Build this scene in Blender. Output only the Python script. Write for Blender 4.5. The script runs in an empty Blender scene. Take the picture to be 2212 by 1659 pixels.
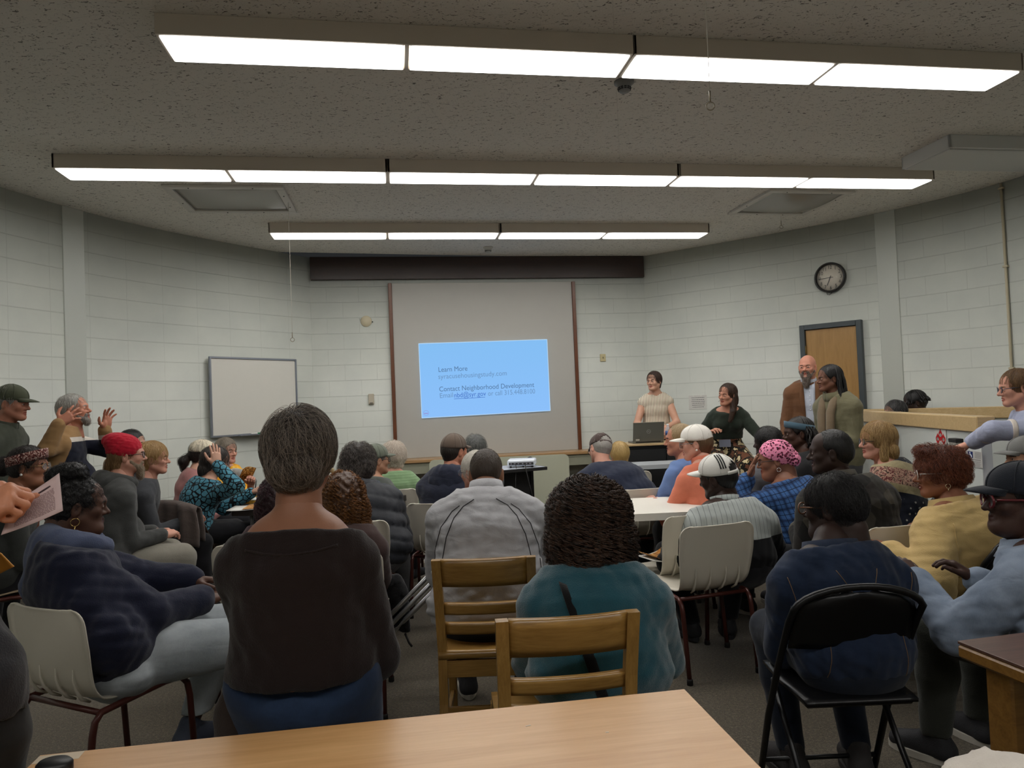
import bpy, math, random
import numpy as np
from mathutils import Vector, Matrix

random.seed(7)
RNG = np.random.default_rng(7)
SC = bpy.context.scene
COL = SC.collection
PI = math.pi

# ---------------------------------------------------------------- camera, world, exposure
F_PX, CX, CY = 1534.0, 1106.0, 829.5
CAM_H = 1.46
PITCH, ROLL = math.radians(1.5), math.radians(-2.3)
cam_data = bpy.data.cameras.new('camera')
cam_data.sensor_width = 36.0
cam_data.lens = F_PX / 2212.0 * 36.0
cam_data.clip_start = 0.05
cam = bpy.data.objects.new('camera', cam_data)
CAM_R = (Matrix.Rotation(PI / 2 + PITCH, 3, 'X') @ Matrix.Rotation(ROLL, 3, 'Z'))
cam.matrix_world = Matrix.Translation((0, 0, CAM_H)) @ CAM_R.to_4x4()
COL.objects.link(cam)
SC.camera = cam

world = bpy.data.worlds.new('world')
SC.world = world
world.use_nodes = True
world.node_tree.nodes['Background'].inputs[0].default_value = (0.9, 0.95, 1.0, 1)
world.node_tree.nodes['Background'].inputs[1].default_value = 0.02
SC.view_settings.view_transform = 'Standard'
SC.view_settings.look = 'None'
SC.view_settings.gamma = 1.0
SC.view_settings.use_curve_mapping = False
SC.view_settings.exposure = 0.0
try:
    SC.cycles.max_bounces = 6
    SC.cycles.diffuse_bounces = 4
    SC.cycles.glossy_bounces = 2
    SC.cycles.transparent_max_bounces = 6
    SC.cycles.caustics_reflective = False
    SC.cycles.caustics_refractive = False
    SC.cycles.sample_clamp_indirect = 4.0
except Exception:
    pass
LAMP = 18.0          # strength of the fluorescent lenses

CR = np.array(CAM_R)
def ray(px, py):
    d = CR @ np.array([(px - CX) / F_PX, -(py - CY) / F_PX, -1.0])
    return d
def at(px, py, Y):
    "world point on the line of sight through a photo pixel at depth Y"
    d = ray(px, py)
    return np.array([0, 0, CAM_H]) + d * (Y / d[1])
def at_z(px, py, z):
    d = ray(px, py)
    return np.array([0, 0, CAM_H]) + d * ((z - CAM_H) / d[2])
def proj(p):
    q = CR.T @ (np.asarray(p, float) - np.array([0, 0, CAM_H]))
    return CX + F_PX * q[0] / -q[2], CY - F_PX * q[1] / -q[2]

# ---------------------------------------------------------------- materials
MATS = {}
def s2l(c):
    return tuple(((x / 255.0) / 12.92 if x / 255.0 <= 0.04045 else (((x / 255.0) + 0.055) / 1.055) ** 2.4) for x in c[:3]) + (1,)
class NT:
    def __init__(s, name):
        s.m = bpy.data.materials.new(name); s.m.use_nodes = True
        s.t = s.m.node_tree; s.n = s.t.nodes; s.l = s.t.links
        s.b = s.n['Principled BSDF']; s.out = s.n['Material Output']
    def new(s, t, **kw):
        n = s.n.new(t)
        for k, v in kw.items(): setattr(n, k, v)
        return n
    def link(s, a, b): s.l.new(a, b)
    def coord(s, kind='Object', scale=(1, 1, 1), rot=(0, 0, 0), loc=(0, 0, 0)):
        tc = s.new('ShaderNodeTexCoord'); mp = s.new('ShaderNodeMapping')
        mp.inputs['Scale'].default_value = scale; mp.inputs['Rotation'].default_value = rot; mp.inputs['Location'].default_value = loc
        s.link(tc.outputs[kind], mp.inputs[0]); return mp.outputs[0]
    def noise(s, v, scale, detail=2.0, rough=0.5, dist=0.0):
        n = s.new('ShaderNodeTexNoise'); n.inputs['Scale'].default_value = scale; n.inputs['Detail'].default_value = detail
        n.inputs['Roughness'].default_value = rough; n.inputs['Distortion'].default_value = dist
        s.link(v, n.inputs['Vector']); return n.outputs['Fac']
    def ramp(s, f, stops, interp='LINEAR'):
        r = s.new('ShaderNodeValToRGB'); e = r.color_ramp.elements; r.color_ramp.interpolation = interp
        e[0].position, e[0].color = stops[0]; e[1].position, e[1].color = stops[-1]
        for p, c in stops[1:-1]:
            x = e.new(p); x.color = c
        s.link(f, r.inputs[0]); return r.outputs[0]
    def mix(s, f, a, b, mode='MIX'):
        m = s.new('ShaderNodeMix', data_type='RGBA', blend_type=mode)
        for sock, v in ((m.inputs[0], f), (m.inputs[6], a), (m.inputs[7], b)):
            if isinstance(v, (int, float)): sock.default_value = v
            elif isinstance(v, tuple): sock.default_value = v
            else: s.link(v, sock)
        return m.outputs[2]
    def math(s, op, a, b=0.0, c=None):
        m = s.new('ShaderNodeMath', operation=op)
        for i, v in enumerate((a, b) if c is None else (a, b, c)):
            if isinstance(v, (int, float)): m.inputs[i].default_value = v
            else: s.link(v, m.inputs[i])
        return m.outputs[0]
    def bump(s, h, strength=0.3, dist=0.01):
        b = s.new('ShaderNodeBump'); b.inputs['Strength'].default_value = strength; b.inputs['Distance'].default_value = dist
        s.link(h, b.inputs['Height']); s.link(b.outputs[0], s.b.inputs['Normal'])
    def base(s, c):
        if isinstance(c, tuple): s.b.inputs['Base Color'].default_value = c
        else: s.link(c, s.b.inputs['Base Color'])
    def rough(s, r): s.b.inputs['Roughness'].default_value = r
def sep(nt, v):
    x = nt.new('ShaderNodeSeparateXYZ'); nt.link(v, x.inputs[0]); return x.outputs

def cached(f):
    def g(*a, **k):
        key = (f.__name__, a, tuple(sorted(k.items())))
        if key not in MATS: MATS[key] = f(*a, **k)
        return MATS[key]
    return g

@cached
def plain(rgb, rough=0.5, metal=0.0, name='paint', bump=0.0, bscale=60.0, spec=0.5, var=0.0, coat=0.0):
    t = NT(name); c = s2l(rgb)
    v = t.coord('Object')
    if var > 0:
        f = t.noise(v, 9.0, 4)
        t.base(t.mix(f, tuple(x * (1 - var) for x in c[:3]) + (1,), tuple(min(1, x * (1 + var)) for x in c[:3]) + (1,)))
    else:
        t.base(c)
    t.rough(rough); t.b.inputs['Metallic'].default_value = metal
    t.b.inputs['Specular IOR Level'].default_value = spec
    if coat: t.b.inputs['Coat Weight'].default_value = coat
    if bump > 0: t.bump(t.noise(v, bscale, 3), bump, 0.01)
    return t.m

@cached
def wood(rgb_a, rgb_b, scale=6.0, axis=0, rough=0.35, name='wood', coat=0.15):
    t = NT(name)
    sc = [14.0, 14.0, 14.0]; sc[axis] = 1.0
    v = t.coord('Object', scale=tuple(sc))
    f = t.noise(v, scale * 0.35, 5, 0.6, 1.2)
    g = t.noise(v, scale * 2.2, 3, 0.6)
    m = t.mix(0.35, f, g)
    t.base(t.ramp(m, [(0.3, s2l(rgb_a)), (0.68, s2l(rgb_b))]))
    t.rough(rough); t.b.inputs['Coat Weight'].default_value = coat; t.b.inputs['Coat Roughness'].default_value = 0.25
    t.bump(g, 0.05, 0.003)
    return t.m

@cached
def fabric(rgb, name='cloth', scale=260.0, rough=0.9, var=0.12, bump=0.25, fold=0.35, sheen=0.15):
    t = NT(name); v = t.coord('Object'); c = s2l(rgb)
    f = t.noise(v, 14.0, 4)
    t.base(t.mix(f, tuple(x * (1 - var) for x in c[:3]) + (1,), tuple(min(1, x * (1 + var)) for x in c[:3]) + (1,)))
    t.rough(rough); t.b.inputs['Sheen Weight'].default_value = sheen; t.b.inputs['Specular IOR Level'].default_value = 0.2
    w = t.noise(v, scale, 2)
    d = t.noise(t.coord('Object', scale=(1.0, 1.0, 2.2)), 7.0, 2, 0.5, 0.8)
    h = t.math('ADD', t.math('MULTIPLY', w, 0.12 * bump / 0.25), t.math('MULTIPLY', d, fold))
    t.bump(h, 0.6, 0.02)
    return t.m

@cached
def emit(rgb, strength, name='glow'):
    t = NT(name); e = t.new('ShaderNodeEmission'); e.inputs[0].default_value = s2l(rgb); e.inputs[1].default_value = strength
    t.link(e.outputs[0], t.out.inputs[0]); return t.m

# ---------------------------------------------------------------- mesh helpers
def tag(o, label=None, cat=None, group=None, kind=None):
    if label: o['label'] = label
    if cat: o['category'] = cat
    if group: o['group'] = group
    if kind: o['kind'] = kind
    return o
def empty(name, loc=(0, 0, 0), rz=0.0):
    o = bpy.data.objects.new(name, None); COL.objects.link(o)
    o.empty_display_size = 0.1
    o.location = loc; o.rotation_euler = (0, 0, rz); return o
def mesh_obj(name, V, Fc, mat, parent=None, smooth=False, mat_idx=None):
    "V: n x 3, Fc: list/array of faces"
    me = bpy.data.meshes.new(name)
    V = np.asarray(V, np.float32)
    if isinstance(Fc, np.ndarray):
        nf, k = Fc.shape
        me.vertices.add(len(V)); me.vertices.foreach_set('co', V.ravel())
        me.loops.add(nf * k); me.loops.foreach_set('vertex_index', Fc.astype(np.int32).ravel())
        me.polygons.add(nf); me.polygons.foreach_set('loop_start', np.arange(nf, dtype=np.int32) * k)
        me.polygons.foreach_set('loop_total', np.full(nf, k, np.int32))
        me.update(calc_edges=True)
    else:
        me.from_pydata([tuple(v) for v in V], [], [tuple(f) for f in Fc]); me.update()
    for m in (mat if isinstance(mat, (list, tuple)) else [mat]): me.materials.append(m)
    n = len(me.polygons)
    if smooth: me.polygons.foreach_set('use_smooth', np.ones(n, bool))
    if mat_idx is not None: me.polygons.foreach_set('material_index', np.asarray(mat_idx, np.int32))
    o = bpy.data.objects.new(name, me); COL.objects.link(o)
    if parent is not None: o.parent = parent
    return o
class MB:
    "collects shapes, links them as ONE mesh object"
    def __init__(s): s.v = []; s.f = []; s.sm = []; s.mi = []; s.cur = 0
    def add(s, V, Fs, smooth=False):
        n = len(s.v); s.v += [tuple(map(float, x)) for x in V]
        s.f += [tuple(int(i) + n for i in f) for f in Fs]; s.sm += [smooth] * len(Fs); s.mi += [s.cur] * len(Fs); return s
    def box(s, c, size, rz=0.0, bev=0.0, R=None):
        hx, hy, hz = [x / 2 for x in size]; b = min(bev, hx * .9, hy * .9, hz * .9)
        if b <= 0:
            V = [(x, y, z) for x in (-hx, hx) for y in (-hy, hy) for z in (-hz, hz)]
            Fs = [(0, 1, 3, 2), (4, 6, 7, 5), (0, 4, 5, 1), (2, 3, 7, 6), (0, 2, 6, 4), (1, 5, 7, 3)]
        else:
            V = []; idx = {}
            for sx in (-1, 1):
                for sy in (-1, 1):
                    for sz in (-1, 1):
                        for k in range(3):
                            p = [sx * (hx - b), sy * (hy - b), sz * (hz - b)]; p[k] = (sx, sy, sz)[k] * (hx, hy, hz)[k]
                            idx[(sx, sy, sz, k)] = len(V); V.append(tuple(p))
            Fs = []
            for k in range(3):
                a, c2 = [i for i in range(3) if i != k]
                for sg in (-1, 1):
                    q = []
                    for (u, w) in ((-1, -1), (1, -1), (1, 1), (-1, 1)):
                        t = [0, 0, 0]; t[k] = sg; t[a] = u; t[c2] = w; q.append(idx[(*t, k)])
                    Fs.append(q if (sg > 0) == (k != 1) else q[::-1])
            for k in range(3):
                a, c2 = [i for i in range(3) if i != k]
                for u in (-1, 1):
                    for w in (-1, 1):
                        t1 = [0, 0, 0]; t1[a] = u; t1[c2] = w; t1[k] = -1; t2 = list(t1); t2[k] = 1
                        q = [idx[(*t1, a)], idx[(*t2, a)], idx[(*t2, c2)], idx[(*t1, c2)]]
                        Fs.append(q if (u * w > 0) == (k != 1) else q[::-1])
            for sx in (-1, 1):
                for sy in (-1, 1):
                    for sz in (-1, 1):
                        q = [idx[(sx, sy, sz, k)] for k in range(3)]
                        Fs.append(q if sx * sy * sz > 0 else q[::-1])
        M = np.array(R) if R is not None else np.array(Matrix.Rotation(rz, 3, 'Z'))
        V = np.array(V) @ M.T + np.array(c)
        return s.add(V, Fs)
    def tube(s, pts, r, n=8, cap=True, closed=False, smooth=True, flat=None):
        P = np.array(pts, float); m = len(P)
        rs = np.full(m, r) if np.isscalar(r) else np.array(r, float)
        T = np.zeros_like(P)
        if closed: T = np.roll(P, -1, 0) - np.roll(P, 1, 0)
        else:
            T[1:-1] = P[2:] - P[:-2]; T[0] = P[1] - P[0]; T[-1] = P[-1] - P[-2]
        T /= np.linalg.norm(T, axis=1)[:, None] + 1e-12
        up = np.array([0, 0, 1.0]) if abs(T[0][2]) < .9 else np.array([1.0, 0, 0])
        a = np.cross(T[0], up); a /= np.linalg.norm(a); V = []
        for i in range(m):
            a = a - T[i] * np.dot(a, T[i]); a /= np.linalg.norm(a) + 1e-12; b = np.cross(T[i], a)
            for j in range(n):
                th = 2 * PI * j / n
                V.append(P[i] + rs[i] * (math.cos(th) * a + (flat or 1.0) * math.sin(th) * b))
        Fs = []; M2 = m if closed else m - 1
        for i in range(M2):
            k = (i + 1) % m
            for j in range(n): Fs.append((i * n + j, i * n + (j + 1) % n, k * n + (j + 1) % n, k * n + j))
        if cap and not closed: Fs += [tuple(range(n))[::-1], tuple((m - 1) * n + j for j in range(n))]
        return s.add(V, Fs, smooth)
    def lathe(s, prof, c=(0, 0, 0), n=24, R=None, smooth=True, sx=1.0, sy=1.0):
        V = []
        for r, z in prof:
            for j in range(n):
                th = 2 * PI * j / n; V.append((r * sx * math.cos(th), r * sy * math.sin(th), z))
        Fs = []
        for i in range(len(prof) - 1):
            for j in range(n): Fs.append((i * n + j, i * n + (j + 1) % n, (i + 1) * n + (j + 1) % n, (i + 1) * n + j))
        if prof[0][0] > 1e-6: Fs.append(tuple(range(n))[::-1])
        if prof[-1][0] > 1e-6: Fs.append(tuple((len(prof) - 1) * n + j for j in range(n)))
        V = np.array(V)
        if R is not None: V = V @ np.array(R).T
        return s.add(V + np.array(c), Fs, smooth)
    def prism(s, poly, z0, z1, R=None, c=(0, 0, 0)):
        n = len(poly); V = [(x, y, z0) for x, y in poly] + [(x, y, z1) for x, y in poly]
        Fs = [tuple(range(n))[::-1], tuple(range(n, 2 * n))] + [(i, (i + 1) % n, n + (i + 1) % n, n + i) for i in range(n)]
        V = np.array(V)
        if R is not None: V = V @ np.array(R).T
        return s.add(V + np.array(c), Fs)
    def sheet(s, grid, thick=0.0, smooth=True):
        "grid: rows of points -> surface, optionally with thickness along its normals"
        G = np.array(grid, float); a, b = G.shape[:2]
        if thick > 0:
            du = np.gradient(G, axis=0); dv = np.gradient(G, axis=1); N = np.cross(du, dv)
            N /= np.linalg.norm(N, axis=2)[..., None] + 1e-12
            V = np.concatenate([(G + N * thick / 2).reshape(-1, 3), (G - N * thick / 2).reshape(-1, 3)])
        else: V = G.reshape(-1, 3)
        Fs = []; o = a * b
        for i in range(a - 1):
            for j in range(b - 1):
                q = (i * b + j, (i + 1) * b + j, (i + 1) * b + j + 1, i * b + j + 1); Fs.append(q)
                if thick > 0: Fs.append(tuple(x + o for x in q[::-1]))
        if thick > 0:
            ring = [j for j in range(b)] + [i * b + b - 1 for i in range(1, a)] + [(a - 1) * b + j for j in range(b - 2, -1, -1)] + [i * b for i in range(a - 2, 0, -1)]
            for i in range(len(ring)):
                p, q = ring[i], ring[(i + 1) % len(ring)]; Fs.append((p, q, q + o, p + o))
        return s.add(V, Fs, smooth)
    def build(s, name, mat, parent=None, weighted=False):
        o = mesh_obj(name, s.v, s.f, mat, parent)
        o.data.polygons.foreach_set('use_smooth', np.array(s.sm, bool))
        if any(s.mi): o.data.polygons.foreach_set('material_index', np.array(s.mi, np.int32))
        return o
def rrect(w, h, r, n=6):
    P = []
    for cx, cy, a0 in ((w / 2 - r, h / 2 - r, 0), (-w / 2 + r, h / 2 - r, 90), (-w / 2 + r, -h / 2 + r, 180), (w / 2 - r, -h / 2 + r, 270)):
        for i in range(n + 1):
            a = math.radians(a0 + 90 * i / n); P.append((cx + r * math.cos(a), cy + r * math.sin(a)))
    return P
def copy_tree(o, parent=None):
    c = o.copy(); COL.objects.link(c)
    if parent is not None: c.parent = parent
    for ch in list(o.children): copy_tree(ch, c)
    return c
def text_obj(name, body, size, mat, parent, M, align='LEFT', ext=0.0, sx=1.0, bold=0.0):
    cu = bpy.data.curves.new(name, 'FONT'); cu.body = body; cu.size = size; cu.align_x = align; cu.extrude = ext; cu.offset = bold
    o = bpy.data.objects.new(name, cu); COL.objects.link(o); cu.materials.append(mat); o.parent = parent
    o.matrix_local = M @ Matrix.Diagonal((sx, 1, 1, 1))
    bpy.context.view_layer.update()
    me = bpy.data.meshes.new_from_object(o); r = bpy.data.objects.new(name, me); COL.objects.link(r); r.parent = parent; r.matrix_local = o.matrix_local.copy()
    if not me.materials: me.materials.append(mat)
    bpy.data.objects.remove(o); r.name = name; return r
def frame_m(o, ex, ey, ez):
    M = Matrix.Identity(4)
    for i in range(3): M[i][0] = ex[i]; M[i][1] = ey[i]; M[i][2] = ez[i]; M[i][3] = o[i]
    return M

# ---------------------------------------------------------------- the room shell
CEIL = CAM_H + 1.97
def cpt(px, py): p = at_z(px, py, CEIL); return (float(p[0]), float(p[1]))
CL, CRT = cpt(667, 556), cpt(1389, 554)
left_pts = [(-3.3, -3.2), (-3.85, -1.0), (-4.25, 1.5), (-4.42, 3.6), (-4.4, 5.0)] + [cpt(*p) for p in ((0, 405), (131, 448), (262, 482), (350, 499), (450, 518), (560, 538))] + [CL]
right_pts = [CRT] + [cpt(*p) for p in ((1470, 541), (1547, 525), (1643, 510), (1728, 495), (1830, 476), (1932, 455), (2060, 424), (2161, 400), (2212, 384))] + [(5.15, 5.2), (5.2, 3.0), (5.05, 0.5), (4.6, -3.2)]
def arc(pts):
    s = [0.0]
    for a, b in zip(pts[:-1], pts[1:]): s.append(s[-1] + math.hypot(b[0] - a[0], b[1] - a[1]))
    return s
def smooth_poly(pts, step=0.2):
    "Catmull-Rom through the points"
    P = [np.array(p) for p in pts]; P = [2 * P[0] - P[1]] + P + [2 * P[-1] - P[-2]]; out = []
    for i in range(1, len(P) - 2):
        n = max(2, int(np.linalg.norm(P[i + 1] - P[i]) / step))
        for k in range(n):
            t = k / n; p0, p1, p2, p3 = P[i - 1:i + 3]
            out.append(tuple(0.5 * ((2 * p1) + (-p0 + p2) * t + (2 * p0 - 5 * p1 + 4 * p2 - p3) * t * t + (-p0 + 3 * p1 - 3 * p2 + p3) * t ** 3)))
    out.append(tuple(P[-2])); return out
def resmooth(pts):
    # fit-free light smoothing of the measured points (keeps the ends)
    P = np.array(smooth_poly(pts, 0.25))
    for _ in range(14): P[1:-1] = P[1:-1] * .5 + (P[2:] + P[:-2]) * .25
    return [tuple(p) for p in P]
LEFTW, RIGHTW = resmooth(left_pts), resmooth(right_pts)

def block_mat(offset, name, shift=0.0):
    t = NT(name)
    v = t.coord('UV', loc=(shift, 0, 0))
    b = t.new('ShaderNodeTexBrick'); b.offset = offset; b.squash = 1.0
    b.inputs['Scale'].default_value = 1.0; b.inputs['Brick Width'].default_value = 0.4064; b.inputs['Row Height'].default_value = 0.2032
    b.inputs['Mortar Size'].default_value = 0.0045; b.inputs['Mortar Smooth'].default_value = 0.6
    b.inputs['Color1'].default_value = (1, 1, 1, 1); b.inputs['Color2'].default_value = (1, 1, 1, 1); b.inputs['Mortar'].default_value = (0, 0, 0, 1)
    t.link(v, b.inputs['Vector'])
    # horizontal joints stay crisp, vertical joints are almost painted full
    xyz = sep(t, v)
    row = t.math('ABSOLUTE', t.math('SUBTRACT', t.math('FRACT', t.math('DIVIDE', xyz[1], 0.2032)), 0.5))
    hj = t.math('GREATER_THAN', row, 0.474)
    n1 = t.noise(v, 1.6, 5, 0.6); n2 = t.noise(v, 90.0, 3, 0.6)
    c = t.ramp(n1, [(0.3, s2l((190, 194, 188))), (0.7, s2l((202, 205, 197)))])
    c = t.mix(t.math('MULTIPLY', b.outputs['Fac'], 0.10), c, s2l((120, 122, 116)))
    c = t.mix(t.math('MULTIPLY', hj, 0.16), c, s2l((120, 122, 116)))
    t.base(c); t.rough(0.42)
    h = t.math('SUBTRACT', t.math('MULTIPLY', n2, 0.10), t.math('ADD', t.math('MULTIPLY', b.outputs['Fac'], 0.35), t.math('MULTIPLY', hj, 0.9)))
    t.bump(h, 0.55, 0.006)
    return t.m
M_BLOCK = block_mat(0.5, 'painted_block'); M_STACK = block_mat(0.0, 'painted_block_stacked', 0.1)
M_SMOOTHWALL = plain((187, 191, 184), 0.45, name='smooth_wall_paint', bump=0.08, bscale=40)
M_DARKWOOD = wood((34, 19, 14), (52, 29, 21), name='dark_walnut', axis=0, rough=0.4)

def wall_strip(name, pts, mat, z0=0.0, z1=None, flip=False):
    z1 = CEIL if z1 is None else z1
    s = arc(pts); V = []; Fs = []; n = len(pts)
    for (x, y) in pts: V += [(x, y, z0), (x, y, z1)]
    for i in range(n - 1):
        q = (2 * i, 2 * i + 2, 2 * i + 3, 2 * i + 1); Fs.append(q[::-1] if flip else q)
    # give the wall thickness behind it
    P = np.array(pts); T = np.gradient(P, axis=0); N = np.stack([-T[:, 1], T[:, 0]], 1); N /= np.linalg.norm(N, axis=1)[:, None]
    if np.dot(P.mean(0) - np.array([0, 4.5]), N.mean(0)) < 0 and not flip: N = -N
    mid = np.array([0.3, 4.0]); sg = np.sign(np.sum((P - mid) * N, axis=1)); N = N * sg[:, None]
    B = P + N * 0.15
    off = len(V)
    for (x, y) in B: V += [(x, y, z0), (x, y, z1)]
    for i in range(n - 1):
        q = (off + 2 * i, off + 2 * i + 1, off + 2 * i + 3, off + 2 * i + 2); Fs.append(q[::-1] if flip else q)
        Fs.append((2 * i + 1, 2 * i + 3, off + 2 * i + 3, off + 2 * i + 1))
    o = mesh_obj(name, V, Fs, mat, smooth=False)
    uv = o.data.uv_layers.new(name='UVMap')
    for poly in o.data.polygons:
        for li in poly.loop_indices:
            vi = o.data.loops[li].vertex_index; k = (vi % off) // 2
            uv.data[li].uv = (s[min(k, n - 1)], V[vi][2])
    # smooth only the big faces
    for poly in o.data.polygons: poly.use_smooth = len(poly.vertices) == 4 and abs(poly.normal.z) < 0.5
    tag(o, kind='structure'); return o
wall_strip('wall_left', LEFTW, M_STACK)
wall_strip('wall_back', [tuple(np.array(CL) * (1 - t) + np.array(CRT) * t) for t in np.linspace(0, 1, 8)], M_BLOCK)
wall_strip('wall_right', RIGHTW, M_BLOCK)
wall_strip('wall_rear', [RIGHTW[-1], LEFTW[0]], M_SMOOTHWALL)

def carpet():
    t = NT('carpet'); v = t.coord('Object')
    a = t.noise(v, 75.0, 4, 0.75); b = t.noise(v, 200.0, 2, 0.7); c = t.noise(v, 2.0, 4)
    m = t.mix(0.5, a, b)
    col = t.ramp(m, [(0.34, s2l((44, 40, 33))), (0.52, s2l((92, 84, 71))), (0.68, s2l((146, 134, 116)))])
    t.base(t.mix(t.math('MULTIPLY', c, 0.35), col, s2l((62, 57, 50))))
    t.rough(0.95); t.b.inputs['Specular IOR Level'].default_value = 0.1; t.b.inputs['Sheen Weight'].default_value = 0.2
    t.bump(b, 0.6, 0.006); return t.m
outline = [p for p in LEFTW] + [CRT] + RIGHTW[1:]
outline = outline[::3] + [outline[-1]]
def slab(name, z0, z1, mat, grow=0.1):
    c = np.mean(np.array(outline), axis=0); P = [tuple(c + (np.array(p) - c) * (1 + grow / 4.5)) for p in outline]
    m = MB(); m.prism(P[::-1], z0, z1)
    return tag(m.build(name, mat), kind='structure')
slab('floor', -0.12, 0.0, carpet())
def ceiling_mat():
    t = NT('acoustic_tile'); v = t.coord('Object', scale=(1, 1, 1), rot=(0, 0, math.radians(9.4)))
    vs = t.coord('Object', scale=(1.0, 1.9, 1.0), rot=(0, 0, math.radians(35)))
    worm = t.noise(vs, 30.0, 3, 0.55, 1.4); fine = t.noise(v, 130.0, 2, 0.6); big = t.noise(v, 5.0, 3)
    pits = t.ramp(worm, [(0.345, (0, 0, 0, 1)), (0.395, (1, 1, 1, 1))])
    br = t.new('ShaderNodeTexBrick'); br.offset = 0.0
    br.inputs['Scale'].default_value = 1.0; br.inputs['Brick Width'].default_value = 1.2192; br.inputs['Row Height'].default_value = 0.6096
    br.inputs['Mortar Size'].default_value = 0.003; br.inputs['Mortar Smooth'].default_value = 0.2
    t.link(v, br.inputs['Vector'])
    c = t.mix(fine, s2l((212, 208, 200)), s2l((230, 226, 218)))
    c = t.mix(t.math('MULTIPLY', t.math('SUBTRACT', 1.0, pits), 0.8), c, s2l((70, 66, 60)))
    c = t.mix(t.math('MULTIPLY', br.outputs['Fac'], 0.12), c, s2l((90, 86, 80)))
    t.base(c); t.rough(0.95); t.b.inputs['Specular IOR Level'].default_value = 0.1
    h = t.math('ADD', t.math('MULTIPLY', pits, 0.8), t.math('MULTIPLY', fine, 0.3))
    t.bump(h, 0.5, 0.006); return t.m
slab('ceiling', CEIL, CEIL + 0.12, ceiling_mat())

# points on walls -------------------------------------------------------------
def on_wall(px, py, pts):
    d = ray(px, py); o = np.array([0.0, 0.0])
    best = None
    for a, b in zip(pts[:-1], pts[1:]):
        a, b = np.array(a), np.array(b); e = b - a
        M = np.array([[d[0], -e[0]], [d[1], -e[1]]])
        if abs(np.linalg.det(M)) < 1e-9: continue
        t, u = np.linalg.solve(M, a)
        if t > 0 and -0.02 <= u <= 1.02 and (best is None or t < best[0]):
            n = np.array([e[1], -e[0]]); n /= np.linalg.norm(n)
            if np.dot(n, -np.array([d[0], d[1]])) < 0: n = -n
            best = (t, n)
    t, n = best
    return np.array([0, 0, CAM_H]) + d * t, np.array([n[0], n[1], 0.0])
BACKW = [CL, CRT]
def wall_frame(pxa, pya, pxb, pyb, pts):
    "frame of a flat thing hung on a wall between two pixels: origin mid, ex along wall (to the right), ez out of the wall"
    A, _ = on_wall(pxa, pya, pts); B, _ = on_wall(pxb, pyb, pts)
    ex = B - A; ex[2] = 0; w = np.linalg.norm(ex); ex /= w
    ez = np.array([ex[1], -ex[0], 0.0])
    return (A + B) / 2, ex, np.array([0, 0, 1.0]), ez, w
def root_on(name, o, ex, ez):
    e = empty(name, tuple(o), math.atan2(ex[1], ex[0])); return e     # local +x along the wall, local -y into the room

EXB = np.array([CRT[0] - CL[0], CRT[1] - CL[1], 0.0]); EXB /= np.linalg.norm(EXB); EZB = np.array([EXB[1], -EXB[0], 0])
ROT_B = math.atan2(EXB[1], EXB[0])
# header board across the back wall
A, _ = on_wall(669, 607, BACKW); zb = A[2]
hw = math.hypot(CRT[0] - CL[0], CRT[1] - CL[1])
o = MB().box(((CL[0] + CRT[0]) / 2 + EZB[0] * .03, (CL[1] + CRT[1]) / 2 + EZB[1] * .03, (zb + CEIL) / 2), (hw - 0.03, 0.05, CEIL - zb - 0.01), ROT_B, 0.004).build('trim_1', M_DARKWOOD)
tag(o, kind='structure')
# smooth pilaster strips and the right side conduit
def pilaster(name, pa, pb, pts):
    m, ex, ey, ez, w = wall_frame(*pa, *pb, pts)
    o = MB().box((m[0] - ez[0] * .014, m[1] - ez[1] * .014, CEIL / 2), (w, 0.05, CEIL), math.atan2(ex[1], ex[0]), 0.004).build(name, M_SMOOTHWALL)
    tag(o, kind='structure')
pilaster('trim_2', (136, 600), (182, 600), LEFTW)
pilaster('trim_3', (1901, 700), (1946, 700), RIGHTW)

# door ------------------------------------------------------------------------
mA, ex, ey, ez, w = wall_frame(1733, 760, 1867, 760, RIGHTW)
zt = float(np.mean([on_wall(1735, 702, RIGHTW)[0][2], on_wall(1866, 692, RIGHTW)[0][2]]))
dr = root_on('door_1', (mA[0] + ez[0] * .02, mA[1] + ez[1] * .02, 0), ex, ez); tag(dr, kind='structure')
M_STEEL = plain((62, 70, 74), 0.45, name='grey_door_frame')
fw = 0.06
f = MB(); f.box((-w / 2 + fw / 2, -0.0, zt / 2), (fw, 0.09, zt), 0, .004); f.box((w / 2 - fw / 2, 0, zt / 2), (fw, 0.09, zt), 0, .004); f.box((0, 0, zt - fw / 2), (w - 2 * fw, 0.09, fw), 0, .004)
f.build('door_frame', M_STEEL, dr)
MB().box((0, 0.01, (zt - fw) / 2), (w - 2 * fw - .006, 0.045, zt - fw - .006), 0, .003).build('door_leaf', wood((150, 112, 62), (176, 136, 80), name='oak_veneer', axis=2, scale=5), dr)
h = MB()
for z in (zt - .3, zt / 2, .3): h.tube([(-w / 2 + fw, -.03, z - .05), (-w / 2 + fw, -.03, z + .05)], .007)
h.build('hinge', plain((170, 150, 96), .35, .8, name='brass'), dr)
k = MB(); k.lathe([(.012, 0), (.012, .04), (.028, .05), (.03, .065), (.02, .08), (0, .082)], (w / 2 - fw - .07, -.012, 1.0), 16, Matrix.Rotation(PI / 2, 3, 'X')); k.build('door_knob', plain((180, 175, 160), .3, 1.0, name='satin_metal'), dr)

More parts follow.
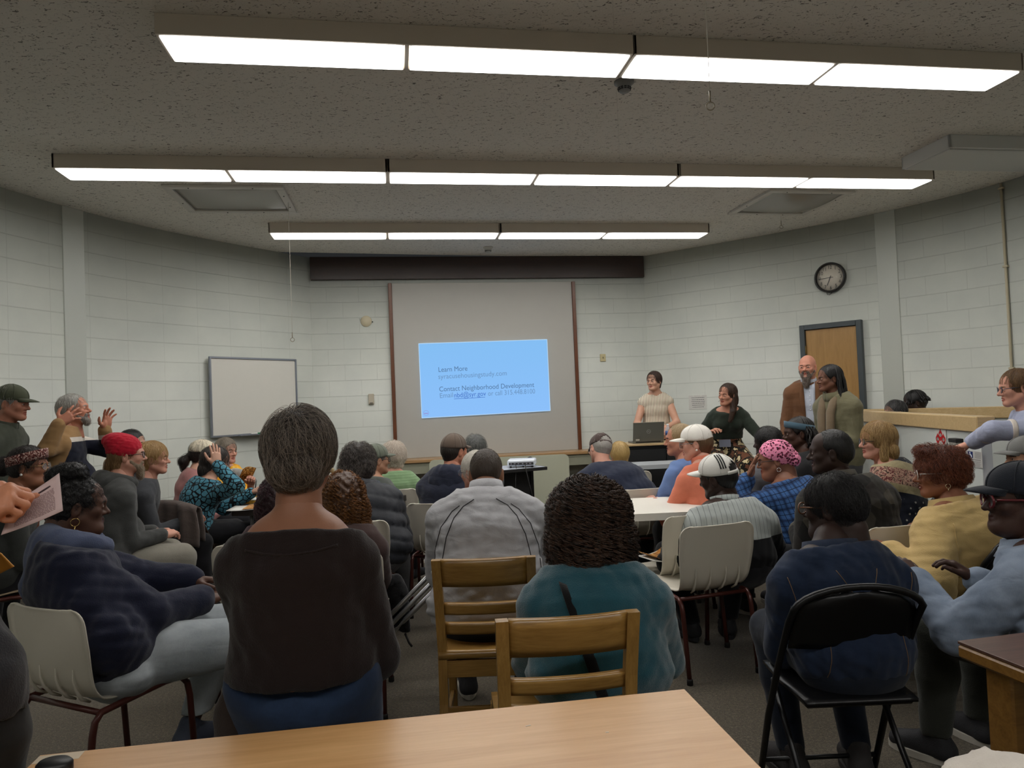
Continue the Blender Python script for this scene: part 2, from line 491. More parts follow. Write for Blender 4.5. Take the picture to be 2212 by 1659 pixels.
# light rows ------------------------------------------------------------------
def lens_mat():
    t = NT('lit_prismatic_lens'); v = t.coord('Object'); x = sep(t, v)
    e = t.new('ShaderNodeEmission'); e.inputs[0].default_value = (1.0, 0.975, 0.93, 1)
    ax = t.math('ABSOLUTE', x[0]); ay = t.math('ABSOLUTE', x[1])
    fx = t.math('SUBTRACT', 1.0, t.math('POWER', t.math('MULTIPLY', ax, 1 / 0.60), 10.0))      # the tubes stop short of the lens ends
    fy = t.math('SUBTRACT', 1.0, t.math('MULTIPLY', t.math('POWER', t.math('MULTIPLY', ay, 1 / 0.125), 4.0), 0.6))
    s_ = t.math('MAXIMUM', t.math('MULTIPLY', t.math('MULTIPLY', fx, fy), LAMP), 0.86)
    t.link(s_, e.inputs[1]); t.link(e.outputs[0], t.out.inputs[0]); return t.m
M_LENS = lens_mat()
M_HOUSING = plain((204, 194, 180), 0.55, name='cream_fixture_enamel')
M_HOUSEW = plain((205, 205, 202), 0.5, name='white_fixture_enamel')
M_LENSOFF = plain((196, 196, 192), 0.5, name='unlit_lens', bump=0.2, bscale=200)
FW, FT, FL = 0.285, 0.105, 2.44
def fixture_proto(name, lens, housing):
    r = empty(name)
    m = MB()
    m.box((0, 0, -.02), (FL - .04, FW - .03, .036), 0, .003)
    for sy in (-1, 1): m.box((0, sy * (FW / 2 - .007), -FT / 2), (FL - .004, .014, FT), 0, .002)
    for sx in (-1, 1): m.box((sx * (FL / 2 - .010), 0, -FT / 2), (.016, FW, FT), 0, .002)
    m.box((0, 0, -FT / 2), (.022, FW - .02, FT), 0, .001)
    m.build('housing', housing, r)
    for sx in (-1, 1):
        o = MB().box((0, 0, 0), (FL / 2 - .032, FW - .03, .020), 0, .004).build('lens', lens, r); o.location = (sx * (FL / 4 + .0), 0, -FT + .001)
    return r
RA = math.radians(9.4); U = np.array([math.cos(RA), math.sin(RA)]); W = np.array([-math.sin(RA), math.cos(RA)])
fx0 = fixture_proto('ceiling_light', M_LENS, M_HOUSING); used = False
def place_row(px, py, n, names, over=0.0):
    global used
    a = at_z(px, py, CEIL)[:2]
    for i in range(n):
        c = a + U * (FL * (i + .5) + over) + W * (FW / 2)
        o = copy_tree(fx0) if used else fx0; used = True
        o.location = (c[0], c[1], CEIL); o.rotation_euler = (0, 0, RA)
        tag(o, names[i], 'ceiling light', 'lit fluorescent fixtures on the ceiling')
place_row(322, 26, 2, ['lit fluorescent fixture at the left end of the nearest row on the ceiling', 'lit fluorescent fixture at the right end of the nearest row on the ceiling'], 0.02)
place_row(94, 331, 3, ['lit fluorescent fixture at the left end of the long middle row', 'lit fluorescent fixture in the centre of the long middle row', 'lit fluorescent fixture at the right end of the long middle row'], 0.05)
place_row(572, 481, 2, ['lit fluorescent fixture over the left part of the projection screen, farthest row', 'lit fluorescent fixture over the right part of the projection screen, farthest row'], 0.03)
for i in range(3):                            # unseen row added behind the camera to brighten the table and backs
    c = np.array([-3.2, -1.0]) + U * FL * (i + .5); o = copy_tree(fx0); o.location = (c[0], c[1], CEIL); o.rotation_euler = (0, 0, RA)
    tag(o, ('lit fluorescent fixture added unseen behind the viewpoint, left of three', 'lit fluorescent fixture added unseen behind the viewpoint, middle of three', 'lit fluorescent fixture added unseen behind the viewpoint, right of three')[i], 'ceiling light', 'lit fluorescent fixtures on the ceiling')
fo = fixture_proto('ceiling_light', M_LENSOFF, M_HOUSEW)
a = at_z(2026, 302, CEIL)[:2]; c = a + U * FL / 2 + W * .15
fo.location = (c[0], c[1], CEIL); fo.rotation_euler = (0, 0, RA)
fo.scale = (1, 1.9, 1)
tag(fo, 'unlit wide white fixture on the ceiling at the far right of the picture', 'ceiling light')

# skylight hatches ------------------------------------------------------------
M_SKYL = plain((150, 146, 138), 0.25, name='frosted_dome'); M_WHITEF = plain((198, 194, 186), .5, name='white_frame')
def skylight(c4, label, sag):
    P = [at_z(*c, CEIL)[:2] for c in c4]       # near-left, near-right, far-right, far-left
    c = sum(P) / 4; ux = ((P[1] - P[0]) + (P[2] - P[3])) / 2; w_ = np.linalg.norm(ux); ux /= w_
    vy = np.array([-ux[1], ux[0]]); d_ = abs(np.dot(((P[3] - P[0]) + (P[2] - P[1])) / 2, vy))
    r = empty('skylight_hatch', (c[0], c[1], CEIL), math.atan2(ux[1], ux[0])); tag(r, label, 'skylight', 'skylight hatches in the ceiling')
    f = MB(); b = .07
    for sy in (-1, 1): f.box((0, sy * (d_ / 2 - b / 2), -.012), (w_, b, .024), 0, .004)
    for sx in (-1, 1): f.box((sx * (w_ / 2 - b / 2), 0, -.012), (b, d_ - 2 * b, .024), 0, .004)
    f.build('hatch_frame', M_WHITEF, r)
    g = []
    for v in np.linspace(-1, 1, 15):
        g.append([(u * (w_ / 2 - b + .004), v * (d_ / 2 - b + .004), -.006 - sag * (1 - abs(u - .15) ** 2.0) * (1 - abs(v) ** 2.2) * (abs(u) < 1.01)) for u in np.linspace(-1, 1, 21)])
    for row in g:
        for i in range(len(row)): row[i] = (row[i][0], row[i][1], min(row[i][2], -.004))
    MB().sheet(g, .004).build('diffuser_panel', M_SKYL, r)
    s = MB()
    for (u, v) in ((-.6, -.97), (.5, -.97), (.97, -.4), (.97, .5), (-.97, .2), (-.3, .97), (.4, .97)):
        s.lathe([(.006, 0), (.006, -.004), (0, -.005)], (u * (w_ / 2 - .02), v * (d_ / 2 - .02), -.024), 8)
    s.build('screw', plain((40, 38, 36), .5, .6, name='dark_screw'), r)
    return r
sk1 = skylight(((352, 398), (622, 399), (632, 456), (405, 455)), 'frosted skylight hatch on the left side of the ceiling behind the middle light row', .03)
sk2 = skylight(((1664, 407), (1850, 411), (1735, 461), (1572, 460)), 'frosted skylight hatch on the right side of the ceiling with a sagging panel', .075)

M_CORD = plain((205, 200, 188), .6, name='pull_cord'); M_RING = plain((150, 140, 122), .35, .8, name='metal_ring')
def pull(pxt, pyt, pxb, pyb, ringr, label, Y=None):
    top = at_z(pxt, pyt, CEIL) if Y is None else at(pxt, pyt, Y)
    Yd = top[1]; bot = at(pxb, pyb, Yd); zb_ = bot[2]; ztop = CEIL if Y is None else top[2]
    ztop = min(CEIL - .004, ztop) if Y is None else CEIL - .004
    r = empty('pull_cord', (bot[0], Yd, zb_)); tag(r, label, 'pull cord', 'pull cords hanging from the ceiling')
    L = ztop - zb_
    MB().tube([(0, 0, ringr * 2 + .02), (0.001, 0, L * .5), (0, 0, L)], .0018, 6).build('cord', M_CORD, r)
    MB().tube([(ringr * math.cos(t), 0, ringr + ringr * math.sin(t)) for t in np.linspace(0, 2 * PI, 17)[:-1]], .0028, 6, closed=True).tube([(0, 0, 2 * ringr), (0, 0, 2 * ringr + .05)], .004, 6).build('ring', M_RING, r)
pull(622, 432, 632, 738, .018, 'thin pull cord with ring hanging from the left skylight hatch, reaching above the whiteboard')
pull(1527, 2, 1535, 238, .018, 'thin pull cord with ring hanging before the nearest light row', Y=3.1)
pull(1686, 459, 1688, 494, .018, 'short pull cord with ring hanging from the right skylight hatch')

# smoke detectors -------------------------------------------------------------
def detector(px, py, label, shade):
    p = at_z(px, py, CEIL); r = empty('smoke_detector', (p[0], p[1], CEIL)); tag(r, label, 'smoke detector', 'smoke detectors on the ceiling')
    MB().lathe([(.0, 0), (.062, 0), (.062, -.012), (.05, -.016), (.046, -.022), (.034, -.06), (.03, -.066), (0, -.068)], (0, 0, 0), 24).build('detector_body', plain(shade, .5, name='detector_plastic'), r)
    g = MB()
    for k in range(12):
        a = 2 * PI * k / 12
        for z, rr in ((-.045, .0405), (-.054, .0375)): g.box((rr * math.cos(a), rr * math.sin(a), z), (.004, .014, .005), a)
    g.build('vent_slot', plain((16, 16, 16), .7, name='slot_black'), r)
detector(1348, 176, 'grey smoke detector on the ceiling just behind the nearest light row', (120, 120, 118))
detector(1054, 534, 'small white smoke detector on the ceiling above the projection screen', (190, 188, 182))

# projection screen wall ------------------------------------------------------
scA, _ = on_wall(852, 800, BACKW); scB, _ = on_wall(1241, 800, BACKW)
zs_top = float(on_wall(1045, 611, BACKW)[0][2]); zs_bot = float(on_wall(1050, 981, BACKW)[0][2])
mid = (scA + scB) / 2; sw = np.linalg.norm((scB - scA)[:2])
scr = empty('projection_screen', (mid[0] + EZB[0] * .02, mid[1] + EZB[1] * .02, zs_bot), ROT_B)
tag(scr, 'large white projection screen with brown wooden side trims on the back wall', 'projection screen')
SH = zs_top - zs_bot
MB().box((0, 0, SH / 2), (sw, .02, SH), 0, .003).build('screen_panel', plain((176, 174, 168), .6, name='matte_screen', var=.02), scr)
tr = wood((84, 46, 26), (112, 64, 36), name='brown_trim', axis=2)
for sx in (-1, 1): MB().box((sx * (sw / 2 + .022), -.01, SH / 2), (.045, .05, SH), 0, .004).build('side_trim', tr, scr)
# projected slide: a lit rectangle with keystone
q = [on_wall(*c, BACKW)[0] for c in ((904, 743), (1180, 734), (1187, 887), (911, 903))]
M_slide_inv = frame_m(scr.location, EXB, -EZB, (0, 0, 1)).inverted()
ql = [M_slide_inv @ Vector(p) for p in q]
sl = empty('projected_slide', tuple(Vector(q[3]) + Vector(EZB) * .042), ROT_B); tag(sl, 'blue projected slide with contact text lit on the white screen', 'projected image')
inv = frame_m(sl.location, EXB, -EZB, (0, 0, 1)).inverted()
Q = [inv @ Vector(p) for p in q]
def slide_pt(u, v):
    a = Q[0].lerp(Q[1], u); b = Q[3].lerp(Q[2], u); p = a.lerp(b, v); return (p.x, 0, p.z)
def slide_mat():
    t = NT('projected_light'); v = t.coord('Generated'); x = sep(t, v)
    e = t.new('ShaderNodeEmission'); c = t.mix(x[2], s2l((142, 194, 253)), s2l((132, 192, 244))); n = t.noise(v, 3.0, 2)
    c = t.mix(t.math('MULTIPLY', n, .35), c, s2l((140, 190, 250))); t.link(c, e.inputs[0]); e.inputs[1].default_value = 0.98
    t.link(e.outputs[0], t.out.inputs[0]); return t.m
g = [[slide_pt(u, v) for u in np.linspace(0, 1, 5)] for v in np.linspace(0, 1, 5)]
MB().sheet(g, .002).build('lit_area', slide_mat(), sl)
bd = MB(); M_edge = emit((190, 222, 250), .95, 'slide_edge')
for (a, b) in (((0, 0), (1, 0)), ((0, 0), (0, 1)), ((1, 0), (1, 1)), ((0, 1), (1, 1))):
    pa, pb = slide_pt(*a), slide_pt(*b); bd.tube([(pa[0], -.002, pa[2]), (pb[0], -.002, pb[2])], .004, 4, smooth=False)
bd.build('bright_border', M_edge, sl)
M_t1 = emit((88, 122, 162), .95, 'slide_text_bold'); M_t2 = emit((112, 152, 196), .95, 'slide_text_light'); M_t3 = emit((72, 116, 200), .95, 'slide_link')
def slide_text(nm, s_, px, py, px2, py2, mat, bold=False):
    p, _ = on_wall(px, py, BACKW); p2, _ = on_wall(px2, py2, BACKW)
    a = inv @ Vector(p); b = inv @ Vector(p2)
    ux = Vector((b.x - a.x, 0, b.z - a.z)); L = ux.length; ux.normalize(); uz = Vector((-ux.z, 0, ux.x))
    o = text_obj(nm, s_, .1, mat, sl, Matrix.Identity(4), bold=0.0)
    bpy.context.view_layer.update()
    wd = max(1e-3, o.dimensions.x); k_ = L / wd
    M = Matrix.Identity(4); hgt = slide_text.h / .1
    for i in range(3):
        M[i][0] = ux[i] * k_; M[i][1] = uz[i] * hgt; M[i][2] = (0, -1, 0)[i]; M[i][3] = (a.x, -.004, a.z)[i]
    o.matrix_local = M
slide_text.h = .092
slide_text('text_heading', 'Learn More', 946, 804, 1008, 801, M_t1, True)
slide_text('text_address', 'syracusehousingstudy.com', 946, 819, 1093, 811, M_t2)
slide_text('text_heading', 'Contact Neighborhood Development', 948, 846, 1152, 836, M_t1, True)
slide_text('text_email', 'Email', 949, 860, 977, 858, M_t2)
slide_text('text_link', 'nbd@syr.gov', 980, 859, 1048, 855, M_t3)
slide_text('text_phone', 'or call 315.448.8100', 1053, 855, 1154, 850, M_t2)
lg = MB(); p0, _ = on_wall(920, 892, BACKW); a = inv @ Vector(p0)
lg.tube([(a.x + .033 * math.cos(t), -.003, a.z + .033 * math.sin(t)) for t in np.linspace(0, 2 * PI, 25)[:-1]], .0022, 4, closed=True)
lg.box((a.x, -.003, a.z - .006), (.05, .002, .012)); lg.build('round_logo', emit((150, 150, 215), .95, 'logo_line'), sl)
ul = MB(); pa, pb = inv @ Vector(on_wall(980, 862, BACKW)[0]), inv @ Vector(on_wall(1047, 858, BACKW)[0])
ul.tube([(pa.x, -.003, pa.z), (pb.x, -.003, pb.z)], .003, 4); ul.build('link_underline', M_t3, sl)

# ledge under the screen ------------------------------------------------------
La, _ = on_wall(800, 985, BACKW); Lb, _ = on_wall(1375, 975, BACKW)
lw = np.linalg.norm((Lb - La)[:2]); lm = (La + Lb) / 2; lz = zs_bot
led = empty('wall_counter', (lm[0] + EZB[0] * .2, lm[1] + EZB[1] * .2, 0), ROT_B); tag(led, 'long wood topped counter ledge running under the projection screen', 'counter')
MB().box((0, 0, lz - .02), (lw, .38, .04), 0, .006).build('counter_top', wood((150, 116, 78), (176, 140, 98), name='maple_ledge', axis=0), led)
MB().box((0, -.15, lz - .11), (lw, .03, .14), 0, .003).build('apron', plain((140, 140, 122), .6, name='olive_apron'), led)
for sx in (-.42, 0, .42): MB().box((sx * lw, .03, (lz - .04) / 2), (.05, .3, lz - .04), 0, .004).build('bracket_leg', plain((86, 62, 44), .6, name='brown_leg'), led)

# ================================================================ figures: distance-field shapes meshed as one smooth surface
def _v(a): return np.asarray(a, float)
class Prim:
    def __init__(s, d, lo, hi): s.d, s.lo, s.hi = d, np.asarray(lo, float), np.asarray(hi, float)
def cone(a, b, ra, rb=None):
    a, b = _v(a), _v(b); rb = ra if rb is None else rb; ba = b - a; L2 = max(1e-9, float(ba @ ba))
    def d(x, y, z):
        px, py, pz = x - a[0], y - a[1], z - a[2]
        t = np.clip((px * ba[0] + py * ba[1] + pz * ba[2]) / L2, 0, 1)
        return np.sqrt((px - t * ba[0]) ** 2 + (py - t * ba[1]) ** 2 + (pz - t * ba[2]) ** 2) - (ra + (rb - ra) * t)
    r = max(ra, rb); return Prim(d, np.minimum(a, b) - r, np.maximum(a, b) + r)
def econe(a, b, A0, B0, A1, B1, right):
    a, b = _v(a), _v(b); ax = b - a; L = np.linalg.norm(ax) + 1e-9; ax = ax / L
    r = _v(right); r = r - ax * (r @ ax); r /= np.linalg.norm(r); f = np.cross(ax, r)
    def d(x, y, z):
        px, py, pz = x - a[0], y - a[1], z - a[2]
        u = px * r[0] + py * r[1] + pz * r[2]; v = px * f[0] + py * f[1] + pz * f[2]; w = px * ax[0] + py * ax[1] + pz * ax[2]
        t = np.clip(w / L, 0, 1); A = A0 + (A1 - A0) * t; B = B0 + (B1 - B0) * t; m = np.minimum(A, B); wr = (w - t * L)
        return (np.sqrt((u / A) ** 2 + (v / B) ** 2 + (wr / (m * .9)) ** 2) - 1) * m
    R = max(A0, A1, B0, B1); return Prim(d, np.minimum(a, b) - R, np.maximum(a, b) + R)
def ell(c, r, M=None):
    c, r = _v(c), _v(r); M = np.eye(3) if M is None else np.asarray(M)
    def d(x, y, z):
        px, py, pz = x - c[0], y - c[1], z - c[2]
        u = px * M[0, 0] + py * M[1, 0] + pz * M[2, 0]; v = px * M[0, 1] + py * M[1, 1] + pz * M[2, 1]; w = px * M[0, 2] + py * M[1, 2] + pz * M[2, 2]
        k0 = np.sqrt((u / r[0]) ** 2 + (v / r[1]) ** 2 + (w / r[2]) ** 2); k1 = np.sqrt((u / r[0] ** 2) ** 2 + (v / r[1] ** 2) ** 2 + (w / r[2] ** 2) ** 2)
        return k0 * (k0 - 1) / (k1 + 1e-9)
    R = r.max() if M is not None else r
    return Prim(d, c - r.max(), c + r.max())
class Field:
    def __init__(s, lo, hi, vox):
        s.vox = vox
        s.ax = [np.arange(lo[i], hi[i] + vox, vox) for i in range(3)]
        s.F = np.full([len(a) for a in s.ax], 0.3)
    def grids(s, sl=(slice(None),) * 3):
        return s.ax[0][sl[0]][:, None, None], s.ax[1][sl[1]][None, :, None], s.ax[2][sl[2]][None, None, :]
    def region(s, p, m):
        return tuple(slice(max(0, int(np.searchsorted(s.ax[i], p.lo[i] - m))), int(np.searchsorted(s.ax[i], p.hi[i] + m))) for i in range(3))
    def add(s, p, k=0.03, off=0.0):
        sl = s.region(p, k + abs(off) + 3 * s.vox); G = s.F[sl]
        if G.size == 0: return s
        d = p.d(*s.grids(sl)) - off; h = np.clip(.5 + .5 * (G - d) / k, 0, 1)
        s.F[sl] = G + (d - G) * h - k * h * (1 - h); return s
    def sub(s, p, k=0.01, off=0.0):
        sl = s.region(p, k + 3 * s.vox); G = s.F[sl]
        if G.size == 0: return s
        d = -(p.d(*s.grids(sl)) - off); h = np.clip(.5 - .5 * (G - d) / k, 0, 1)
        s.F[sl] = G + (d - G) * h + k * h * (1 - h); return s
    def cut(s, pt, n):
        "keep the side n points away from"
        x, y, z = s.grids(); pt, n = _v(pt), _v(n); n = n / np.linalg.norm(n)
        s.F = np.maximum(s.F, (x - pt[0]) * n[0] + (y - pt[1]) * n[1] + (z - pt[2]) * n[2]); return s
    def mesh(s): return nets(s.F, *s.ax)
CORN = np.array([(i, j, k) for i in (0, 1) for j in (0, 1) for k in (0, 1)])
EDG = [(a, b) for a in range(8) for b in range(a + 1, 8) if np.abs(CORN[a] - CORN[b]).sum() == 1]
def nets(F, xs, ys, zs):
    F = F.copy()
    for ax in range(3):                      # close the surface at the border
        i0 = [slice(None)] * 3; i0[ax] = 0; F[tuple(i0)] = np.maximum(F[tuple(i0)], .01); i0[ax] = -1; F[tuple(i0)] = np.maximum(F[tuple(i0)], .01)
    S = F < 0; n = [q - 1 for q in F.shape]
    cnt = np.zeros(n, np.int8)
    for c in CORN: cnt += S[c[0]:c[0] + n[0], c[1]:c[1] + n[1], c[2]:c[2] + n[2]]
    act = (cnt > 0) & (cnt < 8); idx = np.argwhere(act)
    if len(idx) == 0: return np.zeros((0, 3)), np.zeros((0, 4), int)
    vals = np.stack([F[idx[:, 0] + c[0], idx[:, 1] + c[1], idx[:, 2] + c[2]] for c in CORN], 1)
    acc = np.zeros((len(idx), 3)); num = np.zeros(len(idx))
    for a, b in EDG:
        fa, fb = vals[:, a], vals[:, b]; m = (fa < 0) != (fb < 0); t = np.where(m, fa / np.where(m, fa - fb, 1), 0)
        acc += np.where(m[:, None], CORN[a] + t[:, None] * (CORN[b] - CORN[a]), 0); num += m
    loc = acc / num[:, None]
    X = [xs, ys, zs]; V = np.stack([X[i][idx[:, i]] + loc[:, i] * (X[i][idx[:, i] + 1] - X[i][idx[:, i]]) for i in range(3)], 1)
    vid = np.full(n, -1, np.int64); vid[tuple(idx.T)] = np.arange(len(idx)); Q = []
    for ax in range(3):
        o = [i for i in range(3) if i != ax]
        lo = [slice(None)] * 3; hi = [slice(None)] * 3; lo[ax] = slice(0, -1); hi[ax] = slice(1, None)
        for q in o: lo[q] = slice(1, -1); hi[q] = slice(1, -1)
        a, b = S[tuple(lo)], S[tuple(hi)]; e = np.argwhere(a != b)
        if len(e) == 0: continue
        flip = a[tuple(e.T)]
        base = e.copy(); base[:, o[0]] += 1; base[:, o[1]] += 1
        def cell(du, dv):
            c = base.copy(); c[:, o[0]] -= du; c[:, o[1]] -= dv; return vid[tuple(c.T)]
        q = np.stack([cell(1, 1), cell(0, 1), cell(0, 0), cell(1, 0)], 1)
        f = flip if ax != 1 else ~flip
        q[~f] = q[~f][:, ::-1]; Q.append(q)
    return V, np.concatenate(Q)
def relax(V, Q, it=1, lam=.5):
    for _ in range(it):
        acc = np.zeros_like(V); cn = np.zeros(len(V))
        for a, b in ((0, 1), (1, 2), (2, 3), (3, 0)):
            np.add.at(acc, Q[:, a], V[Q[:, b]]); np.add.at(acc, Q[:, b], V[Q[:, a]]); np.add.at(cn, Q[:, a], 1); np.add.at(cn, Q[:, b], 1)
        V = V * (1 - lam) + lam * acc / np.maximum(cn, 1)[:, None]
    return V
WR = np.random.default_rng(3); WD = WR.normal(size=(10, 3)); WD /= np.linalg.norm(WD, axis=1)[:, None]; WF = WR.uniform(22, 75, 10); WP = WR.uniform(0, 6.28, 10)
def wrinkle(x, y, z, amp, seed=0):
    s = 0
    for i in range(6):
        j = (i + seed * 3) % 10; d = WD[j]
        s = s + np.abs(np.sin(WF[j] * 1.0 * (x * d[0] + y * d[1] + z * d[2] * 1.2) + WP[(j + seed) % 10] + 1.3 * np.sin(WF[(j + 3) % 10] * .5 * (y * d[0] + z * d[1] + x * d[2]) + seed)))
    return -amp * (s / 6 - .63) * 2.2

# ---------------------------------------------------------------- heads
def head_mesh(kind='m', jaw=1.0, nose=1.0, vox=0.0042):
    key = ('head', kind, jaw, nose)
    if key in MATS: return MATS[key]
    fem = kind == 'f'
    f = Field((-.1, -.125, -.215), (.1, .145, .14), vox)
    f.add(ell((0, -.014, .034), (.074, .094, .09)), .01)
    f.add(ell((0, .030, -.022), (.060 * jaw, .060, .080)), .03)
    f.add(ell((0, .045, .048), (.056, .042, .05)), .03)
    for s in (-1, 1):
        f.add(cone((s * .054 * jaw, .0, -.045), (s * .022 * jaw, .062, -.088), .022, .018), .03)
        f.add(ell((s * .042, .060, -.016), (.022, .02, .02)), .025)
    f.add(ell((0, .072, -.088), (.022, .017, .016) if fem else (.027, .02, .019)), .022)
    br = .008 if fem else .011
    f.add(cone((-.042, .070, .022), (0, .088, .022), br), .02); f.add(cone((.042, .070, .022), (0, .088, .022), br), .02)
    for s in (-1, 1): f.sub(ell((s * .031, .099, .001), (.019, .018, .013)), .016)
    f.add(cone((0, .084, .014), (0, .104 + .004 * nose, -.024), .0075, .0115 * nose), .012)
    for s in (-1, 1): f.add(ell((s * .0125 * nose, .092, -.028), (.0085, .011, .008)), .008)
    f.add(cone((-.019, .079, -.053), (0, .0885, -.0505), .0055, .0075), .008); f.add(cone((.019, .079, -.053), (0, .0885, -.0505), .0055, .0075), .008)
    f.add(cone((-.017, .078, -.060), (0, .086, -.0625), .0055, .0085), .008); f.add(cone((.017, .078, -.060), (0, .086, -.0625), .0055, .0085), .008)
    f.sub(cone((-.02, .091, -.0565), (.02, .091, -.0565), .003), .004)
    for s in (-1, 1):                        # eyelids
        f.add(ell((s * .031, .0785, .003), (.0165, .0125, .0125)), .006)
    nr = .049 if fem else .056
    f.add(cone((0, -.022, -.04), (0, -.038, -.215), nr, nr + .012), .03)
    if kind == 'h':
        f.add(ell((0, .035, -.095), (.055, .045, .03)), .04); f.add(cone((0, -.075, -.075), (0, -.06, -.2), .04, .06), .05)
    E = Matrix.Rotation(math.radians(-12), 3, 'X')
    for s in (-1, 1):
        Mr = np.array(Matrix.Rotation(s * math.radians(-20), 3, 'Z') @ E)
        f.add(ell((s * .078, -.012, -.003), (.008, .019, .032), Mr), .006)
        f.sub(ell((s * .088, -.008, .002), (.006, .011, .019), Mr), .005)
    V, Q = f.mesh(); V = relax(V, Q, 1, .35)
    ctr = V[Q].mean(1); mi = np.zeros(len(Q), int)
    lips = (np.abs(ctr[:, 0]) < .0225) & (ctr[:, 1] > .076) & (ctr[:, 2] < -.0475 - .08 * np.abs(ctr[:, 0]) * 0) & (ctr[:, 2] > -.0695) & (np.abs(ctr[:, 2] + .0575) < .0125 * np.sqrt(np.clip(1 - (ctr[:, 0] / .0235) ** 2, 0, 1)))
    mi[lips] = 1
    for s in (-1, 1):                        # eye opening
        ex = (ctr[:, 0] - s * .031) / .0125; ez = (ctr[:, 2] - .003) / .0044
        eye = (ex ** 2 + ez ** 2 < 1) & (ctr[:, 1] > .07); mi[eye] = 2
        iris = ((ctr[:, 0] - s * .031) ** 2 + (ctr[:, 2] - .003) ** 2 < .0052 ** 2) & (ctr[:, 1] > .07); mi[iris] = 3
        bx = (ctr[:, 0] - s * .033) / .019; bz = (ctr[:, 2] - (.0225 - .10 * abs(1) * (np.abs(ctr[:, 0]) - .03) ** 2 * 60)) / .0042
        brow = (bx ** 2 + bz ** 2 < 1) & (ctr[:, 1] > .055); mi[brow] = 4
    MATS[key] = (V, Q, mi); return MATS[key]

# ---------------------------------------------------------------- hands (right hand; wrist at origin, fingers +Y, palm -Z, thumb -X)
HPOSE = {'relaxed': ((25, 30, 20), 3, (-.6, .75, -.25)), 'flat': ((4, 6, 5), 5, (-.75, .6, -.05)), 'grip': ((62, 75, 45), 1, (-.3, .75, -.6)),
         'spread': ((8, 14, 10), 15, (-.93, .33, -.1)), 'pinch': ((38, 55, 25), 2, (-.25, .85, -.5))}
def hand_mesh(pose):
    key = ('hand', pose)
    if key in MATS: return MATS[key]
    curl, spl, th = HPOSE[pose]
    f = Field((-.10, -.05, -.115), (.075, .215, .05), .0034)
    f.add(cone((0, -.045, 0), (0, .0, 0), .027, .024), .02)
    base = [(-.030, .088, 0), (-.010, .094, .003), (.011, .090, .002), (.030, .081, -.003)]
    Ls = [.072, .082, .075, .058]
    for i, b in enumerate(base): f.add(cone((b[0] * .55, .008, 0), b, .0175, .0125), .014)
    f.add(ell((-.028, .035, -.012), (.018, .03, .016)), .015); f.add(ell((.026, .035, -.01), (.015, .034, .015)), .015)
    for i, (b, L) in enumerate(zip(base, Ls)):
        a = math.radians((-1.5, -.5, .5, 1.5)[i] * -spl); p = _v(b); pit = 0.0
        r = .0098 if i < 3 else .0084
        for j, fr in enumerate((.46, .30, .24)):
            pit += math.radians(curl[j] * (1 + .06 * i)); d = _v((-math.sin(a), math.cos(a) * math.cos(pit), -math.sin(pit)))
            q = p + d * L * fr; f.add(cone(p, q, r, r * .92), .004); p = q; r *= .92
    d = _v(th) / np.linalg.norm(th); p = _v((-.026, .022, -.006))
    q = p + d * .042; f.add(cone(p, q, .0165, .0125), .012); d2 = d * .8 + _v((.12, .5, -.08)); d2 /= np.linalg.norm(d2); q2 = q + d2 * .032; f.add(cone(q, q2, .0118, .0105), .004)
    d3 = d2 + _v((.1, .25, -.05)); d3 /= np.linalg.norm(d3); f.add(cone(q2, q2 + d3 * .026, .0104, .009), .004)
    V, Q = f.mesh(); V = relax(V, Q, 1, .3); MATS[key] = (V, Q); return MATS[key]

# ---------------------------------------------------------------- skin and hair materials
@cached
def skin(rgb):
    t = NT('skin'); c = s2l(rgb); v = t.coord('Object'); f = t.noise(v, 30.0, 4)
    t.base(t.mix(f, tuple(x * .88 for x in c[:3]) + (1,), (min(1, c[0] * 1.05), c[1] * 1.03, c[2] * 1.02, 1)))
    t.rough(.48); t.b.inputs['Specular IOR Level'].default_value = .35
    t.b.inputs['Subsurface Weight'].default_value = .0
    t.bump(t.noise(v, 320.0, 3), .12, .004); return t.m
@cached
def hairmat(rgb, rgb2, rough=.45):
    t = NT('hair_strands'); h = t.new('ShaderNodeHairInfo'); v = t.coord('Object', scale=(1, 1, .25)); n = t.noise(v, 90.0, 3, .6)
    f = t.math('ADD', t.math('MULTIPLY', h.outputs['Random'], .6), t.math('MULTIPLY', n, .4))
    t.base(t.ramp(f, [(.25, s2l(rgb)), (.75, s2l(rgb2))])); t.rough(rough); t.b.inputs['Specular IOR Level'].default_value = .45
    t.bump(n, .8, .006); return t.m

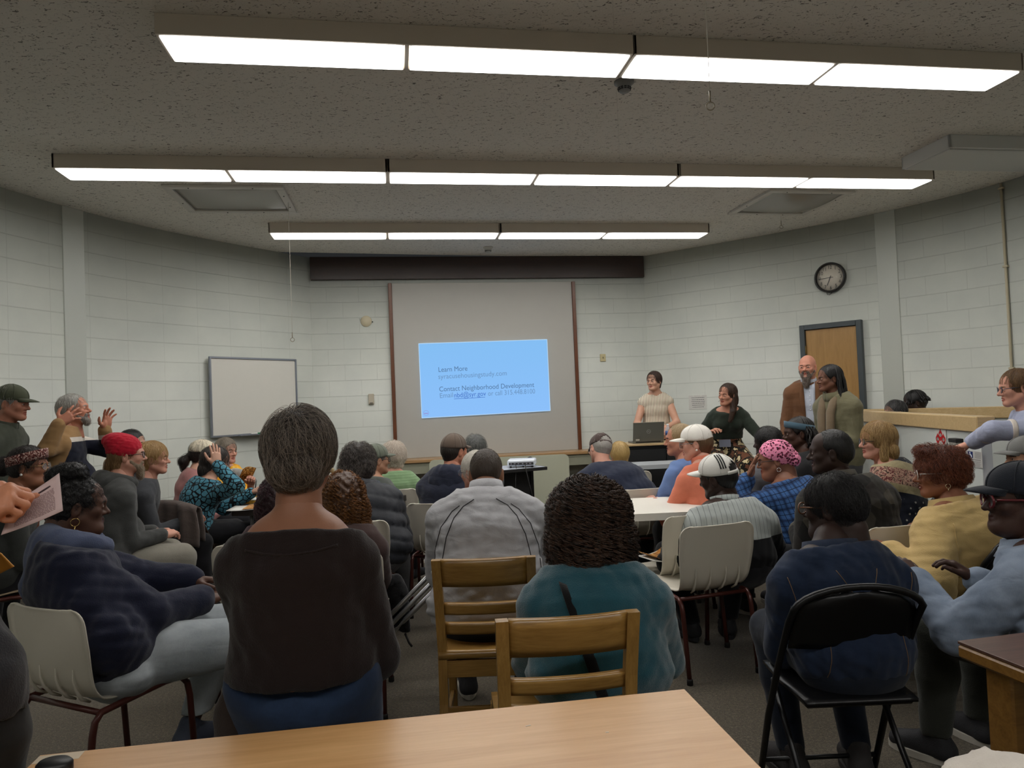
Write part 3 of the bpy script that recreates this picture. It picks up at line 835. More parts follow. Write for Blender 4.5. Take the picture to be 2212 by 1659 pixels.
def strands(name, roots, nrm, flow, evalf, length, n=9, lift=.004, jitter=.25, curl=0.0, curlf=60.0, rad=.0005, mat=None, parent=None, M=None, seed=0, grav=0.0, taper=.6, lvar=.35, clump=1):
    rg = np.random.default_rng(seed)
    if clump > 1: roots = np.repeat(roots, clump, 0) + rg.normal(size=(len(roots) * clump, 3)) * .0022; nrm = np.repeat(nrm, clump, 0)
    K = len(roots); P = np.zeros((K, n, 3)); p = roots + nrm * 0.001
    L = length * (1 - lvar * rg.random(K)); step = (L / (n - 1))[:, None]
    jit = rg.normal(size=(K, 3)) * jitter; lf = lift * (.3 + rg.random(K)); ph = rg.random(K) * 6.28; cs = np.ones(K)
    if clump > 1:
        L = np.repeat(L[::clump], clump) * (.9 + .2 * rg.random(K)); step = (L / (n - 1))[:, None]; jit = np.repeat(jit[::clump], clump, 0); lf = np.repeat(lf[::clump], clump); ph = np.repeat(ph[::clump], clump) + rg.normal(size=K) * .28; cs = .8 + .35 * rg.random(K)
        curlf = curlf * np.repeat((.75 + .5 * rg.random(K))[::clump], clump)
    prev = None
    for i in range(n):
        e = .004
        d0 = evalf(p); g = np.stack([evalf(p + np.array(v) * e) - d0 for v in ((1, 0, 0), (0, 1, 0), (0, 0, 1))], 1) / e
        g /= np.linalg.norm(g, axis=1)[:, None] + 1e-9
        tgt = lf * min(1, i / 2.0)
        p = p + g * (tgt - np.clip(d0, -.02, .02))[:, None] * (.7 if grav == 0 or i < 3 else .2)
        q = p
        if curl > 0:
            fl = flow(p); b = np.cross(fl, g); b /= np.linalg.norm(b, axis=1)[:, None] + 1e-9; th = ph + curlf * L * i / (n - 1); am = (curl * cs * min(1, i / 5.0))[:, None]
            q = p + am * (np.cos(th)[:, None] * b + np.sin(th)[:, None] * g)
        P[:, i] = q
        fl = flow(p) + jit + np.array([0, 0, -grav]) * i / n
        if prev is not None: fl = fl / (np.linalg.norm(fl, axis=1)[:, None] + 1e-9) * .6 + prev * .5
        t = fl - g * (np.sum(fl * g, axis=1) * (1.0 if grav == 0 or i < n // 2 else .3))[:, None]
        t /= np.linalg.norm(t, axis=1)[:, None] + 1e-9; prev = t
        p = p + t * step
    if M is not None: P = P @ M[:3, :3].T + M[:3, 3]
    hc = bpy.data.hair_curves.new(name); hc.add_curves([n] * K)
    hc.attributes['position'].data.foreach_set('vector', P.astype(np.float32).ravel())
    ra = hc.attributes.get('radius') or hc.attributes.new('radius', 'FLOAT', 'POINT')
    rr = np.tile(np.linspace(1, 1 - taper, n), K) * rad; ra.data.foreach_set('value', rr.astype(np.float32))
    hc.materials.append(mat); o = bpy.data.objects.new(name, hc); COL.objects.link(o)
    if parent is not None: o.parent = parent
    return o
def unit(v): return v / (np.linalg.norm(v, axis=-1, keepdims=True) + 1e-9)

# ---------------------------------------------------------------- a person
def ik(S, W, l1, l2, pole):
    S, W, pole = _v(S), _v(W), _v(pole); d = W - S; L = np.linalg.norm(d)
    if L > (l1 + l2) * .995: W = S + d / L * (l1 + l2) * .995; d = W - S; L = np.linalg.norm(d)
    a = (l1 * l1 - l2 * l2 + L * L) / (2 * L); h = math.sqrt(max(0, l1 * l1 - a * a)); n = d / L
    q = pole - n * (pole @ n); q /= np.linalg.norm(q) + 1e-9; return S + n * a + q * h, W
def Rz(a): return np.array(Matrix.Rotation(a, 3, 'Z'))
def rotm(yaw, pitch, tilt): return np.array(Matrix.Rotation(math.radians(yaw), 3, 'Z') @ Matrix.Rotation(math.radians(pitch), 3, 'X') @ Matrix.Rotation(math.radians(tilt), 3, 'Y'))
PEOPLE = {}
class Person:
    """px, py, d: photo pixel of the top of the skull and its depth; rz: the way the trunk faces (deg, 0 = away from the camera, 90 = left);
    head: (yaw, pitch, tilt) against the trunk; lean: (right, forward) offset of the neck from the pelvis"""
    def __init__(s, key, label, px, py, d, rz=0, sit=True, head=(0, 0, 0), lean=(0, .06), sw=.175, fat=1.0, sex='m', skin_rgb=(150, 105, 80), hs=1.0, pz=None,
                 slouch=.05, R=None, L=None, top=None, bottom=None, shoes=None, jaw=1.0, nose=1.0, vox=.011, headk=None, knees=None, ankles=None, brow=(40, 30, 24), legs=True, armfat=1.0, group=None, belly=0.0, bust=0.0, nk=(.055, .142)):
        s.key = key; s.vox = vox; s.hs = hs; s.sex = sex; s.rz = math.radians(rz); s.sit = sit; s.fat = fat; s.sw = sw
        s.Rw = Rz(s.rz); s.Rh = rotm(*head); top_w = at(px, py, d)
        up = s.Rw @ s.Rh @ np.array([0, 0, 1.0]); Hw = top_w - up * .125 * hs
        Rn = rotm(head[0] * .4, head[1] * .35, head[2] * .35); Nw = Hw + s.Rw @ (Rn @ (np.array([nk[2] if len(nk) > 2 else 0, -nk[0], -nk[1]]) * hs))
        rxy = Nw[:2] - (s.Rw @ np.array([lean[0], lean[1], 0]))[:2]
        s.root = empty('person', (rxy[0], rxy[1], 0), s.rz); tag(s.root, label, 'person', group)
        s.o = np.array([rxy[0], rxy[1], 0]); s.H = s.loc(Hw); s.N = s.loc(Nw); s.neckup = Rn @ np.array([0, .25, .97])
        s.pz = pz if pz is not None else (.55 if sit else (s.N[2] - .05) * .63)
        s.P = np.array([0, 0, s.pz]); PEOPLE[key] = s
        s.HM = np.eye(4); s.HM[:3, :3] = s.Rh * hs; s.HM[:3, 3] = s.H
        # spine
        C = (s.P + s.N) / 2 + np.array([0, -slouch, 0]); B = lambda t: (1 - t) ** 2 * s.P + 2 * t * (1 - t) * C + t * t * s.N
        w = sw / .175; f = fat; g = 1 + (fat - 1) * .45
        st = [(-.06, .160 * f * w, .112 * g), (.05, .170 * f * w, .122 * g), (.35, .150 * f * w, .112 * g), (.66, .162 * w * (f * .5 + .5), .118 * g), (.86, .150 * w, .098), (.99, .075, .062)]
        rt = np.array([1.0, 0, 0]); s.torso = []
        pts = [B(t) for t, _, _ in st]
        for (a, b, (ta, A0, B0), (tb, A1, B1)) in zip(pts[:-1], pts[1:], st[:-1], st[1:]): s.torso.append(econe(a, b, A0, B0, A1, B1, rt))
        s.tan = unit(B(1.0) - B(.85)); s.fwd = np.cross(s.tan, rt); s.fwd = -s.fwd if s.fwd[1] < 0 else s.fwd
        s.spine = B; s.pts = pts
        if belly: s.torso.append(ell(B(.3) + np.array([0, .07, -.0]), (.14 * f, .10 + belly, .13)))
        if bust:
            for q in (-1, 1): s.torso.append(ell(B(.62) + np.array([q * .075, .085, 0]), (.075, .06 + bust, .07)))
        s.S = {}; s.E = {}; s.W = {}; s.arm = {}
        for q, sp in ((1, R or {}), (-1, L or {})):
            Sj = s.N + rt * q * sw * .95 - s.tan * .118 + s.fwd * .012 + np.array([0, 0, sp.get('shrug', 0.0)])
            s.torso.append(cone(s.N + s.neckup * .035 * hs, Sj + np.array([-q * .02, 0, .008]), .047, .048)); s.torso.append(cone(B(.84) + rt * q * sw * .45, Sj, .085, .060))
            wr = sp.get('w', 'lap' if sit else 'down')
            if wr == 'lap': Wt = np.array([q * .10, .33, s.pz + .12])
            elif wr == 'table': Wt = np.array([q * .14, .42, .80])
            elif wr == 'down': Wt = np.array([q * (sw + .07), .06, s.N[2] - .62])
            elif wr == 'clasp': Wt = np.array([q * .06, .22, s.pz + .02 + (.08 if sit else .05)])
            elif wr[0] == 'p': Wt = s.loc(at(*wr[1:]))
            else: Wt = _v(wr)
            pole = sp.get('pole', (q * .30, -.45, -.85)); k = sp.get('len', 1.0)
            E, Wt = (s.loc(at(*sp['e'][1:])), Wt) if 'e' in sp else ik(Sj, Wt, .285 * k, .25 * k, pole); s.S[q], s.E[q], s.W[q] = Sj, E, Wt
            s.arm[q] = [cone(Sj, E, .054 * armfat, .043 * armfat), cone(E, Wt, .042 * armfat, .029)]
        # legs
        s.leg = []; s.hip = {}; s.knee = {}; s.ank = {}
        if legs:
            for q in (1, -1):
                hp = s.P + np.array([q * .092 * f ** .5, 0, -.02])
                if sit:
                    kn = _v((knees or {}).get(q, (q * .13, .43, .50))); an = _v((ankles or {}).get(q, (q * .14, .44, .085)))
                else:
                    kn = _v((knees or {}).get(q, (q * .10, .02, s.pz * .52))); an = _v((ankles or {}).get(q, (q * .11, -.02, .085)))
                s.hip[q], s.knee[q], s.ank[q] = hp, kn, an
                s.leg.append([cone(hp, kn, .088 * f, .060 * (f * .5 + .5)), cone(kn, kn * .62 + an * .38 + np.array([0, -.012, 0]), .057 * (f * .5 + .5), .055 * (f * .5 + .5)), cone(kn * .62 + an * .38 + np.array([0, -.012, 0]), an, .054 * (f * .5 + .5), .037)])
        s.skin = skin(skin_rgb); s.top = top or {}; s.bottom = bottom or {}
        s._body(head_mesh(headk or sex, jaw, nose), R or {}, L or {}, skin_rgb, brow)
        if top: s.top_obj = s._top(**top)
        if bottom and legs: s._bottom(**bottom)
        if shoes is not None and legs: s._shoes(**shoes)
    def loc(s, w): return s.Rw.T @ (np.asarray(w) - s.o)
    def hl(s, V): return np.asarray(V, float) @ s.HM[:3, :3].T + s.HM[:3, 3]
    def bounds(s, prims, m):
        return np.min([p.lo for p in prims], axis=0) - m, np.max([p.hi for p in prims], axis=0) + m
    def _body(s, hm, R, L, rgb, brow):
        Vs, Qs, Ms = [], [], []; n = 0
        V, Q, mi = hm; V = s.hl(V); Vs.append(V); Qs.append(Q); Ms.append(mi); n += len(V)
        sl = s.top.get('sleeve', 'long'); vx = max(.013, s.vox)
        pr = s.torso + [a for q in (1, -1) for a in s.arm[q]] + [a for l in s.leg for a in l]
        f = Field(*s.bounds(pr, .03), vx if sl not in ('none', 'short', 'elbow') else .010)
        for p in s.torso: f.add(p, .04, -.012)
        for l in s.leg:
            for p in l: f.add(p, .02, -.012)
        for q in (1, -1):
            bare = sl in ('none', 'short', 'elbow')
            for p in s.arm[q]: f.add(p, .02, 0.0 if bare else -.012)
        f.add(cone(s.N - s.tan * .06, s.N + s.neckup * .05 * s.hs, .058, .05), .03)
        V, Q = f.mesh(); Vs.append(V); Qs.append(Q + n); Ms.append(np.zeros(len(Q), int)); n += len(V)
        for q, sp in ((1, R), (-1, L)):
            if sp.get('hand', 'relaxed') is None: continue
            V, Q = hand_mesh(sp.get('hand', 'relaxed')); V = V * sp.get('hscale', .96)
            if q < 0: V = V * np.array([-1, 1, 1]); Q = Q[:, ::-1]
            y = unit(_v(sp['dir'])) if 'dir' in sp else unit(s.W[q] - s.E[q]); pn = _v(sp.get('palm', (-q * .25, 0, -1)))
            z = -pn; z = z - y * (z @ y); z = unit(z); x = np.cross(y, z)
            Rm = np.stack([x, y, z], 1); V = V @ Rm.T + s.W[q]; Vs.append(V); Qs.append(Q + n); Ms.append(np.zeros(len(Q), int)); n += len(V)
            s.__dict__.setdefault('hand', {})[q] = (Rm, s.W[q])
        c = np.array(rgb, float); lip = tuple(int(x) for x in c * np.array([.82, .62, .62]))
        mats = [s.skin, plain(lip, .4, name='lips'), plain((168, 158, 150), .3, name='eye_white'), plain((38, 26, 20), .15, name='iris'), plain(brow, .7, name='eyebrow')]
        s.body = mesh_obj('body', np.concatenate(Vs), np.concatenate(Qs), mats, s.root, True, np.concatenate(Ms))
    def _top(s, name='sweater', mat=None, ease=.014, sleeve='long', hem=.10, neck=.018, wr=.0045, seed=0, quilt=0.0, sleeve_ease=.0, cuff=None, front=None, k=.035, vdrop=0.0):
        pr = list(s.torso)
        arms = []
        for q in (1, -1):
            if sleeve == 'none': continue
            a = s.arm[q]
            if sleeve == 'short': arms.append(cone(s.S[q], s.S[q] * .35 + s.E[q] * .65, .062, .060))
            elif sleeve == 'elbow': arms += [a[0], cone(s.E[q], s.E[q] * .6 + s.W[q] * .4, .044, .040)]
            elif sleeve == 'long': arms += [a[0], cone(s.E[q], s.E[q] * .06 + s.W[q] * .94, .045, .034)]
        lo, hi = s.bounds(pr + arms, ease + .05); f = Field(lo, hi, s.vox)
        for p in pr: f.add(p, k, ease)
        x, y, z = f.grids()
        f.F = np.maximum(f.F, (s.pz - hem) - z + 0 * x)
        c = s.N + s.neckup * neck; nu = s.neckup + np.array([0, vdrop, 0]); f.cut(c, nu)
        for p in arms: f.add(p, .016, ease + sleeve_ease)
        if quilt: f.F = f.F + quilt * (1 - np.abs(np.sin(PI * (z + .25 * np.abs(x) + .1 * y) / .085)) ** .5) + 0 * x
        if wr: f.F = f.F + wrinkle(x, y, z, wr, seed)
        V, Q = f.mesh(); V = relax(V, Q, 1, .4)
        o = mesh_obj(name, V, Q, mat, s.root, True); return o
    def _bottom(s, name='trousers', mat=None, ease=.012, cut=.0, wr=.003, kind='legs', hemz=None, vox=None, waist=.02):
        f = None; pr = [p for l in s.leg for p in l]
        pel = [econe(s.P + np.array([0, 0, -.05]), s.P + np.array([0, 0, waist]), .160 * s.fat * s.sw / .175, .126 * (s.fat * .45 + .55), .132 * s.fat * s.sw / .175, .092 * (s.fat * .45 + .55), (1, 0, 0))]
        lo, hi = s.bounds(pr + pel, ease + .04); f = Field(lo, hi, vox or max(s.vox, .012))
        for p in pel: f.add(p, .04, ease)
        for l in s.leg:
            for p in l: f.add(p, .022, ease)
        x, y, z = f.grids()
        for q in (1, -1):
            pass
        an = min(s.ank[1][2], s.ank[-1][2]); f.F = np.maximum(f.F, (an + .02 + cut) - z + 0 * x)
        f.F = f.F + wrinkle(x, y, z, wr, 2)
        V, Q = f.mesh(); V = relax(V, Q, 1, .4); return mesh_obj(name, V, Q, mat, s.root, True)
    def _shoes(s, upper=(40, 40, 44), sole=(190, 185, 175), yaw=None, name='shoe', dirs=None):
        for q in (1, -1):
            a = s.ank[q]; y = (dirs or {}).get(q, (q * .18, 1.0)); d = np.array([y[0], y[1], 0.0]); d /= np.linalg.norm(d); h = a + np.array([0, 0, -a[2] + .05]) - d * .03; t = h + d * .17; bz = a[2] - .085
            h[2] += bz; t[2] += bz - .012
            f = Field(np.minimum(h, t) - .09, np.maximum(h, t) + .1, .008)
            f.add(cone(h, t, .043, .037), .02); f.add(cone(h + np.array([0, 0, .0]), a + np.array([0, 0, .03]), .042, .043), .02); f.add(cone(h + d * .06 + np.array([0, 0, .03]), t, .034, .03), .02)
            f.cut((0, 0, bz + .022), (0, 0, -1)); V, Q = f.mesh(); V = relax(V, Q, 1, .4)
            up = mesh_obj(name, V, Q, plain(upper, .75, name='shoe_upper', bump=.2, bscale=200), s.root, True)
            m = MB(); n = np.array([-d[1], d[0], 0]); P = []
            for i in range(24):
                th = 2 * PI * i / 24; u = math.cos(th); v = math.sin(th); P.append(tuple(((h + t) / 2 + d * (u * .128) + n * v * .046 * (1 + .12 * u))[:2]))
            m.prism(P, bz + .002, bz + .028); m.build('sole', plain(sole, .7, name='shoe_sole'), up)

    # ---- things worn ----
    def ring(s, z0, z1, r0, r1, name, mat, thick=.006, flare=None, center=None, wob=0.0, parent=None, gap=None, sy=1.06):
        "band round the neck, along the neck axis"
        ax = unit(s.neckup); rt = np.array([1.0, 0, 0]); fw = np.cross(ax, rt); fw = fw if fw[1] > 0 else -fw
        c0 = s.N + (np.array([0, .012, 0]) if center is None else center); G = []
        prof = [(r0, z0), ((r0 + r1) / 2, (z0 + z1) / 2), (r1, z1)]
        if flare: prof += [(r1 + .010, z1 + .002)] + [(r1 + (flare[0] - r1) * t, z1 + (flare[1] - z1) * t) for t in (.5, 1.0)]
        n = 33
        for (r, z) in prof:
            G.append([c0 + ax * (z + wob * math.sin(3 * th)) + r * (math.cos(th) * rt + sy * math.sin(th) * fw) for th in np.linspace(PI / 2 + (gap or 0), PI / 2 + 2 * PI - (gap or 0), n)])
        return MB().sheet(G, thick).build(name, mat, parent or s.root)
    def hood(s, mat, size=1.0, name='hood', off=(0, 0, 0)):
        N = s.N + np.array(off); f = Field(N + np.array([-.25, -.26, -.26]) * size, N + np.array([.25, .2, .16]) * size, s.vox)
        pts = [np.array([math.sin(t) * .105, -math.cos(t) * .085 - .0, .02 - .055 * (1 - math.cos(t)) * .5]) * size for t in np.linspace(-2.2, 2.2, 13)]
        for a, b in zip(pts[:-1], pts[1:]): f.add(cone(N + a, N + b, .032 * size), .02)
        f.add(ell(N + np.array([0, -.10, -.055]) * size, np.array([.125, .055, .095]) * size), .05)
        f.add(cone(N + np.array([-.11, -.06, -.02]) * size, N + np.array([0, -.13, -.13]) * size, .03 * size, .035 * size), .04); f.add(cone(N + np.array([.11, -.06, -.02]) * size, N + np.array([0, -.13, -.13]) * size, .03 * size, .035 * size), .04)
        x, y, z = f.grids(); f.F = f.F + wrinkle(x, y, z, .007, 4)
        V, Q = f.mesh(); V = relax(V, Q, 1, .4); return mesh_obj(name, V, Q, mat, s.root, True)
    def hmesh(s, name, V, Q, mat, parent=None): return mesh_obj(name, s.hl(V), Q, mat, parent or s.root, True)
    def hbuild(s, mb, name, mat, parent=None):
        mb.v = [tuple(p) for p in s.hl(np.array(mb.v))]; return mb.build(name, mat, parent or s.root)
    def hair(s, style='short', rgb=(40, 30, 24), rgb2=None, t=.012, nape=-.055, n=1400, length=.05, rough=.45, extra=None, cutc=.0203, curl=0.0, curlf=60, rad=.0006, lift=.004, jitter=.22, lump=0.0, name='hair', ears=True, seed=1, part=0.0, grav=0.0, crown=(0, -.05, .12), vox=.006, lumpf=60.0, nstep=9, face=True, clump=1, lvar=.35, toph=0.0, fly=0):
        rgb2 = rgb2 or tuple(min(255, int(x * 1.5 + 8)) for x in rgb); mat = hairmat(rgb, rgb2, rough)
        prims = [ell((0, -.014, .034), (.074 + t, .094 + t, .09 + t)), cone((0, -.05, -.0), (0, -.042, nape + .03), .058 + t * .8, .052 + t * .5)]
        ext = extra or []
        allp = prims + ext
        lo = np.min([p.lo for p in allp], axis=0) - .03; hi = np.max([p.hi for p in allp], axis=0) + .03
        f = Field(lo, hi, vox)
        for p in prims: f.add(p, .03)
        if face: f.cut(np.array([0, .785, -.62]) * cutc, (0, .785, -.62))
        f.cut((0, -.03, nape), (0, .35, -1))
        if ears:
            for q in (-1, 1): f.sub(ell((q * .084, -.004, -.012), (.03, .024, .034)), .012)
        for p in ext: f.add(p, .02)
        if lump:
            x, y, z = f.grids(); f.F = f.F + lump * (np.sin(lumpf * x + 2 * np.sin(lumpf * .7 * z)) * np.sin(lumpf * y + 1.3) + np.sin(lumpf * 1.3 * z + 3 * np.sin(lumpf * .5 * x)) * .7) * .5
        V, Q = f.mesh(); V = relax(V, Q, 1, .4)
        h = s.hmesh(name, V, Q, mat)
        if n:
            me = V[Q]; nr = unit(np.cross(me[:, 2] - me[:, 0], me[:, 3] - me[:, 1])); ar = np.linalg.norm(np.cross(me[:, 2] - me[:, 0], me[:, 3] - me[:, 1]), axis=1)
            rg = np.random.default_rng(seed); ar = ar * (1 + toph * (me[:, :, 2].mean(1) > .075)); ii = rg.choice(len(Q), n, p=ar / ar.sum()); w = rg.dirichlet((1, 1, 1, 1), n); roots = (me[ii] * w[..., None]).sum(1)
            def ev(P):
                d = None
                for p in allp:
                    e = p.d(P[:, 0], P[:, 1], P[:, 2]); d = e if d is None else np.minimum(d, e)
                return d
            cr = np.array(crown)
            def flow(P): return unit(unit(P - cr) * .55 + np.array([part * .4, -.1, -.75]))
            if fly:
                jj = rg.choice(len(Q), fly, p=ar / ar.sum()); strands('flyaway_strands', me[jj].mean(1), nr[jj], flow, ev, length * .6, 16, .016, .6, curl * .9, curlf * .7, rad * .5, mat, h, s.HM, seed + 7)
            strands('hair_strands', roots, nr[ii], flow, ev, length, nstep, lift, jitter, curl, curlf, rad, mat, h, s.HM, seed, grav, .6, lvar, clump)
        return h
    def cap(s, rgb, brim=.075, name='cap', yaw=0, pitch=0, hole=False, mat=None, dome=1.0, lift=.0, brimmat=None, under=None):
        mat = mat or fabric(rgb, 'cap_cloth', 300.0, .85, .06, .2, .1); R = rotm(yaw, pitch, 0)
        c = np.array([0, -.012, .040 + lift]); r = np.array([.087, .106, .098 * dome]); V = []; G = []
        nphi, nth = 12, 49
        for i in range(nphi + 1):
            ph = i / nphi * (PI / 2 + .12); row = []
            for th in np.linspace(0, 2 * PI, nth):
                front = max(0, math.sin(th)); zz = math.cos(ph) * r[2]; sq = 1 + .05 * front * math.sin(ph)
                row.append(R @ (np.array([r[0] * math.sin(ph) * math.cos(th), r[1] * math.sin(ph) * math.sin(th) * sq, zz + front * .012 * math.sin(ph) ** 2])) + c)
            G.append(row)
        m = MB(); G = np.array(G); fs = []; b = nth
        for i in range(nphi):
            for j in range(nth - 1):
                th = (j + .5) / (nth - 1) * 2 * PI; ph = (i + .5) / nphi * (PI / 2 + .12)
                if hole and abs(th - 1.5 * PI) < .62 and ph > 1.02 + .55 * ((th - 1.5 * PI) / .62) ** 2: continue
                fs.append((i * b + j, (i + 1) * b + j, (i + 1) * b + j + 1, i * b + j + 1))
        m.add(G.reshape(-1, 3), fs, True)
        o = s.hbuild(m, name, mat); o.modifiers.new('thick', 'SOLIDIFY').thickness = .003
        bt = MB(); bt.lathe([(0, .004), (.006, .002), (.008, -.002)], c + R @ np.array([0, 0, r[2]]), 12); s.hbuild(bt, 'cap_button', mat, o)
        g = []
        for v in np.linspace(0, 1, 7):
            row = []
            for a in np.linspace(-1.0, 1.0, 17):
                th = PI / 2 + a * .88; e = math.cos(a * PI / 2 * .99) ** .55
                base = np.array([r[0] * math.cos(th), r[1] * math.sin(th) * 1.03, .004]); row.append(R @ (base + np.array([a * .010 * v, brim * v * e, -.012 * v * v - .016 * a * a * (.4 + .6 * v) + .006])) + c)
            g.append(row)
        s.hbuild(MB().sheet(g, .004), 'brim', brimmat or mat, o)
        sb = MB()
        for k in range(6):
            th = k * PI / 3 + PI / 6 * 0; th = PI / 2 + k * PI / 3
            if hole and abs((th % (2 * PI)) - 1.5 * PI) < .1: phm = 1.0
            else: phm = 1.62
            sb.tube([R @ np.array([r[0] * 1.012 * math.sin(ph) * math.cos(th), r[1] * 1.012 * math.sin(ph) * math.sin(th) * (1 + .05 * max(0, math.sin(th)) * math.sin(ph)), r[2] * 1.012 * math.cos(ph) + max(0, math.sin(th)) * .012 * math.sin(ph) ** 2]) + c for ph in np.linspace(.08, phm, 9)], .0016, 5)
        s.hbuild(sb, 'seam', mat, o)
        if hole:
            st = []
            for th in np.linspace(1.5 * PI - .66, 1.5 * PI + .66, 13): st.append([R @ np.array([r[0] * .995 * math.cos(th), r[1] * .995 * math.sin(th), zz]) + c for zz in (-.014, .004)])
            s.hbuild(MB().sheet(st, .004), 'strap', mat, o)
        s.capinfo = (c, r, R, o); return o
    def glasses(s, rgb=(30, 24, 22), w=.026, h=.020, r=.0022, name='glasses', metal=0.0, z=.004):
        m = MB(); mat = plain(rgb, .3, metal, name='spectacle_frame')
        for q in (-1, 1):
            m.tube([(q * (.034 + w * math.cos(t)), .103 - .010 * abs(math.cos(t) * (1 if q * math.cos(t) > 0 else 0)), z + h * math.sin(t)) for t in np.linspace(0, 2 * PI, 21)[:-1]], r, 6, closed=True)
            m.tube([(q * (.034 + w), .094, z + h * .3), (q * .072, .07, z + .008), (q * .081, .0, z + .008), (q * .080, -.018, z - .004)], r, 6)
        m.tube([(-.010, .106, z + h * .3), (0, .109, z + h * .4), (.010, .106, z + h * .3)], r, 6)
        o = s.hbuild(m, name, mat)
        l = MB()
        for q in (-1, 1): l.add([(q * .034, .1005, z)] + [(q * (.034 + w * .96 * math.cos(t)), .1025 - .010 * abs(math.cos(t) * (1 if q * math.cos(t) > 0 else 0)), z + h * .96 * math.sin(t)) for t in np.linspace(0, 2 * PI, 17)[:-1]], [(0, 1 + i, 1 + (i + 1) % 16) for i in range(16)], True)
        s.hbuild(l, 'lenses', glassmat(), o); return o
    def earring(s, rgb=(190, 170, 120), q=-1, hoop=.012, stud=False, drop=0.0):
        m = MB()
        if stud: m.lathe([(0, -.008), (.006, -.005), (.008, 0), (.006, .005), (0, .008)], (q * .087, -.012, -.036), 10)
        else: m.tube([(q * .083 + .002 * math.cos(t), -.014 + hoop * math.sin(t), -.036 - hoop + hoop * math.cos(t)) for t in np.linspace(0, 2 * PI, 17)[:-1]], .0018, 6, closed=True)
        if drop: m.tube([(q * .083, -.014, -.036 - 2 * hoop), (q * .083, -.014, -.036 - 2 * hoop - drop)], .0025, 6)
        return s.hbuild(m, 'earring', plain(rgb, .25, .0 if stud else .9, name='earring_metal'))
    def beard(s, rgb, rgb2=None, length=.02, n=500, size=1.0, low=0.0, name='beard'):
        rgb2 = rgb2 or tuple(min(255, int(x * 1.25 + 10)) for x in rgb); mat = hairmat(rgb, rgb2, .6)
        pr = [cone((-.058, .018, -.035), (-.024, .066, -.085), .016 * size, .022 * size), cone((.058, .018, -.035), (.024, .066, -.085), .016 * size, .022 * size), ell((0, .070, -.092 - low * .5), (.036 * size, .024 * size, .024 * size + low)), cone((-.022, .084, -.045), (.022, .084, -.045), .0085, .0085), cone((-.026, .08, -.05), (-.024, .07, -.08), .010, .012), cone((.026, .08, -.05), (.024, .07, -.08), .010, .012)]
        f = Field((-.1, -.02, -.16 - low * 2), (.1, .13, .0), .0045)
        for p in pr: f.add(p, .015)
        f.sub(ell((0, .094, -.0575), (.019, .012, .0085)), .004)
        V, Q = f.mesh(); h = s.hmesh(name, V, Q, mat)
        me = V[Q]; nr = unit(np.cross(me[:, 2] - me[:, 0], me[:, 3] - me[:, 1])); rg = np.random.default_rng(5); ii = rg.choice(len(Q), n); roots = me[ii].mean(1)
        ev = lambda P: np.min([p.d(P[:, 0], P[:, 1], P[:, 2]) for p in pr], axis=0)
        strands('beard_strands', roots, nr[ii], lambda P: unit(np.array([0, .25, -1.0]) + P * np.array([3, 0, 0])), ev, length, 5, .006, .3, 0, 60, .0006, mat, h, s.HM, 4)
        return h

from mathutils.bvhtree import BVHTree
def _bvh(o):
    me = o.data
    return BVHTree.FromPolygons([v.co[:] for v in me.vertices], [p.vertices[:] for p in me.polygons])
def seam(p, o, lines, r, mat, name='seam', frm=(0, -1, 0), parent=None, n=14, off=.001):
    "stitched or piped lines lying on a garment: (x, z) points cast onto it from behind"
    b = _bvh(o); m = MB(); f = np.array(frm, float)
    for ln in lines:
        L = np.array(ln, float); q = []
        for a, c in zip(L[:-1], L[1:]):
            for t in np.linspace(0, 1, n, endpoint=False): q.append(a + (c - a) * t)
        q.append(L[-1]); out = []
        for x, z in q:
            st = np.array([x, 0, z]) + f * 1.0 if abs(f[0]) < .5 else np.array([0, x, z]) + f
            h = b.ray_cast(Vector(st), Vector(-f), 2.0)
            if h[0] is not None: out.append(np.array(h[0]) + np.array(h[1]) * off)
        if len(out) > 2: m.tube(out, r, 5)
    return m.build(name, mat, parent or o) if m.v else None
def armband(p, q, f0, f1, r, mat, name='sleeve_band', fore=False, parent=None):
    a, b = (p.E[q], p.W[q]) if fore else (p.S[q], p.E[q]); c0, c1 = a + (b - a) * f0, a + (b - a) * f1
    return MB().tube([c0, c0 * .75 + c1 * .25, (c0 + c1) / 2, c0 * .25 + c1 * .75, c1], [r * .97, r, r, r, r * .97], 20).build(name, mat, parent or p.top_obj)
@cached
def glassmat():
    t = NT('clear_lens'); t.base((.9, .95, 1, 1)); t.rough(.05); t.b.inputs['Alpha'].default_value = .18; t.b.inputs['Specular IOR Level'].default_value = .8; return t.m

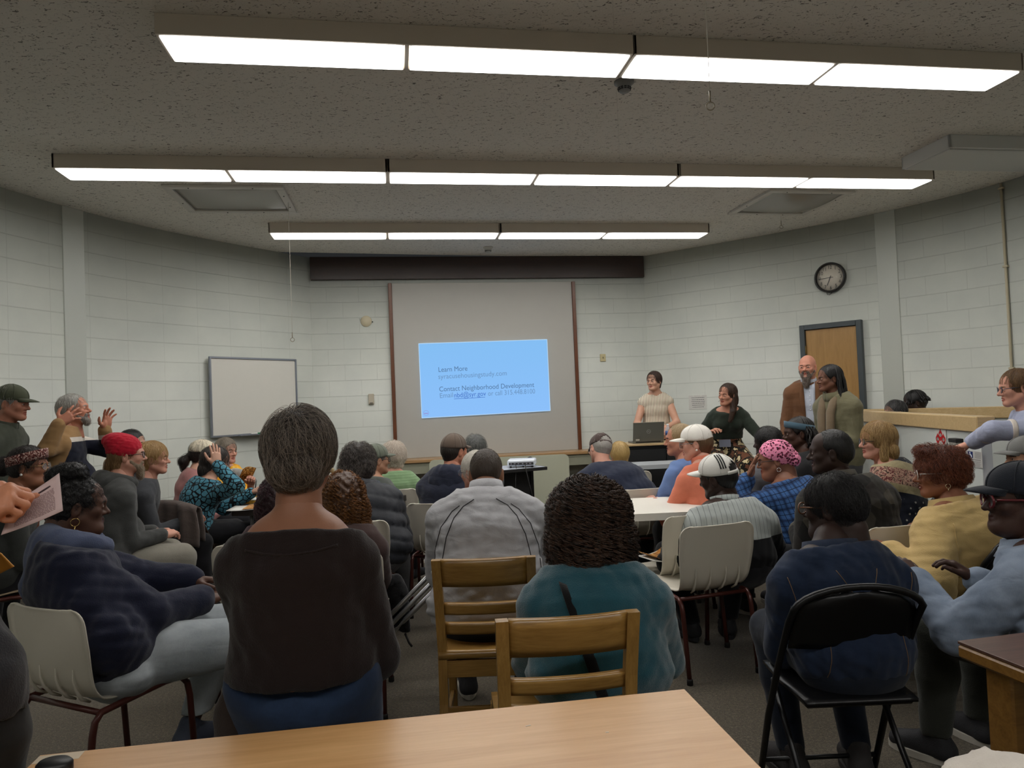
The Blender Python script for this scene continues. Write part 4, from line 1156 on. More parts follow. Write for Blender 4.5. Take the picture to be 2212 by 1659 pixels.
# ================================================================ furniture
M_SHELL = plain((206, 200, 186), .42, name='ivory_plastic', bump=.05, bscale=300, spec=.4)
M_SHELLT = plain((150, 132, 108), .45, name='tan_plastic', bump=.05, bscale=300)
M_MAROON = plain((78, 38, 32), .3, .2, name='maroon_tube_enamel'); M_BLACKM = plain((20, 20, 22), .35, .3, name='black_steel'); M_BROWNM = plain((72, 58, 48), .4, .3, name='brown_steel')
M_RUB = plain((24, 22, 22), .8, name='rubber')
def shell_chair(mat=M_SHELL, name='stacking_chair'):
    r = empty(name); prof = []
    ctl = np.array([(.215, .430), (.20, .452), (.12, .452), (0, .435), (-.10, .432), (-.165, .45), (-.205, .50), (-.222, .58), (-.238, .68), (-.250, .772), (-.256, .790)])
    n = 44; t = np.linspace(0, len(ctl) - 1, n); prof = np.stack([np.interp(t, range(len(ctl)), ctl[:, i]) for i in (0, 1)], 1)
    for _ in range(3): prof[1:-1] = prof[1:-1] * .5 + (prof[2:] + prof[:-2]) * .25
    s = np.concatenate([[0], np.cumsum(np.linalg.norm(np.diff(prof, axis=0), axis=1))]); Ltot = s[-1]; G = []
    for (y, z), si in zip(prof, s):
        bt = Ltot - si; w = np.interp(si / Ltot, [0, .08, .30, .42, .50, .60, .80, 1], [.205, .215, .215, .195, .190, .205, .222, .222])
        rr = .055
        if bt < rr: w -= rr - math.sqrt(max(0, rr * rr - (rr - bt) ** 2))
        if si < .03: w -= .03 - math.sqrt(max(0, .03 ** 2 - (.03 - si) ** 2))
        back = np.clip((si / Ltot - .42) / .12, 0, 1); row = []
        for u in np.linspace(-1, 1, 25):
            dish = .028 * u * u * back; rim = .012 * max(0, abs(u) - .88) / .12
            row.append((u * w, y + dish - rim * back, z + (1 - back) * (.018 * u * u - .010 * math.cos(u * 1.5)) - rim * (1 - back)))
        G.append(row)
    m = MB(); m.sheet(G, .006)
    for u in (-.13, -.045, .045, .13):
        m.tube([(u, -.262 + .028 * (u / .21) ** 2 + .035, .57), (u, -.245 + .022 * (u / .21) ** 2 + .02, .53), (u, -.222 + .02 * (u / .21) ** 2 + .01, .49), (u * .98, -.185, .455), (u * .95, -.15, .432)], [.001, .004, .006, .007, .004], 6)
    m.build('seat_shell', mat, r)
    for q in (-1, 1):
        x = q * .205
        P = [(x, -.235, .0), (x, -.215, .20), (x, -.20, .34), (x, -.190, .385), (x, -.165, .412), (x, -.05, .418), (x, .10, .424), (x, .17, .418), (x, .20, .385), (x, .212, .33), (x, .235, .0)]
        Q = np.array(P); k = 4
        MB().tube([tuple(p) for p in Q], .0125, 10).build('leg_frame', M_MAROON, r)
        for y in (-.236, .236): MB().lathe([(.0155, 0), (.0155, .025), (.013, .03)], (x, y, 0), 10).build('foot_cap', M_RUB, r)
    MB().tube([(-.205, -.165, .410), (.205, -.165, .410)], .011, 8).build('cross_bar', M_MAROON, r)
    MB().tube([(-.205, .13, .420), (.205, .13, .420)], .011, 8).build('cross_bar', M_MAROON, r)
    return r
def folding_chair(mat=M_BLACKM, name='folding_chair'):
    r = empty(name); x = .215
    a = [(-x, .225, 0), (-x, .10, .30), (-x, -.02, .52), (-x, -.13, .70)] + [(-x * math.cos(t) * 1.0, -.165 - .02 * math.sin(t), .735 + .085 * math.sin(t)) for t in np.linspace(.15, PI - .15, 13)] + [(x, -.13, .70), (x, -.02, .52), (x, .10, .30), (x, .225, 0)]
    MB().tube(a, .012, 10).build('main_frame', mat, r)
    b = [(-x + .03, .12, .42), (-x + .03, -.02, .25), (-x + .03, -.245, 0.0)]; b2 = [(-p[0], p[1], p[2]) for p in b]
    MB().tube(b, .011, 8).build('rear_leg', mat, r); MB().tube(b2, .011, 8).build('rear_leg', mat, r)
    MB().tube([(-x + .03, -.17, .085), (x - .03, -.17, .085)], .009, 8).build('stretcher', mat, r)
    MB().tube([(-x, .185, .095), (x, .185, .095)], .009, 8).build('stretcher', mat, r)
    G = []
    for v in np.linspace(0, 1, 9):
        z = .60 + .205 * v; w = .205 if v < .62 else .205 * math.sqrt(max(.02, 1 - ((v - .62) / .395) ** 2)) * 1.0
        G.append([(u * w, -.078 - .085 * v - .03 * (1 - u * u) - .006, z) for u in np.linspace(-1, 1, 15)])
    MB().sheet(G, .008).build('backrest', mat, r)
    G = [[(u * (.195 - .012 * abs(v)), .03 + v * .195, .445 - .010 * (1 - u * u) * (1 - v * v) - .02 * max(0, abs(v) - .8)) for u in np.linspace(-1, 1, 13)] for v in np.linspace(-1, 1, 11)]
    m = MB().sheet(G, .012); m.box((0, .03, .43), (.36, .36, .02), 0, .008); m.build('seat', mat, r)
    return r
def wooden_chair(name='wooden_chair', slats=3):
    r = empty(name); mat = wood((132, 96, 44), (178, 138, 74), name='honey_oak', axis=2, rough=.3, coat=.4, scale=5); mh = wood((132, 96, 44), (178, 138, 74), name='honey_oak_rail', axis=0, rough=.3, coat=.4, scale=5)
    for q in (-1, 1):
        G = [(q * .185, -.235, 0), (q * .185, -.19, .25), (q * .185, -.18, .45), (q * .187, -.215, .65), (q * .19, -.262, .845)]
        m = MB(); P = []
        for (xx, yy, zz) in G: P.append([(xx - .018, yy - .018, zz), (xx + .018, yy - .018, zz), (xx + .018, yy + .018, zz), (xx - .018, yy + .018, zz), (xx - .018, yy - .018, zz)])
        m.sheet(P, 0, False); m.add([P[-1][i] for i in range(4)], [(0, 1, 2, 3)]); m.build('back_post', mat, r)
        MB().box((q * .185, .20, .215), (.036, .036, .43), 0, .004).build('front_leg', mat, r)
        MB().box((q * .185, 0.0, .14), (.018, .40, .03), 0, .003).build('side_stretcher', mat, r)
    def rail(z0, z1, y0, y1, dish, nm):
        G = [[(u * .172, y0 + (y1 - y0) * v - dish * (1 - u * u), z0 + (z1 - z0) * v) for u in np.linspace(-1, 1, 13)] for v in np.linspace(0, 1, 5)]
        MB().sheet(G, .02).build(nm, mh, r)
    rail(.735, .845, -.236, -.262, .022, 'top_rail')
    for z in ((.615,), (.615, .53))[slats > 1]: rail(z, z + .045, -.207 + (.615 - z) * .25, -.216 + (.615 - z) * .25, .018, 'slat')
    G = [[(u * .20, v * .205, .445 - .012 * (1 - u * u) * (1 - v * v)) for u in np.linspace(-1, 1, 11)] for v in np.linspace(-1, 1, 11)]
    MB().sheet(G, .028).build('seat', mh, r)
    MB().box((0, -.185, .385), (.34, .018, .07), 0, .003).build('apron', mh, r); MB().box((0, .2, .385), (.34, .018, .07), 0, .003).build('apron', mh, r)
    MB().box((0, -.20, .22), (.34, .018, .035), 0, .003).build('stretcher', mh, r); MB().box((0, .2, .22), (.34, .018, .03), 0, .003).build('stretcher', mh, r)
    return r
PROTO = {}
CHAIR_GROUP = {'shell': 'ivory plastic stacking chairs', 'tan': 'tan plastic stacking chairs', 'fold': 'black folding chairs', 'brown': 'brown folding chairs', 'wood': 'wooden slat back chairs'}
def chair(kind, x, y, rz, label):
    mk = {'shell': lambda: shell_chair(), 'tan': lambda: shell_chair(M_SHELLT), 'fold': lambda: folding_chair(), 'brown': lambda: folding_chair(M_BROWNM), 'wood': lambda: wooden_chair()}
    if kind in PROTO: o = copy_tree(PROTO[kind])
    else: o = PROTO[kind] = mk[kind]()
    o.location = (x, y, 0); o.rotation_euler = (0, 0, math.radians(rz)); tag(o, label, 'chair', CHAIR_GROUP[kind]); return o
def chair_for(p, kind, label, dy=-.06, rz=None, dx=0.0):
    a = p.rz if rz is None else math.radians(rz); q = p.o + Rz(a) @ np.array([dx, dy, 0]); return chair(kind, q[0], q[1], math.degrees(a), label)

# ---- tables
M_BIRCH = wood((196, 146, 92), (218, 172, 118), name='birch_laminate', axis=0, rough=.32, coat=.15, scale=3)
M_BIRCHE = plain((150, 112, 70), .4, name='birch_edge')
TBL = .74
ta, tb = at_z(85, 1630, TBL), at_z(1480, 1487, TBL)
ex = (tb - ta); ex[2] = 0; tw = np.linalg.norm(ex); ex /= tw; ta_ = math.atan2(ex[1], ex[0]); ey = np.array([-ex[1], ex[0], 0])
tc = (ta + tb) / 2 - ey * .38
t = empty('wooden_table', (tc[0], tc[1], 0), ta_); tag(t, 'light wood laminate table in the foreground with a worn left corner', 'table')
MB().box((0, 0, TBL - .016), (tw, .76, .032), 0, .004).build('tabletop', M_BIRCH, t)
for sx in (-1, 1):
    for sy in (-1, 1): MB().box((sx * (tw / 2 - .08), sy * .30, (TBL - .032) / 2), (.06, .06, TBL - .032), 0, .006).build('leg', M_BIRCHE, t)
MB().box((0, .26, TBL - .08), (tw - .2, .02, .09), 0, .003).box((0, -.26, TBL - .08), (tw - .2, .02, .09), 0, .003).build('apron', M_BIRCHE, t)
for (u, v, a_, l_) in ((.22, .27, .3, .012), (.12, .10, -.4, .016), (.17, .095, .2, .010), (.06, .13, .9, .01), (.33, .2, 0, .007)): MB().box((u * tw, v, TBL + .0003), (l_, .004, .0006), a_).build('wear_mark', plain((206, 190, 166), .6, name='worn_spot'), t)
MB().box((-tw / 2 + .05, .355, TBL + .0003), (.09, .035, .0006), .05).build('wear_mark', plain((206, 190, 166), .6, name='worn_spot'), t)
# dark round thing at the table's left end
bp = at_z(138, 1652, TBL)
o = MB().lathe([(.0, 0), (.034, 0), (.036, .004), (.036, .018), (.030, .024), (0, .025)], (0, 0, 0), 24, sx=1.0, sy=.75).build('phone_puck', plain((22, 22, 24), .45, name='black_plastic')); o.name = 'computer_mouse'
o.location = (bp[0], bp[1] - .03, TBL); tag(o, 'small black rounded gadget lying on the near left end of the light wood table', 'gadget')
# walnut table at right
M_WAL = wood((70, 46, 38), (108, 78, 66), name='walnut_laminate', axis=0, rough=.35, scale=3); M_WALE = wood((110, 76, 32), (150, 110, 54), name='oak_edge', axis=0, scale=5)
ra_, rb_ = at_z(2068, 1384, TBL), at_z(2212, 1366, TBL); e = rb_ - ra_; e[2] = 0; e /= np.linalg.norm(e); an = math.atan2(e[1], e[0]); n_ = np.array([-e[1], e[0], 0])
rc = at_z(2212, 1447, TBL - .03); 
c = ra_ + e * .6 - n_ * .45
t = empty('walnut_table', (c[0], c[1], 0), an); tag(t, 'dark walnut laminate table with oak edge and thick oak leg at the right edge', 'table')
MB().box((0, 0, TBL - .004), (1.2, .9, .008), 0, .001).build('tabletop', M_WAL, t); MB().box((0, 0, TBL - .028), (1.205, .905, .04), 0, .008).build('table_edge', M_WALE, t)
for sx in (-1, 1):
    for sy in (-1, 1): MB().box((sx * .52, sy * .36, (TBL - .05) / 2), (.085, .085, TBL - .05), 0, .006).build('leg', M_WALE, t)
# white folding table in the middle right
M_WHT = plain((226, 222, 212), .4, name='white_table_plastic'); M_GREYL = plain((150, 150, 148), .4, .6, name='grey_steel_leg')
def folding_table(x0, x1, y0, y1, rz, label, mat, name='folding_table', h=.74):
    t = empty(name, ((x0 + x1) / 2, (y0 + y1) / 2, 0), rz); tag(t, label, 'table'); w, d = x1 - x0, y1 - y0
    m = MB(); m.prism(rrect(w, d, .04), h - .045, h); m.build('tabletop', mat, t)
    for sx in (-1, 1):
        xx = sx * (w / 2 - .14); MB().tube([(xx, -d / 2 + .09, 0), (xx, -d / 2 + .07, h - .05)], .014, 8).tube([(xx, d / 2 - .09, 0), (xx, d / 2 - .07, h - .05)], .014, 8).tube([(xx, -d / 2 + .08, .3), (xx, d / 2 - .08, .3)], .010, 8).build('leg_frame', M_GREYL, t)
    return t
folding_table(.52, 1.40, 4.42, 5.12, math.radians(1), 'white folding table behind the ivory chair left of the striped sweater', M_WHT)
q = at(1402, 998, 7.9)
folding_table(q[0] - .45, q[0] + .55, 7.62, 8.05, math.radians(4), 'narrow grey topped table in front of the black cabinet', plain((172, 176, 180), .4, name='grey_laminate'), h=.735)
q = at(560, 1098, 5.35)
folding_table(q[0] - .17, q[0] + 1.0, 5.25, 6.05, math.radians(-8), 'dark table on the left where people sit with papers', plain((34, 32, 32), .4, name='black_laminate'), name='black_table')
# projector cart
q = at(1105, 1016, 7.75)
t = empty('projector_cart', (q[0] - .05, 7.9, 0), math.radians(24)); tag(t, 'small angled table with black edge carrying the projector', 'table'); PC = t
MB().prism([(-.40, -.25), (.36, -.25), (.36, .25), (-.40, .25)], .728, .742).build('tabletop', plain((190, 196, 206), .3, name='light_laminate'), t)
m = MB()
for sy in (-1, 1): m.box((-.02, sy * .253, .725), (.78, .012, .036), 0, .003)
for sx in (-.405, .365): m.box((sx, 0, .725), (.012, .52, .036), 0, .003)
m.build('table_edge', M_RUB, t)
MB().box((-.02, .0, .46), (.62, .02, .44), 0, .003).build('modesty_panel', plain((26, 26, 28), .6, name='black_panel'), t)
for sx in (-1, 1): MB().box((sx * .31 - .02, 0, .37), (.04, .06, .7), 0, .004).box((sx * .31 - .02, 0, .02), (.05, .44, .035), 0, .008).build('leg', M_BLACKM, t)
pj = empty('projector', (q[0] + .12, 7.92, .742), math.radians(-6)); tag(pj, 'white projector on the small table below the screen', 'projector')
M_PJ = plain((226, 232, 240), .35, name='white_projector')
MB().box((0, 0, .055), (.31, .23, .07), 0, .014).build('casing', M_PJ, pj)
MB().box((.0, -.117, .045), (.27, .006, .03), 0, .001).build('port_panel', plain((52, 52, 56), .5, name='port_dark'), pj)
m = MB()
for i, xx in enumerate((-.11, -.07, -.03, .02, .06, .10)): m.box((xx, -.121, .046), (.022 if i % 2 else .014, .004, .012))
m.build('socket', plain((150, 150, 156), .4, .5, name='socket_metal'), pj)
MB().lathe([(.045, 0), (.045, .02), (.038, .022), (.034, .01), (0, .008)], (.08, .112, .055), 20, Matrix.Rotation(-PI / 2, 3, 'X')).build('lens_barrel', M_RUB, pj)
m = MB()
for xx, yy in ((-.12, -.09), (.12, -.09), (0, .09)): m.lathe([(.012, 0), (.012, .022)], (xx, yy, 0), 8)
m.build('foot', M_RUB, pj)
MB().tube([(.03, -.12, .05), (.05, -.17, .03), (.06, -.24, .0), (.09, -.30, -.12), (.14, -.31, -.35), (.16, -.30, -.60), (.1, -.2, -.735)], .005, 6).tube([(-.06, -.12, .045), (-.05, -.18, .0), (-.05, -.28, -.1), (-.06, -.30, -.4), (-.05, -.2, -.735)], .004, 6).build('power_cord', M_RUB, pj)
# flip top table standing against the counter
ql, qr = at(927, 997, 8.75), at(1228, 978, 8.85)
mid = (ql + qr) / 2; wv = np.linalg.norm((qr - ql)[:2]); ang = math.atan2(qr[1] - ql[1], qr[0] - ql[0])
t = empty('flip_top_table', (mid[0], mid[1], 0), ang); tag(t, 'pale olive table with its rounded top tipped upright in front of the counter', 'table')
zt2 = float(mid[2]); R9 = Matrix.Rotation(PI / 2, 3, 'X')
MB().prism(rrect(wv, .68, .06), -.014, .014, R9, (0, 0, zt2 - .34)).build('tabletop', plain((176, 178, 158), .5, name='pale_olive_laminate'), t)
for sx in (-1, 1): MB().box((sx * wv * .36, .06, .40), (.04, .05, .66), 0, .006).box((sx * wv * .36, .03, .075), (.05, .26, .04), 0, .01).build('leg', M_BLACKM, t)
for sx in (-1, 1):
    for sy in (-.09, .14): MB().lathe([(0, -.012), (.03, -.012), (.032, 0), (.03, .012), (0, .012)], (sx * wv * .36, sy, .032), 14, Matrix.Rotation(PI / 2, 3, 'Y')).build('caster', M_RUB, t)
# cabinet with laptop
ca, cb = at(1352, 957, 8.35), at(1600, 952, 8.35); 
cw = .98; cxm = float(at(1437, 957, 8.35)[0]); cz = float(at(1437, 957, 8.30)[2]); CABZ = cz; CABX = cxm
t = empty('media_cabinet', (cxm, 8.58, 0), math.radians(3)); tag(t, 'black fronted cabinet with maple edges under the laptop', 'cabinet')
M_MAPLE = wood((186, 156, 110), (208, 180, 136), name='maple', axis=0); M_BLK = plain((20, 21, 23), .5, name='black_laminate_door')
MB().box((0, 0, cz - .013), (cw, .46, .026), 0, .003).build('cabinet_top', M_MAPLE, t)
for sx in (-1, 1): MB().box((sx * (cw / 2 - .014), 0, (cz - .026) / 2), (.028, .44, cz - .026), 0, .003).build('side_panel', M_MAPLE, t)
MB().box((0, .02, (cz - .026) / 2 + .04), (cw - .06, .38, cz - .12), 0, .002).build('carcass', M_BLK, t)
for sx in (-1, 1):
    d_ = MB().box((sx * (cw / 4 - .008), -.205, cz * .5), (cw / 2 - .024, .02, cz - .14), 0, .002).build('door', M_BLK, t)
    if sx > 0: MB().lathe([(.012, 0), (.012, .006), (.008, .008), (0, .008)], (sx * (cw / 4 - .06), -.215, cz - .13), 14, Matrix.Rotation(PI / 2, 3, 'X')).build('lock', plain((190, 190, 185), .3, .9, name='chrome'), d_)
lp = at(1397, 952, 8.45); LPX = lp[0]
l = empty('laptop', (lp[0], 8.52, cz), math.radians(184)); tag(l, 'grey laptop with round logo on its lid open on the cabinet', 'laptop')
M_LAP = plain((112, 110, 100), .4, .5, name='laptop_grey')
MB().box((0, 0, .009), (.37, .25, .018), 0, .004).build('base', M_LAP, l)
Rl = Matrix.Rotation(math.radians(-14), 3, 'X')
ld = MB().box(Vector((0, .125, .018)) + Rl @ Vector((0, 0, .12)), (.37, .008, .235), 0, .003, R=Rl).build('lid', M_LAP, l)
lc = Vector((0, .130, .018)) + Rl @ Vector((0, 0, .125))
MB().tube([lc + Rl @ Vector((.022 * math.cos(a), .001, .022 * math.sin(a))) for a in np.linspace(0, 2 * PI, 25)[:-1]], .0018, 5, closed=True).build('logo_ring', plain((190, 190, 186), .3, .6, name='logo_silver'), ld)
text_obj('logo_letters', 'DELL', .017, plain((190, 190, 186), .3, .6, name='logo_silver'), ld, frame_m(lc + Rl @ Vector((.0, .0015, -.005)), (-1, 0, 0), Rl @ Vector((0, 0, 1)), (0, 1, 0)), 'CENTER', .0003, .8)
st = Vector((.13, .1295, .018)) + Rl @ Vector((0, 0, .02)); MB().box(st + Vector((0, .001, .006)), (.045, .002, .02), 0, 0, R=Rl).build('sticker', plain((196, 192, 180), .5, name='pale_sticker'), ld)
MB().box((0, .125, .018), (.30, .014, .014), 0, .004).build('hinge', M_RUB, l)
MB().box((0, -.02, .0185), (.31, .12, .002)).build('keyboard', M_RUB, l)
bp = at(1438, 950, 8.45); b = empty('water_bottle', (bp[0] + .03, 8.44, cz)); tag(b, 'clear plastic water bottle with blue label beside the laptop', 'bottle')
t_ = NT('clear_plastic'); t_.base((.85, .9, .95, 1)); t_.rough(.08); t_.b.inputs['Alpha'].default_value = .35; t_.b.inputs['Specular IOR Level'].default_value = .8
MB().lathe([(.0, 0), (.030, 0), (.033, .006), (.031, .02), (.033, .04), (.031, .06), (.033, .08), (.033, .14), (.031, .155), (.014, .185), (.013, .20)], (0, 0, 0), 24).build('bottle_body', t_.m, b)
MB().lathe([(.0335, .085), (.0335, .135)], (0, 0, 0), 24).build('label_band', plain((52, 88, 150), .4, name='blue_label'), b); MB().lathe([(.015, .198), (.015, .214), (0, .215)], (0, 0, 0), 16).build('bottle_cap', plain((230, 232, 236), .4, name='white_cap'), b)
# table S2 leans on, right of the cabinet
q = at(1600, 955, 8.0); folding_table(q[0] - .42, q[0] + .55, 7.75, 8.35, math.radians(-8), 'low pale table the woman in floral trousers is perched on', M_WHT, h=.735)

# ---- whiteboard, paper sign, plates, clock
m_, ex, ey, ez, w = wall_frame(449, 860, 634, 860, LEFTW)
zt_, zb_ = float(np.mean([on_wall(447, 773, LEFTW)[0][2], on_wall(632, 778, LEFTW)[0][2]])), float(np.mean([on_wall(452, 941, LEFTW)[0][2], on_wall(636, 934, LEFTW)[0][2]]))
wb = root_on('whiteboard', (m_[0] + ez[0] * .05, m_[1] + ez[1] * .05, zb_), ex, ez); tag(wb, 'whiteboard in a thin metal frame on the left wall', 'whiteboard'); H_ = zt_ - zb_
MB().box((0, 0, H_ / 2), (w, .015, H_), 0, .002).build('board_panel', plain((214, 212, 204), .25, name='whiteboard_enamel', var=.015), wb)
M_ALU = plain((150, 155, 165), .35, .8, name='aluminium'); m = MB()
for sx in (-1, 1): m.box((sx * w / 2, -.006, H_ / 2), (.022, .026, H_ + .02), 0, .003)
for z in (0, H_): m.box((0, -.006, z), (w, .026, .022), 0, .003)
m.build('board_frame', M_ALU, wb)
MB().box((w * .08, -.045, -.006), (w * .62, .07, .012), 0, .003).build('marker_tray', M_ALU, wb)
def on_board(x, y, z): return np.array(wb.location) + Rz(wb.rotation_euler[2]) @ np.array([x, y, z])
for i, (xx, col, lab) in enumerate(((-.05, (40, 120, 80), 'green marker pen in the whiteboard tray'), (.06, (225, 225, 225), 'white eraser pen in the whiteboard tray'), (.2, (150, 40, 40), 'red marker pen in the whiteboard tray'))):
    p_ = on_board(xx * w, -.05, .008); o = empty('marker_pen', tuple(p_), wb.rotation_euler[2]); tag(o, lab, 'marker')
    Ry = Matrix.Rotation(PI / 2, 3, 'Y'); MB().lathe([(0, -.055), (.007, -.055), (.0075, 0), (.0075, .03), (.005, .035)], (0, 0, 0), 10, Ry).build('barrel', plain((228, 228, 224), .4, name='marker_body'), o); MB().lathe([(.0085, .03), (.0085, .07), (0, .071)], (0, 0, 0), 10, Ry).build('cap', plain(col, .4, name='marker_cap'), o)
def plate(pa, pb, pts, ztop, zbot, name, label, cat, mat, th=.012):
    m_, ex, ey, ez, w = wall_frame(*pa, *pb, pts); z1 = float(on_wall(pa[0], ztop, pts)[0][2]); z0 = float(on_wall(pa[0], zbot, pts)[0][2])
    r = root_on(name, (m_[0] + ez[0] * th / 2, m_[1] + ez[1] * th / 2, (z0 + z1) / 2), ex, ez); tag(r, label, cat); h = z1 - z0
    MB().box((0, 0, 0), (w, th, h), 0, .003).build('plate', mat, r); return r, w, h
M_IV = plain((190, 178, 138), .4, name='ivory_plate')
r, w, h = plate((1296, 772), (1308, 772), BACKW, 765, 781, 'switch_plate', 'ivory switch plate on the back wall right of the screen', 'switch', M_IV)
MB().box((0, -.01, 0), (.012, .014, .024), 0, .002).build('toggle', plain((120, 108, 80), .4, name='toggle'), r)
r, w, h = plate((796, 862), (808, 862), BACKW, 851, 873, 'wall_sensor', 'small beige wall box on the back wall left of the screen', 'wall box', plain((186, 178, 160), .5, name='beige_box'), .03)
MB().box((0, -.016, -h * .4), (w * .6, .004, .008)).build('slot', M_RUB, r)
m_, nrm = on_wall(791, 694, BACKW); r = empty('round_cover_plate', tuple(m_ + nrm * .004), ROT_B); tag(r, 'round cream cover plate high on the back wall left of the screen', 'cover plate')
MB().lathe([(0, 0), (.072, 0), (.07, .006), (0, .007)], (0, 0, 0), 28, Matrix.Rotation(PI / 2, 3, 'X')).build('disc', plain((196, 186, 158), .5, name='cream_disc'), r); MB().lathe([(.008, 0), (.008, .008), (0, .009)], (.08, 0, -.01), 10, Matrix.Rotation(PI / 2, 3, 'X')).build('screw', M_RUB, r)
M_PAPER = plain((214, 213, 208), .7, name='paper')
r, w, h = plate((1488, 870), (1527, 870), RIGHTW, 854, 885, 'paper_sign', 'white printed paper notice taped to the wall beside the floral trousers woman', 'sign', M_PAPER, .003)
M_INK = plain((60, 60, 62), .7, name='ink')
for i, ln in enumerate(('The library staff', 'please ask if your', 'room is to be used', 'by another group', 'for more information', 'call the desk')):
    pass
m = MB(); rg = random.Random(4)
for i in range(6):
    x_ = -w * .36 + rg.random() * .02; zz = h * (.32 - i * .13)
    while x_ < w * .34:
        l_ = .008 + rg.random() * .018; m.box((x_ + l_ / 2, -.0022, zz), (l_, .0006, .006)); x_ += l_ + .005
m.build('printed_lines', M_INK, r)
MB().box((-.055, -.003, h * .44), (.02, .001, .012)).box((.05, -.003, h * .44), (.02, .001, .012)).build('tape', plain((232, 232, 226), .2, name='tape'), r)
# clock
m_, nrm = on_wall(1795, 600, RIGHTW); exc = np.array([-nrm[1], nrm[0], 0]); exc = -exc if exc[0] < 0 else exc
ck = root_on('wall_clock', m_ + nrm * .0, exc, nrm); tag(ck, 'round black rimmed wall clock above the door', 'clock')
top_, bot_ = on_wall(1795, 568, RIGHTW)[0], on_wall(1795, 633, RIGHTW)[0]; CRad = float(top_[2] - bot_[2]) / 2; RX = Matrix.Rotation(PI / 2, 3, 'X')
MB().lathe([(CRad * .86, .02), (CRad * .87, .05), (CRad * .93, .062), (CRad, .05), (CRad, .0)], (0, 0, 0), 48, RX).build('rim', plain((20, 17, 16), .35, name='clock_rim'), ck)
MB().lathe([(0, .022), (CRad * .88, .022), (CRad * .88, .001)], (0, 0, 0), 48, RX).build('dial', plain((206, 198, 182), .5, name='clock_dial'), ck)
M_CI = plain((24, 22, 20), .5, name='clock_ink')
for k in range(1, 13):
    a = PI / 2 - k * PI / 6; text_obj('numeral', str(k), CRad * .33, M_CI, ck, frame_m((CRad * .68 * math.cos(a), -.0235, CRad * .68 * math.sin(a) - CRad * .105), (1, 0, 0), (0, 0, 1), (0, -1, 0)), 'CENTER', 0, .85)
mm = MB()
for k in range(60):
    a = k * PI / 30; mm.box((CRad * .83 * math.cos(a), -.0232, CRad * .83 * math.sin(a)), (CRad * .05 if k % 5 == 0 else CRad * .025, .0006, .0022), 0, 0, R=Matrix.Rotation(-a, 3, 'Y'))
mm.build('minute_ring', M_CI, ck)
def hand_(ang, L, wd, nm, y):
    a = math.radians(90 - ang); c_ = Vector((math.cos(a), 0, math.sin(a))) * (L * .38); MB().box((c_.x, y, c_.z), (L * 1.24, .002, wd), 0, 0, R=Matrix.Rotation(-a, 3, 'Y')).build(nm, M_CI, ck)
hand_(203, CRad * .55, .009, 'hour_hand', -.027); hand_(268, CRad * .78, .006, 'minute_hand', -.030)
MB().lathe([(.008, .02), (.008, .034), (0, .035)], (0, 0, 0), 12, RX).build('hub', M_CI, ck)
t_ = NT('clock_glass'); t_.base((1, 1, 1, 1)); t_.rough(.03); t_.b.inputs['Alpha'].default_value = .06; t_.b.inputs['Specular IOR Level'].default_value = 1.0
MB().lathe([(CRad * .87, .044), (CRad * .5, .052), (0, .055)], (0, 0, 0), 40, RX).build('glass_cover', t_.m, ck)
MB().tube([(-.05, -.02, -CRad * .97), (-.045, -.02, -CRad * 1.1), (-.02, -.02, -CRad * 1.14), (.0, -.02, -CRad * 1.06), (.01, -.02, -CRad * .98)], .003, 6).build('cord_loop', M_RUB, ck)
# conduit
ca_, na_ = on_wall(2166, 420, RIGHTW); r = empty('conduit', tuple(ca_ + na_ * .02 - np.array([0, 0, ca_[2]]))); tag(r, 'thin cream conduit running down the right wall from the ceiling', 'conduit')
MB().tube([(0, 0, .0), (0, 0, CEIL - .01)], .013, 10).build('pipe', plain((186, 176, 150), .5, name='cream_conduit'), r)
m = MB()
for z in (.6, 1.6, 2.6, CEIL - .06): m.box((0, -.002, z), (.05, .03, .02), math.atan2(-na_[0], na_[1]), .003)
m.build('strap_clip', plain((186, 176, 150), .5, name='cream_conduit'), r)

# ---- lift enclosure on the right
PA, PB = at(1836, 886, 7.7), at(2128, 903, 4.9); PZ = 1.235; PR = at(2200, 868, 6.75)
LE = empty('lift_enclosure', (PA[0], PA[1], 0)); tag(LE, 'white half height wheelchair lift enclosure with maple rails on the right', 'enclosure')
M_RAIL = wood((190, 160, 112), (212, 184, 138), name='maple_rail', axis=0); M_ENC = plain((206, 210, 206), .5, name='white_panel')
def panel(a, b, nm, th=.07):
    a, b = np.array(a[:2]), np.array(b[:2]); L_ = np.linalg.norm(b - a); an_ = math.atan2(*(b - a)[::-1]); c_ = (a + b) / 2 - PA[:2]
    MB().box((c_[0], c_[1], (PZ - .11) / 2), (L_, th, PZ - .11), an_, .003).build(nm, M_ENC, LE)
    MB().box((c_[0], c_[1], PZ - .055), (L_ + .02, th + .05, .11), an_, .006).build('top_rail', M_RAIL, LE); return an_, L_
PAN, PLEN = panel(PA, PB, 'front_panel')
panel((PA[0] + .06, PA[1] + .03), (PR[0], PR[1]), 'rear_panel')
fe = unit(np.array([PB[0] - PA[0], PB[1] - PA[1], 0])); fn = np.array([fe[1], -fe[0], 0]); fn = fn if fn[0] < 0 else -fn
def on_panel(px, py):
    d_ = ray(px, py); o_ = np.array([0, 0, CAM_H]); a_ = np.array([PA[0], PA[1], 0]) + fn * .038; t__ = ((a_ - o_) @ fn) / (d_ @ fn); return o_ + d_ * t__
